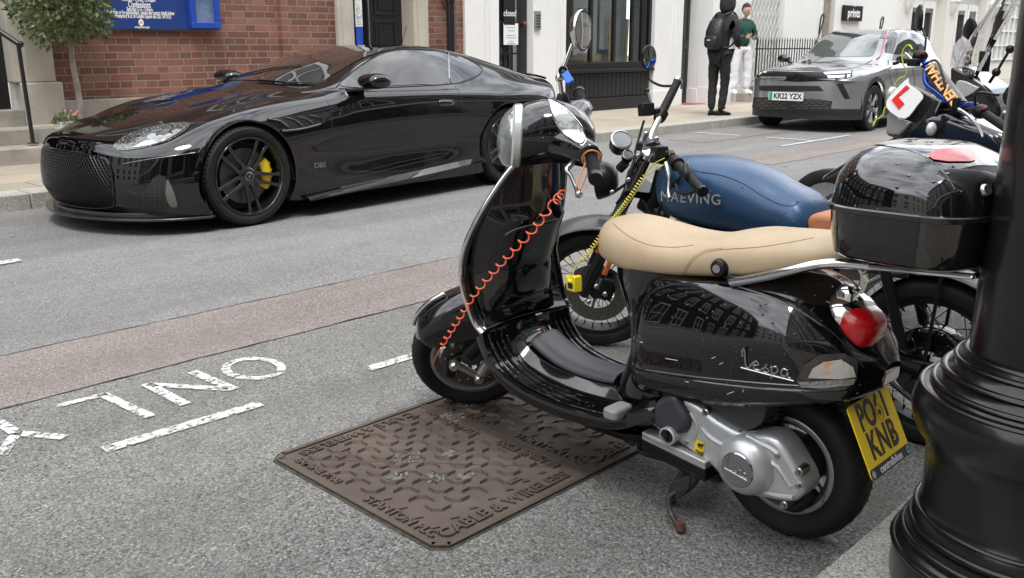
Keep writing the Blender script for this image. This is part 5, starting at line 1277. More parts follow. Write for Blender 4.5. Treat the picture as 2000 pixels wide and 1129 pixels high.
# ---- rear wheel
def bike_wheel(name, c, R, rim, w, steer=None, kind='cast', m='wheelgrey'):
    t = bpy.data.objects.new(name, None); COL.objects.link(t); t.parent = sc; mtx = (steer or Matrix()) @ Matrix.Translation(c)
    bm = BM(); wd = w
    pr = [(rim-.004, -wd*.36), (rim+.004, -wd*.42), (rim+(R-rim)*.45, -wd*.5), (R-.02, -wd*.46), (R-.006, -wd*.3), (R, 0), (R-.006, wd*.3), (R-.02, wd*.46), (rim+(R-rim)*.45, wd*.5), (rim+.004, wd*.42), (rim-.004, wd*.36)]
    lathe(bm, [tuple(x) for x in spl(pr, 4)], 90, None, 0, axis='y')
    o = put('tyre', bm, 'rubber', t)
    bm = BM()   # sipes: dark slots standing a hair proud so they read as grooves
    for k in range(30):
        for sg in (1, -1):
            P = []
            for f in range(6):
                ff = f/5; y = sg*w*(.05+.40*ff); a = (k+(.5 if sg > 0 else 0))*2*PI/30 + ff*.22
                rr_ = R-.0005-(.006 if abs(y) > w*.3 else 0)*((abs(y)/w-.3)/.15 if abs(y) > w*.3 else 0)-.0055*(abs(y)/w/.3)**2*(1 if abs(y) < w*.3 else 1)
                P.append((math.cos(a)*rr_, y, math.sin(a)*rr_))
            tube(bm, P, .0022, 5)
    put('tread_groove', bm, mat('groove black', (.004, .004, .004), .9) if 'gv' not in M else M['gv'], o)
    bm = BM(); lathe(bm, [(rim+.004, w*.37), (rim-.004, w*.41), (rim-.014, w*.40), (rim-.018, w*.30), (rim-.03, w*.22), (rim-.034, -w*.2), (rim-.014, -w*.4), (rim+.004, -w*.37)], 72, None, 0, axis='y')
    for k in range(5):
        a = k*2*PI/5+.3; mt_ = Matrix.Rotation(a, 4, 'Y')
        for d in (-.014, .014):
            rings(bm, [[(r, y0, d*dd-wd_), (r, y0, d*dd+wd_), (r, y0-.02, d*dd+wd_), (r, y0-.02, d*dd-wd_)] for r, y0, dd, wd_ in ((.03, .0, 1, .008), (rim*.6, .0, 1.2, .006), (rim-.025, .01, 1.9, .006))])
        bm.verts.ensure_lookup_table(); xf(bm, bm.verts[-24:], mt_)
    lathe(bm, [(0, .02), (.045, .018), (.05, -.03), (0, -.03)], 30, None, 0, axis='y')
    put('rim', bm, m, t, bev=.001, seg=1)
    for ch in t.children:
        ch.data.transform(mtx)
        for g_ in ch.children: g_.data.transform(mtx)
    return t
rw = bike_wheel('wheel', (.04, 0, .207), .207, .135, .118)
bm = BM(); lathe(bm, [(0, .05), (.075, .05), (.085, .04), (.085, .0)], 36, Matrix.Translation((.04, 0, .207)), 0, axis='y'); put('drum_brake', bm, 'satin', sc)
# ---- rear mudguard
bm = BM(); rows = []
for k in range(15):
    a = math.radians(62+46*k/14); rows.append([(.235*math.cos(a)+.03, t, .23+.235*math.sin(a)-.4*t*t) for t in [-.07+.14*j/8 for j in range(9)]])
grid_surf(bm, rows); put('rear_mudguard', bm, 'plastic', sc, solid=.006)
bm = BM(); rings(bm, [[(-.03, t, .46), (-.12, t, .455), (-.135, t, .42), (-.12, t, .39), (-.07, t, .43)] for t in (-.05, .05)]); bmesh.ops.recalc_face_normals(bm, faces=bm.faces[:]); put('inner_mudguard', bm, 'plastic', sc, bev=.008)
# ---- engine
def slab(name, pix, t0, t1, m, bev=.02, parent=None, n=5, seg=4, twk=None):
    P = []
    for x, y in spl(pix, n, True): q_ = sl(x, y, t1); P.append((q_.x, q_.z))
    bm = BM(); Mx = Matrix(((1, 0, 0, 0), (0, 0, 1, 0), (0, 1, 0, 0), (0, 0, 0, 1)))
    prism(bm, P, t0, t1, Mx); bmesh.ops.recalc_face_normals(bm, faces=bm.faces[:])
    bmesh.ops.remove_doubles(bm, verts=bm.verts[:], dist=.0008)
    return put(name, bm, m, parent or sc, bev=bev, seg=seg, ang=50)
slab('airbox', [(1345, 770), (1420, 768), (1495, 772), (1496, 800), (1488, 825), (1470, 838), (1440, 842), (1415, 828), (1375, 800), (1345, 785)], .03, .15, 'greyplastic', .012)
eng = slab('transmission_case', [(1275, 800), (1290, 782), (1330, 778), (1362, 792), (1400, 822), (1450, 848), (1500, 853), (1525, 870), (1548, 905), (1566, 940), (1568, 966), (1545, 982), (1500, 976), (1440, 962), (1405, 930), (1380, 905), (1330, 870), (1285, 842), (1268, 825)], .08, .175, 'alu', .016)
def onb(px, py, t): q_ = sl(px, py, t); return Vector((q_.x, q_.y, q_.z))
c = onb(1440, 918, .215)
RY = lambda p_: Matrix.Translation(p_) @ Matrix.Rotation(-PI/2, 4, 'X')
bm = BM(); lathe(bm, [(0, 0), (.046, .0), (.052, -.003), (.066, -.012), (.076, -.028), (.081, -.05), (.083, -.09), (.083, -.12)], 48, RY(c)); put('clutch_cover', bm, 'alu', sc)
bm = BM(); lathe(bm, [(0, .004), (.043, .004), (.046, .001)], 40, RY(c)); cd_ = put('cover_badge', bm, mat('worn chrome disc', (.42, .42, .43), .16, 1., dirt=(60, (.2, .18, .16), .6), bump=(30, .15)), sc)
bm = BM(); strokes(bm, SCRIPT, c+Vector((.033, .005, -.004)), Vector((-.02, 0, -.004)), Vector((-.004, 0, .02)), .0011); put('script_lettering', bm, 'steel', cd_)
# ribs and bosses of the case
for pa in ([(1372, 835), (1390, 855), (1420, 872)], [(1500, 900), (1520, 912), (1545, 950)], [(1490, 960), (1520, 968), (1550, 972)], [(1460, 852), (1500, 872), (1520, 886)], [(1350, 805), (1362, 830), (1355, 858)]):
    bm = BM(); tube(bm, spl([onb(x, y, .172) for x, y in pa], 5), .008, 8); put('case_rib', bm, 'alu', sc)
for x, y in ((1523, 888), (1563, 946), (1533, 985), (1380, 805), (1300, 782), (1345, 862), (1562, 920)):
    bm = BM(); cc_ = onb(x, y, .165); lathe(bm, [(0, .016), (.006, .016), (.007, .008), (.011, .006), (.012, -.03)], 12, RY(cc_)); put('case_bolt', bm, 'drop', sc)
stb = eval_bvh([eng])
es_ = campatch('oil_sticker', [(1360, 857), (1377, 866), (1374, 892), (1355, 880)], stb, .0015, mat('sticker yellow', (.85, .6, .02), .4), sc, 8)
def stq(px, py):
    h = stb.ray_cast(CAM, ray(px, py)); return SI @ h[0] if h[0] else sl(px, py, .18)
q0, q1, q2 = stq(1357, 881), stq(1374, 890), stq(1362, 868); ux_ = (q1-q0).normalized(); nn_ = Vector((0, 1, 0)); uy_ = (q2-q0); B_ = basis((q0+q1)/2+uy_*.22+Vector((0, .003, 0)), ux_, uy_)
text('sticker_lettering', 'eni', .021, 'ink', es_, B_, .0003, .0006, 1.)
bm = BM(); prism(bm, [(-.008, .0), (-.006, .006), (.004, .007), (.009, .011), (.011, .007), (.006, .002), (.006, -.006), (.003, -.006), (.003, 0), (-.001, 0), (-.001, -.006), (-.004, -.006), (-.005, 0), (-.007, -.006)], 0, .0006, B_ @ Matrix.Translation((.0, .019, 0))); put('sticker_emblem', bm, 'ink', es_, False)
# intake duct and bellows
slab('air_duct', [(1268, 800), (1290, 777), (1315, 773), (1330, 795), (1343, 820), (1338, 843), (1325, 850), (1300, 845), (1275, 832)], .10, .195, 'greyplastic', .022, seg=4)
bm = BM()
a, b = onb(1284, 812, .14), onb(1252, 812, .14)
for k in range(5): tube(bm, [a.lerp(b, k/5), a.lerp(b, (k+.55)/5)], .036-.001*k, 16)
put('bellows', bm, 'plastic', sc)
c = onb(1305, 851, .20); bm = BM(); lathe(bm, [(.024, -.03), (.025, .006), (.020, .008), (.019, -.004), (0, -.004)], 24, RY(c)); kk = put('kickstart_boss', bm, 'alu', sc)
bm = BM(); lathe(bm, [(0, .004), (.016, .003), (.018, -.004)], 20, RY(c)); cbox(bm, (c.x, c.y+.006, c.z), (.004, .006, .03)); put('boss_cap', bm, 'satin', kk)
for i in range(5):   # finned lower edge
    bm = BM(); a, b = onb(1262, 842+i*8, .17-.012*i), onb(1385, 902+i*8, .17-.012*i)
    d = (b-a).normalized(); nn = Vector((-d.z, 0, d.x)); w_ = .0055
    rings(bm, [[p_+nn*w_+Vector((0, .02, 0)), p_-nn*w_+Vector((0, .02, 0)), p_-nn*w_-Vector((0, .06, 0)), p_+nn*w_-Vector((0, .06, 0))] for p_ in (a, b)]); bmesh.ops.recalc_face_normals(bm, faces=bm.faces[:])
    put('cooling_fin', bm, 'alu' if i < 2 else 'satin', sc, bev=.002)
bm = BM()
for pa, r_ in (([(1500, 800), (1510, 850), (1530, 880)], .02), ([(1495, 860), (1530, 900), (1560, 920)], .02), ([(1530, 985), (1560, 990), (1590, 960)], .014), ([(1480, 845), (1500, 870)], .014)): tube(bm, spl([onb(x, y, .06) for x, y in pa], 4), r_, 10)
lathe(bm, [(0, .03), (.05, .03), (.06, 0), (.06, -.06)], 24, RY(onb(1560, 905, .06))); put('engine_casting', bm, 'satin', sc)
bm = BM(); c = onb(1507, 812, .06); tube(bm, [c+Vector((0, 0, .08)), c+Vector((0, 0, -.06))], .03, 18); put('shock_absorber', bm, 'plastic', sc)
bm = BM()
for k in range(5): lathe(bm, [(.028, 0), (.034, .004), (.028, .008)], 20, Matrix.Translation(c+Vector((0, 0, .0+k*.012))))
put('shock_spring', bm, 'steel', sc)
for pts_ in ([(1400, 838), (1425, 850), (1450, 846)],):
    bm = BM(); tube(bm, [onb(x, y, .16) for x, y in pts_], .009, 10); put('hose_clip', bm, mat('brass', (.3, .19, .08), .35, .9), sc)
for pts_ in ([(1240, 838), (1290, 880), (1340, 905), (1380, 905)], [(1255, 850), (1250, 880), (1290, 895)]):
    bm = BM(); tube(bm, spl([onb(x, y, .10) for x, y in pts_], 5), .008, 8); put('frame_tube', bm, 'plastic', sc)
# ---- centre stand and its lever
M['rusty'] = mat('rusty black steel', (.03, .028, .026), .6, vary=(30, (.16, .08, .05), .55, .7))
bm = BM(); P = [(1385, 885, .10), (1365, 905, .12), (1352, 940, .13), (1325, 960, .14)]; tube(bm, spl([onb(*q_) for q_ in P], 4), [.018]*4+[.017]*4+[.016]*4+[.012], 10); put('stand_leg', bm, 'rusty', sc)
bm = BM(); P = [(.30, -.08, .13), (.33, -.12, .06), (.34, -.14, .012)]; tube(bm, P, .015, 10); bmesh.ops.create_cube(bm, size=.05, matrix=Matrix.Translation((.34, -.14, .016)) @ Matrix.Diagonal((1, .8, .5, 1))); put('stand_leg', bm, 'rusty', sc, bev=.004)
bm = BM(); P = [(.30, .09, .14), (.33, .10, .07), (.345, .11, .012)]; tube(bm, P, .015, 10); put('stand_leg', bm, 'rusty', sc)
bm = BM(); tube(bm, spl([onb(1325, 958, .14), onb(1307, 972, .16), onb(1308, 996, .19), onb(1322, 1024, .21), onb(1328, 1038, .215)], 5), .008, 10); sll = put('stand_lever', bm, 'rusty', sc)
bm = BM(); c = onb(1329, 1040, .215); c.z = max(.014, c.z); tube(bm, [c+Vector((0, 0, .018)), c+Vector((-.002, 0, -.004))], [.011, .013], 12); put('lever_pad', bm, mat('brown rubber', (.12, .05, .035), .5), sll)
slab('stand_foot', [(1310, 945), (1345, 930), (1343, 955), (1318, 978), (1305, 968)], .10, .15, 'rusty', .006)
# ================= steered parts
fw = bike_wheel('wheel', (1.28, 0, .212), .212, .145, .108, STEER)
bm = BM(); lathe(bm, [(.055, .034), (.108, .034), (.108, .029), (.055, .029)], 60, Matrix.Translation((1.28, .02, .212)), 0, axis='y')
put('brake_disc', steered(bm), mat('worn disc brown', (.13, .11, .1), .4, .6), sc)
bm = BM()
for k in range(20):
    a = k*2*PI/20; r_ = .092 if k % 2 else .076; lathe(bm, [(0, .0008), (.0038, .0008)], 10, Matrix.Translation((1.28+r_*math.cos(a), .0545, .212+r_*math.sin(a))) @ Matrix.Rotation(-PI/2, 4, 'X'))
put('disc_hole', steered(bm), 'lenswhite', sc)
c0, c1 = Vector((1.335, .085, .238)), Vector((1.258, .085, .168))
bm = BM(); tube(bm, [c0, c1], .014, 12)
for cc_ in (c0, c1): lathe(bm, [(0, .028), (.012, .028), (.017, .022), (.019, 0), (.019, -.03)], 6 if 0 else 20, Matrix.Translation(cc_) @ Matrix.Rotation(-PI/2, 4, 'X'))
put('suspension_link', steered(bm), mat('dull chrome', (.5, .48, .45), .25, .9, dirt=(60, (.15, .1, .08), .6)), sc)
bm = BM(); rings(bm, [[(1.36, y, .25), (1.30, y, .27), (1.345, y, .17), (1.375, y, .18)] for y in (.06, .085)]); bmesh.ops.recalc_face_normals(bm, faces=bm.faces[:]); put('caliper_bracket', steered(bm), 'plastic', sc, bev=.005)
bm = BM(); d0, d1 = Vector((1.245, .085, .18)), Vector((1.13, .075, .36)); tube(bm, [d0, d0.lerp(d1, .5)], .021, 16); sh_ = put('shock_body', steered(bm), 'steel', sc)
bm = BM()
for k in range(6): 
    p_ = d0.lerp(d1, .46+k*.07); tube(bm, [p_, p_+(d1-d0)*.03], .027, 16)
put('shock_spring', steered(bm), 'satin', sc)
bm = BM(); tube(bm, [(1.28, .07, .26), (1.2, .075, .34), (1.12, .05, .46)], [.03, .035, .04], 12); put('fork_leg', steered(bm), 'satin', sc)
# front mudguard
FC = [(1.452, .308, .01), (1.458, .33, .045), (1.448, .36, .07), (1.435, .39, .083), (1.38, .44, .09), (1.30, .475, .093), (1.20, .495, .093), (1.10, .49, .09), (1.03, .45, .085)]
rows = []
for i, (s, u, w) in enumerate(spl(FC, 4)):
    k = i/32; lowu = .308 + .02*k
    rows.append([(s-(0.05*(f**3))*(1-k), w*math.sin(f*PI/2)**.8, u-(u-lowu)*(1-math.cos(f*PI/2))**1.15) for f in [j/10 for j in range(11)]])
bm = BM(); grid_surf(bm, mirror_rows(rows)); bmesh.ops.recalc_face_normals(bm, faces=bm.faces[:]); put('front_mudguard', steered(bm), 'gloss', sc, solid=.004)
bm = BM(); P = [(1.462, 0, .36), (1.44, 0, .40), (1.39, 0, .447), (1.33, 0, .475)]; tube(bm, spl(P, 6), [.004]+[.009]*17+[.004], 10); put('mudguard_crest', steered(bm), 'chrome', sc)
# headset
HU = 1.0; HX = .897   # steering axis at handlebar height
def ring_x(x, cy, cz, ry, rz, n=28, e=1., tilt=0): return [(x+tilt*math.sin(a)*rz, cy+ry*abs(math.cos(a))**e*(1 if math.cos(a) > 0 else -1), cz+rz*abs(math.sin(a))**e*(1 if math.sin(a) > 0 else -1)) for a in [2*PI*k/n for k in range(n)]]
bm = BM(); tl = -.2
rings(bm, [ring_x(x, 0, z, a, b, tilt=tl) for x, z, a, b in ((HX+.115, 1.012, .086, .09), (HX+.09, 1.015, .092, .096), (HX+.04, 1.018, .096, .097), (HX-.01, 1.015, .096, .09), (HX-.055, 1.008, .09, .077), (HX-.09, .998, .075, .058), (HX-.115, .985, .05, .038), (HX-.125, .98, .02, .015))])
hb = put('headset', steered(bm), 'glossd', sc, ang=60)
for sg in (1, -1):
    bm = BM(); rings(bm, [[(cx_+a*rx, sg*y, cz_+b*rz) for a, b in [(math.cos(2*PI*k/24), math.sin(2*PI*k/24)) for k in range(24)]] for y, cx_, cz_, rx, rz in ((.0, HX-.01, .992, .08, .062), (.06, HX-.02, .994, .075, .058), (.10, HX-.045, .997, .062, .052), (.14, HX-.075, 1.0, .048, .045), (.17, HX-.095, 1.0, .038, .038), (.178, HX-.1, 1.0, .030, .030))])
    bmesh.ops.recalc_face_normals(bm, faces=bm.faces[:]); put('headset_arm', steered(bm), 'glossd', sc, ang=60)
    bm = BM(); tube(bm, [(HX-.1, sg*.175, 1.0), (HX-.1, sg*.31, 1.0)], [.0175, .0165], 18)
    for k in range(26): 
        y = .19+k*.0042; tube(bm, [(HX-.1, sg*y, 1.0), (HX-.1, sg*(y+.002), 1.0)], .0185, 18)
    g = put('grip', steered(bm), 'rubber', sc)
    bm = BM(); tube(bm, [(HX-.1, sg*.172, 1), (HX-.1, sg*.186, 1)], .024, 20); put('grip_collar', steered(bm), 'chrome', g)
    bm = BM(); tube(bm, [(HX-.1, sg*.30, 1), (HX-.1, sg*.318, 1)], [.021, .02], 20); put('bar_end', steered(bm), 'satin', g)
    bm = BM(); tube(bm, spl([(HX-.05, sg*.14, .975), (HX-.025, sg*.17, .965), (HX-.035, sg*.2, .96), (HX-.045, sg*.27, .955), (HX-.05, sg*.3, .953)], 5), [.009]*6+[.006]*10+[.007]*5, 10)
    bmesh.ops.create_uvsphere(bm, u_segments=14, v_segments=10, radius=.0115, matrix=Matrix.Translation((HX-.05, sg*.302, .952))); put('brake_lever', steered(bm), 'steel', sc)
bm = BM(); tube(bm, [(HX+.125, 0, .985), (HX+.126, 0, .985)], .01, 8)
bm.free(); bm = BM(); Rg = [ring_x(HX+.118+dx, 0, 1.012, r_, r_*1.05, 40, tilt=tl) for dx, r_ in ((-.01, .086), (.004, .090), (.014, .087), (.034, .074), (.048, .052), (.055, .026), (.057, .002))]
rings(bm, Rg); hl_ = put('headlamp', steered(bm), mat('fluted lamp glass', (.24, .27, .27), .1, .55, coat=1., bump=(16, .6), bumpd=.02, vary=(12, (.5, .54, .53), .5, .65)), sc)
bm = BM(); rings(bm, [ring_x(HX+.118+dx, 0, 1.012, r_, r_*1.05, 40, tilt=tl) for dx, r_ in ((-.018, .09), (-.013, .095), (.006, .095), (.012, .089))], cap=(False, False)); put('headlamp_rim', steered(bm), mat('pale fluted rim', (.62, .66, .66), .2, .3, coat=1.), hl_)
# instrument glass on the rear slope
bm = BM(); nb_ = basis((HX-.058, 0, 1.066), (0, -1, 0), (.86, 0, .5)); rings(bm, [[(nb_ @ Vector((x*k, y*k, h_))) for x, y in [(.084*math.cos(a), .048*math.sin(a)) for a in [2*PI*j/32 for j in range(32)]]] for k, h_ in ((1.06, -.02), (1.06, .003), (1.0, .008), (.8, .014), (.4, .018), (.02, .019))])
bm.free(); hsb = eval_bvh([o for o in sc.children if o.name.startswith('headset')])
for nm_, px_, m_ in (('mirror_hole', [(1096, 283), (1103, 279), (1111, 281), (1111, 287), (1103, 290), (1096, 288)], 'ink'),): campatch(nm_, px_, hsb, .002, m_, sc, 6)
seam('instrument_rim', [(1072, 197), (1090, 204), (1113, 222), (1135, 248), (1144, 272), (1138, 284), (1118, 275), (1097, 256), (1081, 228), (1072, 197)], hsb, .003, 'chrome', sc, .002, 3)
ig = campatch('instrument_glass', spl([(1073, 198), (1090, 205), (1112, 223), (1134, 249), (1142, 270), (1136, 281), (1118, 273), (1098, 255), (1082, 228)], 3, True), hsb, .004, mat('pale instrument glass', (.62, .66, .66), .05, .2, coat=1., vary=(30, (.3, .33, .32), .5, .62)), sc, 8)
# kick-horn seam, mirror on the right side
bm = BM(); lathe(bm, [(.024, 0), (.024, .02), (.016, .045), (.009, .05)], 18, Matrix.Translation((HX-.04, -.12, 1.035))); put('mirror_boot', steered(bm), 'rubber', sc)
mb = Vector((HX-.04, -.12, 1.08)); mb = STEER @ mb
j1 = SI @ onX(1093, 152, SO.x-mb.y); m0 = SI @ onX(1118, 84, SO.x-mb.y+.03); mc_ = SI @ onX(1137, 60, SO.x-mb.y+.02)
bm = BM(); tube(bm, [mb, mb.lerp(j1, .6), j1], .0075, 12); tube(bm, [j1, m0], .0062, 12); bmesh.ops.create_uvsphere(bm, u_segments=14, v_segments=10, radius=.014, matrix=Matrix.Translation(j1)); ms = put('mirror_stem', bm, 'chrome', sc)
v2 = (SI @ CAM - mc_).normalized(); fwd = Vector((-.62, .56, .10)); zz = (SI.to_3x3() @ (RT*.80 - FW*.58 + UP*.10)).normalized()
mbx = basis(mc_, zz.cross(Vector((0, 0, 1))), Vector((0, 0, 1))); 
if (mbx.to_3x3() @ Vector((0, 0, 1))).dot(v2) < 0: mbx = mbx @ Matrix.Rotation(PI, 4, 'Y')
mbx = mbx @ Matrix.Rotation(.12, 4, 'Z')
def ell(bm, rx, ry, prof, mt_, n=40):
    rings(bm, [[mt_ @ Vector((rx*k*math.cos(a), ry*k*math.sin(a), h_)) for a in [2*PI*j/n for j in range(n)]] for k, h_ in prof])
bm = BM(); ell(bm, .052, .061, ((.05, -.032), (.5, -.03), (.85, -.02), (1.0, -.006), (1.03, .002), (1.0, .006), (.97, .004)), mbx); put('mirror_head', bm, 'chrome', ms)
bm = BM(); ell(bm, .052, .061, ((.99, .003), (1.0, .0055)), mbx); put('mirror_gasket', bm, 'ink', ms)
bm = BM(); ell(bm, .048, .0565, ((.97, .0055), (.5, .0062), (.01, .0064)), mbx); put('mirror_glass', bm, 'mirror', ms)
# phone holder clamped to the stem
M['bluep'] = mat('blue plastic', (.02, .16, .62), .35)
a = SI @ onX(1100, 138, SO.x-mb.y); b = SI @ onX(1116, 163, SO.x-mb.y-.02)
dd = (b-a).normalized(); fb_ = basis((a+b)/2, dd, dd.cross(v2)); 
bm = BM(); prism(bm, rrect(.062, .024, .007), -.006, .006, fb_ @ Matrix.Translation((0, 0, .0))); cl_ = put('holder_lever', bm, 'bluep', sc, bev=.003)
bm = BM(); lathe(bm, [(0, .014), (.013, .014), (.015, .008), (.015, -.014)], 22, Matrix.Translation(a) @ v2.to_track_quat('Z', 'Y').to_matrix().to_4x4()); put('holder_hub', bm, 'satin', cl_)
bm = BM(); lathe(bm, [(0, .0155), (.0045, .0155), (.005, .013)], 12, Matrix.Translation(a) @ v2.to_track_quat('Z', 'Y').to_matrix().to_4x4()); put('holder_bolt', bm, 'steel', cl_)
# grip detail: orange cable loop round the left grip; the coiled lock cable itself
ck = thing('coiled_lock_cable', 'orange coiled disc-lock reminder cable hanging from the handlebar of the black scooter', 'cable', SO, PI/2)
M['orangec'] = mat('orange cable', (.85, .13, .05), .3, coat=.4, sss=None)
M['orange2'] = mat('dull orange loop', (.6, .2, .06), .4)
lv = STEER @ Vector((HX-.05, .302, .952)); gp = STEER @ Vector((HX-.1, .19, 1.0))
pathpx = [(1103, 372, lv.y), (1075, 405, .27), (1040, 450, .27), (1000, 492, .27), (960, 535, .265), (925, 577, .26), (895, 625, .24), (872, 660, .22), (858, 686, .2)]
C0 = spl([tuple(sl(*q_)) for q_ in pathpx], 10); cum = [0]
for p_, q_ in zip(C0, C0[1:]): cum.append(cum[-1]+(Vector(q_)-Vector(p_)).length)
turns = 22; P = []; N_ = turns*14
for i in range(N_+1):
    d = cum[-1]*i/N_; j = max(k for k in range(len(cum)) if cum[k] <= d+1e-9); j = min(j, len(C0)-2); f = (d-cum[j])/(cum[j+1]-cum[j]); p_ = Vector(C0[j]).lerp(Vector(C0[j+1]), f)
    dr = (Vector(C0[j+1])-Vector(C0[j])).normalized(); u_ = dr.cross(Vector((0, 1, 0))).normalized(); w_ = dr.cross(u_); ph = 2*PI*turns*i/N_; rad = (.0115-.004*i/N_)*(min(1, i/12, (N_-i)/12))
    P.append(p_+(u_*math.cos(ph)+w_*math.sin(ph))*rad)
bm = BM(); tube(bm, P, .0024, 7); put('coil', bm, 'orangec', ck)
bm = BM(); gr = STEER.to_3x3() @ Vector((0, 1, 0)); ga, gb2 = frame_of(gr)
tube(bm, [gp+ga*.027*math.cos(a)+gb2*.027*math.sin(a) for a in [2*PI*k/20 for k in range(21)]], .003, 6)
e1 = gp+Vector((0, 0, -.025))
tube(bm, spl([gp+Vector((.015, .0, .0)), Vector(lv)+Vector((.004, .005, .03)), Vector(lv)+Vector((0, .004, .012))], 5), .0026, 6); tube(bm, spl([gp+Vector((-.01, .02, -.02)), Vector(lv).lerp(gp, .4)+Vector((-.0, .01, -.02)), Vector(lv)+Vector((0, .006, .006))], 5), .0026, 6)
tube(bm, spl([Vector(P[-1]), sl(850, 700, .17), sl(846, 712, .15)], 4), .0035, 6)
put('end_loop', bm, 'orange2', ck)
# ============================================================ BLUE ELECTRIC MOTORBIKE
def spoke_wheel(parent, mtx, R=.275, rim=.215, w=.075, motor=False, n=32):
    t = bpy.data.objects.new('wheel', None); COL.objects.link(t); t.parent = parent; t.matrix_local = mtx
    bm = BM(); pr = [(rim, -w*.38), (rim+.012, -w*.5), ((rim+R)/2+.01, -w*.52), (R-.012, -w*.36), (R, 0), (R-.012, w*.36), ((rim+R)/2+.01, w*.52), (rim+.012, w*.5), (rim, w*.38)]
    lathe(bm, [tuple(x) for x in spl(pr, 4)], 80, None, 0, axis='y'); put('tyre', bm, 'rubber', t)
    bm = BM(); lathe(bm, [(rim+.004, w*.40), (rim-.004, w*.42), (rim-.016, w*.36), (rim-.02, w*.1), (rim-.022, -w*.1), (rim-.016, -w*.36), (rim-.004, -w*.42), (rim+.004, -w*.4)], 80, None, 0, axis='y'); put('rim', bm, 'satin', t)
    hr_ = .125 if motor else .035; bm = BM()
    for k in range(n):
        a = 2*PI*k/n; sd_ = 1 if k % 2 else -1; off = .55 if (k//2) % 2 else -.55
        if motor: off *= .7
        tube(bm, [(hr_*math.cos(a+off), sd_*.03, hr_*math.sin(a+off)), ((rim-.018)*math.cos(a), sd_*.006, (rim-.018)*math.sin(a))], .0017, 5)
        p_ = Vector(((rim-.02)*math.cos(a), sd_*.006, (rim-.02)*math.sin(a))); tube(bm, [p_, p_*.93], .0032, 5)
    put('spokes', bm, 'satin', t)
    bm = BM()
    if motor:
        lathe(bm, [(0, .055), (.04, .055), (.05, .045), (.10, .045), (.122, .035), (.128, .02), (.128, -.02), (.12, -.04), (0, -.05)], 48, None, 0, axis='y')
        for k in range(10):
            a = k*PI/5; lathe(bm, [(0, .05), (.005, .05), (.006, .04)], 8, Matrix.Translation((.112*math.cos(a), 0, .112*math.sin(a))), 0, axis='y'); cbox(bm, (.075, .047, 0), (.05, .004, .008), Matrix.Rotation(a+.3, 4, 'Y'))
        put('hub_motor', bm, 'gloss', t, bev=.0012, seg=1)
        bm = BM(); cbox(bm, (-.03, .057, .03), (.035, .001, .018), None); put('barcode_label', bm, 'whitesign', t)
    else:
        lathe(bm, [(0, .05), (.03, .05), (.036, .03), (.025, 0), (.036, -.03), (.03, -.05), (0, -.05)], 30, None, 0, axis='y'); put('hub', bm, 'satin', t)
        bm = BM(); lathe(bm, [(.075, .053), (.135, .053), (.135, .049), (.075, .049)], 60, None, 0, axis='y')
        for k in range(5): cbox(bm, (.055, .05, 0), (.05, .003, .012), Matrix.Rotation(k*2*PI/5, 4, 'Y'))
        put('brake_disc', bm, mat('dark disc', (.16, .15, .14), .35, .8), t)
        bm = BM()
        for k in range(36): lathe(bm, [(0, .0538), (.0035, .0538)], 8, Matrix.Translation(((.115 if k % 2 else .095)*math.cos(k*PI/18), 0, (.115 if k % 2 else .095)*math.sin(k*PI/18))), 0, axis='y')
        put('disc_hole', bm, 'ink', t)
    return t
EO = Vector((2.95, 1.0, 0)); em = thing('electric_motorbike', 'matt blue tank motorbike with tan seat and spoked wheels behind the black scooter', 'motorbike', EO, PI/2); bpy.context.view_layer.update()
EI = em.matrix_world.inverted()
def el(px, py, t): return EI @ onX(px, py, EO.x - t)
ER = math.radians(27); ek = Vector((-math.sin(ER), 0, math.cos(ER))); EP = Vector((1.375, 0, .275))
ESt = Matrix.Translation(EP) @ Matrix.Rotation(math.radians(36), 4, ek)
spoke_wheel(em, Matrix.Translation((-.01, 0, .275)), motor=True, w=.085, R=.285)
spoke_wheel(em, ESt.copy(), w=.085, R=.283)
M['tank'] = mat('matt blue tank paint', (.022, .07, .155), .36, .25, coat=.25, coatr=.25, drops=70)
M['matt'] = mat('matt grey mudguard', (.05, .052, .057), .3, drops=70)
for c_, a0, a1, mt_ in (((-.01, 0, .275), 20, 150, None), ((0, 0, 0), -5, 150, ESt)):
    bm = BM(); rows = []
    for k in range(25):
        a = math.radians(a0+(a1-a0)*k/24); rows.append([(c_[0]+.322*math.cos(a)-.25*t*t*math.cos(a), t*(1), c_[2]+(.322)*math.sin(a)-3.0*t*t*math.sin(a)) for t in [-.072+.144*j/10 for j in range(11)]])
    grid_surf(bm, rows)
    if mt_: bmesh.ops.transform(bm, matrix=mt_, verts=bm.verts[:])
    bmesh.ops.recalc_face_normals(bm, faces=bm.faces[:]); put('mudguard', bm, 'matt', em, solid=.004)
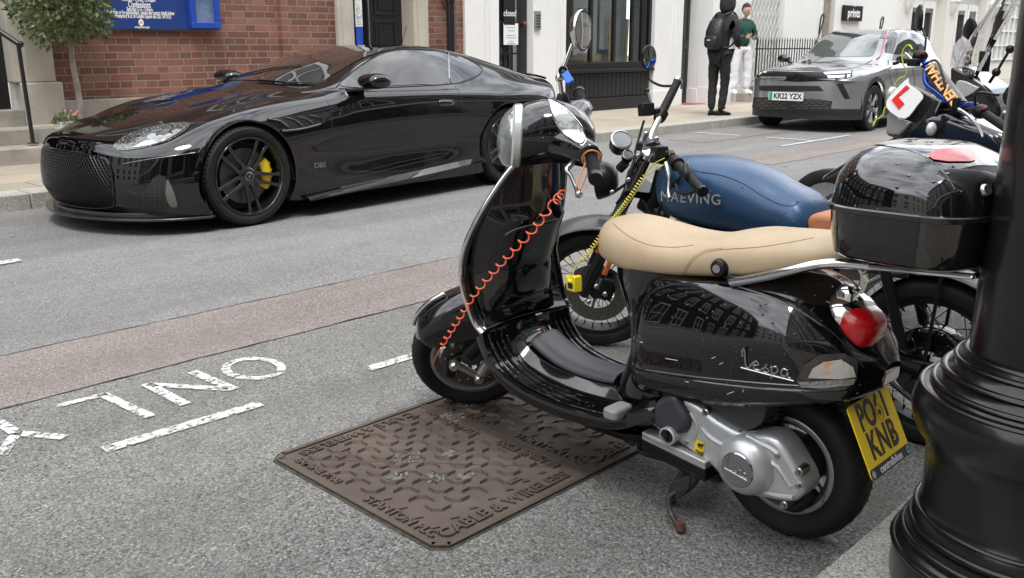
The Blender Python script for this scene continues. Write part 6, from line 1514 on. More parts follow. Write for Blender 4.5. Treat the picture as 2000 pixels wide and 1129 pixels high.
# tank
TK = [(1.05, .80, .72, .02), (1.035, .835, .665, .085), (.98, .862, .632, .125), (.90, .872, .620, .145), (.80, .874, .612, .152), (.70, .862, .608, .152), (.60, .835, .605, .145), (.52, .80, .605, .135), (.46, .778, .606, .134), (.42, .75, .612, .122), (.398, .715, .625, .10), (.388, .68, .65, .05)]
R = []
for s, ut, ub, w in spl(TK, 4):
    r = []
    for k in range(32):
        a = 2*PI*k/32; c, sn = math.cos(a), math.sin(a); y = w*abs(c)**.6*(1 if c > 0 else -1); z = (ut+ub)/2+(ut-ub)/2*abs(sn)**(.72)*(1 if sn > 0 else -1); y *= 1-.18*max(0, sn) - .12*max(0, -sn)
        r.append((s, y, z))
    R.append(r)
bm = BM(); rings(bm, R); tk = put('tank', bm, 'tank', em, ang=70); tkb = eval_bvh([tk])
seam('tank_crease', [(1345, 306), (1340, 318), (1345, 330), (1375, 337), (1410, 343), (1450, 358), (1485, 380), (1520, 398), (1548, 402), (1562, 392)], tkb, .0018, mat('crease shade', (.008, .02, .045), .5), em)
h0, h1 = tkb.ray_cast(CAM, ray(1303, 386)), tkb.ray_cast(CAM, ray(1398, 392)); a, b = EI @ h0[0], EI @ h1[0]; ux = (b-a).normalized(); nn = Vector((0, 1, 0)); uy = ux.cross(Vector((0, -1, 0)))
uy = uy if uy.z > 0 else -uy
text('maker_name', 'MAEVING', .052, mat('silver lettering', (.5, .5, .5), .3, .6), tk, basis((a+b)/2+Vector((0, .007, .003)), ux, uy), .0015, .0, (b-a).length/.195, spacing=1.12)
bm = BM(); prism(bm, [(.39, .655), (.40, .69), (.402, .715), (.375, .728), (.10, .745), (.0, .745), (-.05, .72), (.0, .69), (.36, .655)], -.12, .12, Matrix(((1, 0, 0, 0), (0, 0, 1, 0), (0, 1, 0, 0), (0, 0, 0, 1)))); bmesh.ops.recalc_face_normals(bm, faces=bm.faces[:])
put('seat', bm, mat('orange tan leather', (.52, .2, .085), .5), em, bev=.02, seg=4)
bm = BM(); prism(bm, [(1.0, .62), (1.02, .5), (.9, .34), (.5, .32), (.40, .42), (.38, .60)], -.10, .10, Matrix(((1, 0, 0, 0), (0, 0, 1, 0), (0, 1, 0, 0), (0, 0, 0, 1)))); bmesh.ops.recalc_face_normals(bm, faces=bm.faces[:]); put('battery_case', bm, 'satin', em, bev=.02)
bm = BM()
for t in (.09, -.09):
    tube(bm, [(-.01, t, .275), (.45, t*.9, .33)], .017, 8); tube(bm, [(.05, t*1.1, .33), (.16, t*1.1, .66)], .018, 10); tube(bm, spl([(.45, t, .34), (.36, t, .55), (.38, t, .64)], 4), .014, 8); tube(bm, spl([(.40, t, .65), (.05, t*.9, .68), (-.12, t*.8, .66)], 4), .012, 8)
    tube(bm, [(-.01, t*.8, .275), (-.03, t*.72, .58)], .006, 6)
tube(bm, [(1.04, 0, .62), (1.16, 0, .66)], .03, 10); tube(bm, [(1.12, 0, .58), (1.06, 0, .80)], .032, 14)
put('frame', bm, 'satin', em)
bm = BM(); tube(bm, spl([(.08, .11, .22), (-.05, .12, .16), (-.12, .12, .20)], 4), .008, 8); cbox(bm, (.0, .07, .27), (.16, .02, .05)); put('axle_plate', bm, 'satin', em, bev=.004)
# forks etc (in the steered frame: z along the fork from the axle)
FT = ESt @ Matrix.Rotation(-ER, 4, 'Y')
def em_put(nm, bm, m, par=None, **k): bmesh.ops.transform(bm, matrix=FT, verts=bm.verts[:]); return put(nm, bm, m, par or em, **k)
for t in (.085, -.085):
    bm = BM(); tube(bm, [(.05, t, -.01), (.05, t, .30)], .024, 14); lathe(bm, [(0, .02), (.012, .02), (.014, -.02)], 10, Matrix.Translation((.05, t, -.0)), 0, axis='y'); em_put('fork_slider', bm, 'satin')
    bm = BM(); tube(bm, [(.05, t, .28), (.05, t, .66)], .0175, 14); em_put('fork_tube', bm, mat('polished fork', (.12, .12, .125), .12, 1.))
    bm = BM(); cbox(bm, (.072, t*1.18, .24), (.018, .012, .07)); em_put('side_reflector', bm, 'orange', bev=.003)
bm = BM()
for z in (.48, .64): prism(bm, [(.08, -.115), (.08, .115), (-.03, .05), (-.03, -.05)], z, z+.03)
em_put('fork_yoke', bm, 'satin', bev=.006)
bm = BM(); lathe(bm, [(0, .012), (.012, .012), (.02, .004), (.03, 0), (.03, -.02)], 20, Matrix.Translation((.05, .085, .675))); em_put('fork_cap', bm, 'chrome')
bm = BM(); cbox(bm, (-.02, .085, .06), (.05, .04, .1)); cbox(bm, (-.05, .06, .03), (.03, .03, .06)); em_put('brake_caliper', bm, 'plastic', bev=.006)
dl = thing('disc_lock', 'yellow disc lock clamped on the front brake disc of the blue motorbike', 'disc lock', EO, PI/2)
lc = el(1121, 553, .20); lb = basis(lc, (-.8, .25, .1), (.1, 0, 1)); bm = BM(); prism(bm, [(-.032, -.03), (.03, -.034), (.036, .03), (.018, .036), (.012, .012), (-.016, .012), (-.022, .034), (-.036, .026)], -.018, .018, lb); put('lock_body', bm, mat('safety yellow', (.75, .62, .01), .35, coat=.4), dl, bev=.004); bm = BM(); prism(bm, rrect(.034, .024, .004, cy=-.008), .018, .02, lb); put('lock_label', bm, 'plastic', dl)
yc = thing('coiled_lock_cable', 'yellow coiled reminder cable from the handlebar of the blue motorbike', 'cable', EO, PI/2)
def coil(path, turns, rad, r, m, par, nm='coil'):
    C0 = spl([tuple(p_) for p_ in path], 10); cum = [0]
    for p_, q_ in zip(C0, C0[1:]): cum.append(cum[-1]+(Vector(q_)-Vector(p_)).length)
    P = []; N_ = turns*10
    for i in range(N_+1):
        d = cum[-1]*i/N_; j = min(max(k for k in range(len(cum)) if cum[k] <= d+1e-9), len(C0)-2); f = (d-cum[j])/(cum[j+1]-cum[j]); p_ = Vector(C0[j]).lerp(Vector(C0[j+1]), f)
        dr = (Vector(C0[j+1])-Vector(C0[j])).normalized(); u_ = dr.cross(Vector((0, 1, 0))).normalized(); w_ = dr.cross(u_); ph = 2*PI*turns*i/N_
        P.append(p_+(u_*math.cos(ph)+w_*math.sin(ph))*rad)
    bm = BM(); tube(bm, P, r, 6); return put(nm, bm, m, par)
M['yelc'] = mat('yellow cable', (.75, .68, .12), .35)
coil([el(1258, 345, .14), el(1225, 393, .14), el(1185, 445, .13), el(1150, 492, .16), el(1135, 507, .18)], 34, .0085, .0022, 'yelc', yc)
bm = BM(); tube(bm, spl([el(1135, 507, .18), el(1124, 520, .19), el(1118, 540, .2)], 4), .0022, 5); tube(bm, spl([el(1258, 345, .14), el(1275, 322, .14), el(1298, 309, .15)], 4), .0022, 5); tube(bm, spl([el(1258, 345, .14), el(1280, 332, .14), el(1300, 320, .15)], 4), .0022, 5); put('end_loop', bm, 'yelc', yc)
# bars
bl0, bl1 = el(1322, 320, .16), el(1370, 372, .27); br0, br1 = el(1292, 222, -.17), el(1323, 160, -.29); cc_ = el(1268, 300, 0)
bm = BM(); tube(bm, spl([el(1312, 300, .10), cc_+Vector((.0, .03, .01)), cc_, el(1273, 262, -.06), br0], 6), .0135, 14); put('handlebar', bm, 'chrome', em)
def grip(a, b, nm='grip'):
    bm = BM(); tube(bm, [a, b], [.018, .0165], 18); o = put(nm, bm, 'rubber', em); d = (b-a).normalized()
    bm = BM(); tube(bm, [a-d*.035, a-d*.02, a+d*.008, a+d*.012], [.021, .026, .027, .022], 20); put('switch_housing', bm, 'plastic', o, bev=.001); return d
dl_ = grip(bl0, bl1); dr_ = grip(br0, br1)
bm = BM(); tube(bm, [bl1, bl1+dl_*.012], .02, 16); put('bar_end', bm, 'satin', em); bm = BM(); tube(bm, [br1, br1+dr_*.012], .019, 16); put('bar_end', bm, 'chrome', em)
for c_, n_ in ((el(1262, 214, -.14), 'brake_reservoir'), (el(1288, 300, .10), 'brake_reservoir')):
    bm = BM(); cbox(bm, (0, 0, 0), (.05, .055, .05)); cbox(bm, (-.03, -.03, -.012), (.05, .02, .02)); o = put(n_, bm, 'plastic', em, bev=.005, loc=c_, rot=(0, .2, -.5)); bm = BM(); cbox(bm, (0, 0, .022), (.04, .045, .004)); put('reservoir_cap', bm, 'greyplastic', o, bev=.001)
bm = BM(); tube(bm, spl([el(1258, 235, -.12), el(1250, 262, -.1), el(1240, 300, -.05), el(1236, 330, .0)], 5), .005, 8); tube(bm, spl([el(1330, 345, .16), el(1300, 380, .12), el(1282, 430, .08), el(1275, 470, .05)], 5), .006, 8); tube(bm, spl([el(1240, 372, .04), el(1262, 400, .05), el(1285, 450, .05)], 5), .006, 8); put('cable', bm, 'plastic', em)
bm = BM(); tube(bm, spl([el(1300, 318, .13), el(1306, 345, .15), el(1305, 372, .17), el(1307, 385, .18)], 5), [.009]*6+[.006]*10, 8); bmesh.ops.create_uvsphere(bm, u_segments=10, v_segments=8, radius=.010, matrix=Matrix.Translation(el(1307, 386, .18))); put('brake_lever', bm, 'steel', em)
bm = BM(); tube(bm, spl([el(1270, 200, -.16), el(1266, 185, -.17), el(1264, 178, -.18)], 4), .006, 8); bmesh.ops.create_uvsphere(bm, u_segments=10, v_segments=8, radius=.011, matrix=Matrix.Translation(el(1264, 177, -.18))); put('brake_lever', bm, 'satin', em)
bm = BM(); a_, b_ = el(1193, 507, .15), el(1180, 536, .15); tube(bm, [a_, b_], .0135, 4); put('amber_reflector', bm, 'orange', em, bev=.003)
for px_, py_, t_ in ((1262, 262, .0), (1282, 272, .0), (1262, 290, .04), (1248, 305, .04), (1228, 352, .08), (1196, 376, .09), (1150, 590, .19), (1128, 566, .17), (1165, 560, .16), (1182, 575, .15)):
    bm = BM(); p_ = el(px_, py_, t_); lathe(bm, [(0, .007), (.006, .006), (.007, 0), (.010, -.002), (.010, -.02)], 10, Matrix.Translation(p_) @ (EI @ CAM - p_).to_track_quat('Z', 'Y').to_matrix().to_4x4()); put('bolt', bm, 'drop', em)
bm = BM(); cbox(bm, el(1266, 285, .0), (.06, .09, .035)); put('bar_clamp', bm, 'satin', em, bev=.008)
bm = BM(); tube(bm, spl([el(1242, 305, .02), el(1232, 335, .05), el(1222, 372, .06), el(1205, 398, .05)], 5), .007, 8); put('cable', bm, 'plastic', em)
# instruments and lamp
def drum(nm, c, n_, r, l, m, ring='steel', face=None):
    q_ = n_.normalized().to_track_quat('Z', 'Y').to_matrix().to_4x4(); q_.translation = c
    bm = BM(); lathe(bm, [(0, -l), (r*.8, -l), (r*.95, -l*.8), (r, 0)], 32, q_); o = put(nm, bm, m, em)
    bm = BM(); lathe(bm, [(r, -.002), (r*1.03, .003), (r*.9, .006), (r*.88, .002)], 32, q_); put('bezel', bm, ring, o)
    bm = BM(); lathe(bm, [(r*.9, .002), (0, .0025)], 32, q_); put('face', bm, face or 'glass', o); return o
back = Vector((-.6, .45, .65))
drum('speedometer', el(1214, 273, .0), back, .043, .06, 'satin', 'steel', mat('dial glass', (.1, .11, .12), .04, coat=1.)); drum('small_dial', el(1227, 303, .02), back, .023, .03, 'satin', 'steel')
hd = el(1192, 350, .0); hdn = Vector((-.75, -.45, .1)); q_ = hdn.normalized().to_track_quat('Z', 'Y').to_matrix().to_4x4(); q_.translation = hd
bm = BM(); lathe(bm, [(0, .03), (.03, .03), (.055, .018), (.07, -.01), (.078, -.04), (.08, -.055), (.076, -.058), (0, -.06)], 36, q_); put('headlamp', bm, 'satin', em)
bm = BM(); tube(bm, [el(1198, 376, .06), el(1225, 358, .07), el(1252, 335, .08)], .006, 6); tube(bm, [el(1210, 330, .03), el(1222, 318, .03)], .02, 8); put('lamp_bracket', bm, 'satin', em)
# mirrors
mq = el(1267, 113, -.33); bm = BM(); v3 = (EI @ CAM - mq).normalized(); zz = (EI.to_3x3() @ (RT*.74 - FW*.72 + UP*.1)).normalized(); mx_ = basis(mq, zz.cross(Vector((0, 0, 1))), Vector((0, 0, 1)))
if (mx_.to_3x3() @ Vector((0, 0, 1))).dot(v3) < 0: mx_ = mx_ @ Matrix.Rotation(PI, 4, 'Y')
ell(bm, .052, .052, ((.1, -.012), (.8, -.011), (1, -.006), (1.02, .002), (.97, .005)), mx_); o = put('bar_end_mirror', bm, 'satin', em)
bm = BM(); ell(bm, .048, .048, ((.98, .0052), (.01, .0056)), mx_); put('mirror_glass', bm, 'mirror', o)
bm = BM(); tube(bm, spl([el(1265, 138, -.33), el(1270, 156, -.33), el(1290, 167, -.31), el(1310, 168, -.30)], 6), .0055, 10); put('mirror_arm', bm, 'satin', o)
mq = el(1343, 335, .22); bm = BM(); zz = Vector((-.55, .55, .75)); mx_ = basis(mq, Vector((-.5, .7, -.7)), Vector((.2, .6, .6))); ell(bm, .043, .026, ((.1, -.010), (.8, -.009), (1, -.003), (1.0, .002), (.9, .005), (.1, .006)), mx_); o = put('bar_end_mirror', bm, 'satin', em)
bm = BM(); tube(bm, spl([el(1320, 360, .2), el(1325, 375, .22), el(1345, 378, .25), el(1368, 368, .27)], 6), .0055, 10); put('mirror_arm', bm, 'satin', o)

# ============================================================ LEARNER MOTORBIKE
LO = Vector((4.25, 1.0, 0)); lm = thing('learner_motorbike', 'black motorbike with blue handlebar, padded bar sleeve and a red L plate', 'motorbike', LO, PI/2); bpy.context.view_layer.update()
LI = lm.matrix_world.inverted()
def ll(px, py, t=0.): return LI @ onX(px, py, LO.x-t)
def lput(nm, bm, m, par=None, **k): return put(nm, bm, m, par or lm, **k)
def curve(nm, pts, r, m, par=None, n=6, seg=12):
    bm = BM(); P = spl([tuple(p_) for p_ in pts], n); rr_ = r if not isinstance(r, (list, tuple)) else [r[0]+(r[1]-r[0])*i/(len(P)-1) for i in range(len(P))]
    tube(bm, P, rr_, seg); return lput(nm, bm, m, par)
M['bluebar'] = mat('blue anodised bar', (.02, .075, .42), .22, .8)
curve('handlebar', [ll(1803, 118, -.30), ll(1808, 128, -.22), ll(1807, 150, -.16), ll(1812, 168, -.1), ll(1830, 182, -.02), ll(1850, 198, .06), ll(1870, 207, .12), ll(1895, 205, .2), ll(1912, 208, .26)], .013, 'bluebar')
a, b = ll(1822, 138, -.16), ll(1876, 212, .10); d = (b-a).normalized()
bm = BM(); tube(bm, [a-d*.006, a, b, b+d*.006], [.028, .037, .037, .028], 28); pd = lput('bar_pad', bm, mat('black pad vinyl', (.02, .018, .018), .35))
vv = (LI @ CAM - (a+b)/2).normalized(); uu = (d.cross(vv)).normalized(); vf = uu.cross(d)
vf = vf if vf.dot(vv) > 0 else -vf
text('pad_lettering', 'RENTHAL', .056, mat('orange print', (.9, .42, .12), .5), pd, basis((a+b)/2+vf*.0365, -d, -vf.cross(d) if Matrix((d, vf.cross(d), vf)).determinant() > 0 else vf.cross(d)), .001, .0015, (b-a).length/.215*.95)
curve('grip', [ll(1926, 224, .3), ll(1968, 252, .42)], .0175, 'rubber'); curve('grip', [ll(1802, 106, -.32), ll(1796, 92, -.42)], .0175, 'rubber')
for c_, s_ in ((ll(1915, 218, .28), .035), (ll(1797, 110, -.3), .036)):
    bm = BM(); bmesh.ops.create_icosphere(bm, subdivisions=2, radius=s_, matrix=Matrix.Translation(c_) @ Matrix.Diagonal((1, 1, .85, 1))); o = lput('switch_housing', bm, 'plastic'); bm = BM(); cbox(bm, c_+Vector((-.02, .03, .015)), (.014, .012, .012)); lput('switch', bm, 'red', o, bev=.002)
curve('clutch_lever', [ll(1872, 214, .2), ll(1890, 225, .24), ll(1908, 245, .28), ll(1917, 262, .32), ll(1919, 268, .33)], [.008, .005], 'steel'); curve('brake_lever', [ll(1784, 122, -.28), ll(1776, 112, -.34), ll(1768, 104, -.38)], [.009, .006], 'steel')
curve('cable', [ll(1800, 130, -.2), ll(1828, 118, -.12), ll(1842, 150, 0), ll(1846, 185, .04), ll(1835, 206, .05)], .0055, 'plastic'); curve('cable', [ll(1840, 205, .0), ll(1870, 210, .14), ll(1885, 220, .2)], .0055, 'plastic')
bm = BM(); cbox(bm, ll(1785, 122, -.24), (.05, .05, .035)); cbox(bm, ll(1868, 202, .14), (.03, .03, .05)); lput('master_cylinder', bm, 'plastic', bev=.006)
curve('fork_tube', [ll(1820, 200, -.05), ll(1745, 330, -.05)], .024, 'satin'); curve('fork_tube', [ll(1850, 230, .12), ll(1770, 360, .12)], .024, 'satin')
# head cowl: a small solid nose with lamp below and the L plate tied on top
def lump(nm, pix, t0, t1, m, bev=.015, n=3, par=None, shrink=.0):
    P = [ll(x, y, (t0+t1)/2) for x, y in spl(pix, n, True)]; bm = BM(); prism(bm, [(q_.x, q_.z) for q_ in P], t0, t1, Matrix(((1, 0, 0, 0), (0, 0, 1, 0), (0, 1, 0, 0), (0, 0, 0, 1)))); bmesh.ops.recalc_face_normals(bm, faces=bm.faces[:]); bmesh.ops.remove_doubles(bm, verts=bm.verts[:], dist=.001)
    return lput(nm, bm, m, par, bev=bev, seg=3)
fd = Vector((.55, .83, 0)).normalized(); rt_ = Vector((-.83, .55, 0)) # the cowl's facing and its left
hc = ll(1762, 215, .05)
def nose(nm, outl, dep, m, off=0., back=0., tilt=.35, bev=.01):
    up_ = (Vector((0, 0, 1))-fd*tilt).normalized(); B_ = basis(hc, rt_, up_); bm = BM(); prism(bm, outl, off-dep, off, B_); bmesh.ops.recalc_face_normals(bm, faces=bm.faces[:]); return lput(nm, bm, m, bev=bev, seg=3)
vv = (LI @ CAM - hc).normalized()
fd = Vector((vv.x*.6+.55, vv.y*.9, 0)).normalized(); rt_ = Vector((0, 0, 1)).cross(fd).normalized()
up0 = (Vector((0, 0, 1))-fd*.35).normalized()
def pl(px, py):   # on the cowl's front plane
    n_ = rt_.cross(up0).normalized(); nw = lm.matrix_world.to_3x3() @ n_; cw = lm.matrix_world @ hc; q_ = LI @ hit(px, py, nw, nw.dot(cw)) - hc; return (q_.dot(rt_), q_.dot(up0))
nose('front_cowl', [pl(*q_) for q_ in ((1728, 262), (1738, 190), (1760, 172), (1782, 165), (1800, 175), (1838, 196), (1825, 222), (1790, 248), (1770, 258), (1760, 272))], .10, 'scuff', -.006)
lf = nose('headlamp', [pl(*q_) for q_ in ((1732, 262), (1735, 225), (1742, 215), (1760, 232), (1782, 238), (1770, 252), (1758, 264))], .03, mat('smoky headlamp', (.32, .33, .32), .08, .4, coat=1., bump=(40, .5), bumpd=.006), .012)
lp = nose('learner_plate', [pl(*q_) for q_ in spl([(1782, 157), (1784, 168), (1811, 190), (1800, 210), (1776, 236), (1745, 220), (1740, 202), (1757, 180)], 3, True)], .004, 'whitesign', .030, bev=.001)
lp2 = nose('plate_letter', [pl(*q_) for q_ in ((1780, 171), (1786, 176), (1764, 194), (1776, 207), (1765, 218), (1751, 200))], .004, mat('learner red', (.75, .02, .02), .45), .0345, bev=0)
lp2.parent = lp
for c_ in (ll(1742, 182, -.12), ll(1819, 252, .2)):
    bm = BM(); bmesh.ops.create_icosphere(bm, subdivisions=2, radius=.03, matrix=Matrix.Translation(c_) @ Matrix.Diagonal((.7, 1, 1, 1))); lput('indicator', bm, 'lenswhite')
    curve('indicator_stalk', [c_, c_.lerp(ll(1800, 220, .05), .5)], .008, 'satin', n=2)
lump('side_fairing', [(1790, 262), (1840, 225), (1900, 240), (1960, 262), (1985, 300), (1975, 340), (1900, 330), (1850, 300), (1800, 285)], -.1, .14, 'gloss', .03)
lump('tank', [(1835, 222), (1880, 222), (1940, 245), (1985, 270), (1990, 330), (1930, 300), (1860, 262)], -.09, .10, 'scuff', .03)
bm = BM(); rows = []
for k in range(21):
    a = k/20; c_ = Vector(ll(1612, 345, 0)).lerp(ll(1775, 258, 0), a)+Vector((0, 0, .012*math.sin(a*PI))); rows.append([c_+Vector((0, t*(.4+.6*a), -4*t*t)) for t in [-.06+.12*j/6 for j in range(7)]])
grid_surf(bm, rows); lput('front_mudguard', bm, 'scuff', solid=.006)
lw = ll(1640, 470, 0); LW_ = ll(1578, 405).x-.29
spoke_wheel(lm, Matrix.Translation((LW_, 0, .31)) @ Matrix.Rotation(.2, 4, 'Z'), R=.31, rim=.25, w=.08)
spoke_wheel(lm, Matrix.Translation((.02, 0, .31)), R=.31, rim=.25, w=.11)
bm = BM()
for t in (-.09, .09): tube(bm, [(LW_, t, .31), (LW_-.27, t*.9, .80)], .022, 10); tube(bm, [(.02, t, .31), (.5, t, .38)], .02, 8)
cbox(bm, (.62, 0, .4), (.5, .24, .34)); put('engine', bm, 'satin', lm, bev=.03)
bm = BM(); cbox(bm, (.18, 0, .78), (.75, .24, .07)); put('seat', bm, 'plastic', lm, bev=.03); bm = BM(); cbox(bm, (-.2, 0, .72), (.35, .12, .05)); put('rear_mudguard', bm, mat('blue plastic tail', (.02, .05, .5), .3, coat=.5), lm, bev=.02)
# mirror with its stalk, and its own yellow-green cable
curve('mirror_stalk', [ll(1806, 98, -.34), ll(1808, 75, -.36), ll(1801, 55, -.38)], .0055, 'satin')
bm = BM(); mq = ll(1797, 35, -.38); mx_ = basis(mq, (.55, -.83, 0), (0, .12, 1)); ell(bm, .048, .062, ((.1, -.02), (.8, -.016), (1, -.004), (1, .004), (.1, .006)), mx_); lput('mirror', bm, 'satin')
bm = BM(); mq = ll(1985, 190, .42); mx_ = basis(mq, (.75, -.65, 0), (0, .1, 1)); ell(bm, .075, .05, ((.1, -.02), (.8, -.016), (1, -.004), (1, .004), (.1, .006)), mx_); lput('mirror', bm, 'satin'); curve('mirror_stalk', [ll(1905, 206, .3), ll(1908, 182, .33), ll(1950, 186, .38)], .0055, 'satin')
gc = thing('coiled_lock_cable', 'bright lime cable dangling from the right grip of the learner motorbike', 'cable', LO, PI/2)
M['lime'] = mat('lime cable', (.5, .75, .05), .4)
P = [(1782, 96, -.3), (1776, 88, -.32), (1768, 92, -.34), (1762, 106, -.34), (1764, 125, -.34), (1771, 138, -.34), (1768, 148, -.34), (1755, 155, -.34), (1748, 168, -.34), (1752, 180, -.34), (1740, 190, -.33), (1738, 204, -.33), (1728, 212, -.33), (1724, 226, -.33), (1712, 234, -.33), (1705, 246, -.32)]
bm = BM(); tube(bm, spl([tuple(ll(*q_)) for q_ in P], 6), .0035, 6); put('strand', bm, 'lime', gc)

# ============================================================ TOURING SCOOTER WITH SCREEN
TO = Vector((5.35, 1.1, 0)); tm = thing('touring_scooter', 'grey touring scooter with tall clear windscreen beyond the learner motorbike', 'scooter', TO, PI/2); bpy.context.view_layer.update()
TI = tm.matrix_world.inverted()
def tl_(px, py, t=0.): return TI @ onX(px, py, TO.x-t)
def tput(nm, bm, m, par=None, **k): return put(nm, bm, m, par or tm, **k)
M['scr'] = mat('clear screen', (.86, .88, .9), .02, trans=1., ior=1.08, coat=.9, drops=26)
def screen(nm, pix_l, pix_r, tL, tR, bow=.06):
    A, B = [tl_(x, y, tL) for x, y in pix_l], [tl_(x, y, tR) for x, y in pix_r]; bm = BM(); rows = []
    for a, b in zip(spl([tuple(p_) for p_ in A], 6), spl([tuple(p_) for p_ in B], 6)):
        rows.append([Vector(a).lerp(Vector(b), j/10)+Vector((bow*math.sin(j/10*PI), 0, 0)) for j in range(11)])
    grid_surf(bm, rows); return tput(nm, bm, 'scr', solid=.004)
screen('windscreen', [(1908, 150), (1950, 70), (1995, -5), (2020, -40)], [(1862, 148), (1885, 95), (1930, 30), (1975, -30)], .10, -.22)
bm = BM(); rows = [[tl_(x, y, t) for (x, y, t) in r] for r in ([(1880, 70, -.25), (1895, 82, -.22), (1900, 100, -.2)], [(1862, 88, -.28), (1880, 110, -.24), (1893, 120, -.2)], [(1856, 125, -.28), (1872, 140, -.24), (1888, 140, -.2)], [(1862, 170, -.27), (1875, 172, -.22), (1885, 160, -.2)])]
grid_surf(bm, rows); tput('side_deflector', bm, 'scr', solid=.003)
def tl_lump(nm, pix, t0, t1, m, bev=.02):
    P = [tl_(x, y, (t0+t1)/2) for x, y in spl(pix, 3, True)]; bm = BM(); prism(bm, [(q_.x, q_.z) for q_ in P], t0, t1, Matrix(((1, 0, 0, 0), (0, 0, 1, 0), (0, 1, 0, 0), (0, 0, 0, 1)))); bmesh.ops.recalc_face_normals(bm, faces=bm.faces[:]); bmesh.ops.remove_doubles(bm, verts=bm.verts[:], dist=.001)
    return tput(nm, bm, m, bev=bev, seg=3)
tl_lump('front_fairing', [(1880, 130), (1900, 138), (1935, 158), (1960, 180), (1975, 215), (1960, 240), (1900, 215), (1870, 205), (1878, 160)], -.18, .16, 'scuff', .03)
o = tl_lump('badge_panel', [(1882, 130), (1897, 135), (1903, 146), (1893, 152), (1882, 146)], .155, .185, 'greyplastic', .003); q_ = tl_(1892, 142, .187); text('screen_badge', 'GIVI', .035, 'steel', o, basis(q_, (-1, 0, 0), (0, 0, 1)), .001, .001)
tl_lump('headlamp', [(1872, 160), (1888, 158), (1905, 166), (1915, 172), (1900, 184), (1880, 192), (1872, 186)], .12, .19, mat('bright lamp', (.55, .57, .58), .08, .3, coat=1., bump=(30, .5), bumpd=.01), .008)
tl_lump('leg_shield', [(1900, 215), (1975, 215), (2020, 300), (2010, 420), (1920, 400), (1905, 300)], -.16, .16, 'scuff', .04)
tl_lump('seat', [(1990, 250), (2080, 270), (2180, 330), (2160, 380), (2040, 350)], -.16, .16, 'plastic', .03)
for x_ in (1.40, -.0):
    t = bpy.data.objects.new('wheel', None); COL.objects.link(t); t.parent = tm; t.location = (x_, 0, .27); bm = BM(); tyre(bm, .27, .19, .12, 48); put('tyre', bm, 'rubber', t); bm = BM(); lathe(bm, [(.19, .05), (.17, .045), (.03, .03), (0, .03)], 40, None, 0, axis='y'); put('rim', bm, 'wheelgrey', t)
bm = BM(); cbox(bm, (.7, 0, .42), (1.1, .3, .3)); put('floor_body', bm, 'greyplastic', tm, bev=.06)
for a, b, m_ in (((1910, 62), (1905, 90), -.30), ((1972, 98), (1968, 112), .2)):
    pass
mq = tl_(1895, 65, -.34); bm = BM(); mx_ = basis(mq, (.8, -.6, 0), (0, .1, 1)); ell(bm, .06, .085, ((.1, -.02), (.8, -.016), (1, -.004), (1, .004), (.1, .006)), mx_); o = tput('mirror', bm, 'satin'); bm = BM(); tube(bm, [tl_(1893, 82, -.33), tl_(1893, 125, -.28)], .012, 8); put('mirror_stalk', bm, 'satin', o)
bm = BM(); tube(bm, [tl_(1972, 97, .12), tl_(1947, 140, .12)], .007, 8); 
for q_ in (tl_(1973, 96, .12), tl_(1946, 141, .12)): bmesh.ops.create_uvsphere(bm, u_segments=12, v_segments=8, radius=.022, matrix=Matrix.Translation(q_))
tube(bm, [tl_(1946, 141, .12), tl_(1932, 162, .12)], .009, 8); tput('mirror_stay', bm, 'satin')
bm = BM(); tube(bm, [tl_(1958, 20, 0), tl_(1938, 75, 0), tl_(1925, 110, 0)], .014, 8); tube(bm, [tl_(1925, 100, 0), tl_(1920, 140, 0)], .03, 8); tput('screen_bracket', bm, 'satin')
# ============================================================ LAMP POST IN THE FOREGROUND
ap = onZ(1992, 1150, .1); AXP = Vector((ap.x, ap.y, 0))
SIL = [(1990, 20), (1972, 160), (1946, 340), (1926, 460), (1908, 560), (1893, 672), (1872, 680), (1868, 690), (1858, 700), (1846, 706), (1843, 716), (1836, 724), (1824, 729), (1815, 737), (1798, 738), (1786, 752), (1779, 775), (1782, 800), (1791, 822), (1804, 840), (1809, 860), (1805, 900), (1800, 945), (1794, 962), (1784, 970), (1780, 984), (1778, 998), (1768, 1000), (1764, 1008), (1761, 1018), (1750, 1022), (1744, 1034), (1741, 1050), (1737, 1080), (1735, 1129)]
prof = []
for x, y in SIL:
    r = ray(x, y); h = Vector((r.x, r.y)); a = Vector((AXP.x, AXP.y)); t = a.dot(h)/h.dot(h); c = h*t; prof.append(((a-c).length, CAMH + r.z*t))
lp_ = thing('lamp_post', 'thick black painted cast iron lamp post with moulded rings at the right edge', 'lamp post', (AXP.x, AXP.y, .095))
M['postpaint'] = mat('chipped black gloss paint', (.004, .004, .0045), .34, spec=.25, coat=.55, coatr=.16, bump=(30, .25, 5), bumpd=.002, dirt=(48, (.2, .2, .19), .685), vary=(5, (.008, .008, .009), .4, .7))
bm = BM(); prof = prof[::-1]; low_ = prof[0]; P = [(low_[0]*1.01, 0.0), (low_[0]*1.01, .05)] + [(r, z-.095) for r, z in prof] 
P.append((prof[-1][0]*.92, 3.2)); 
def dense(P):
    o = []
    for (r0, z0), (r1, z1) in zip(P, P[1:]):
        k = max(1, int(math.hypot(r1-r0, z1-z0)/.02))
        o += [(r0+(r1-r0)*i/k, z0+(z1-z0)*i/k) for i in range(k)]
    return o+[P[-1]]
lathe(bm, P, 72); cl_ = put('column', bm, 'postpaint', lp_, ang=32)
def at_px(x, y):
    r = ray(x, y); h = Vector((r.x, r.y)); a = Vector((AXP.x, AXP.y)); t = a.dot(h)/h.dot(h); return (a-h*t).length, CAMH+r.z*t-.095
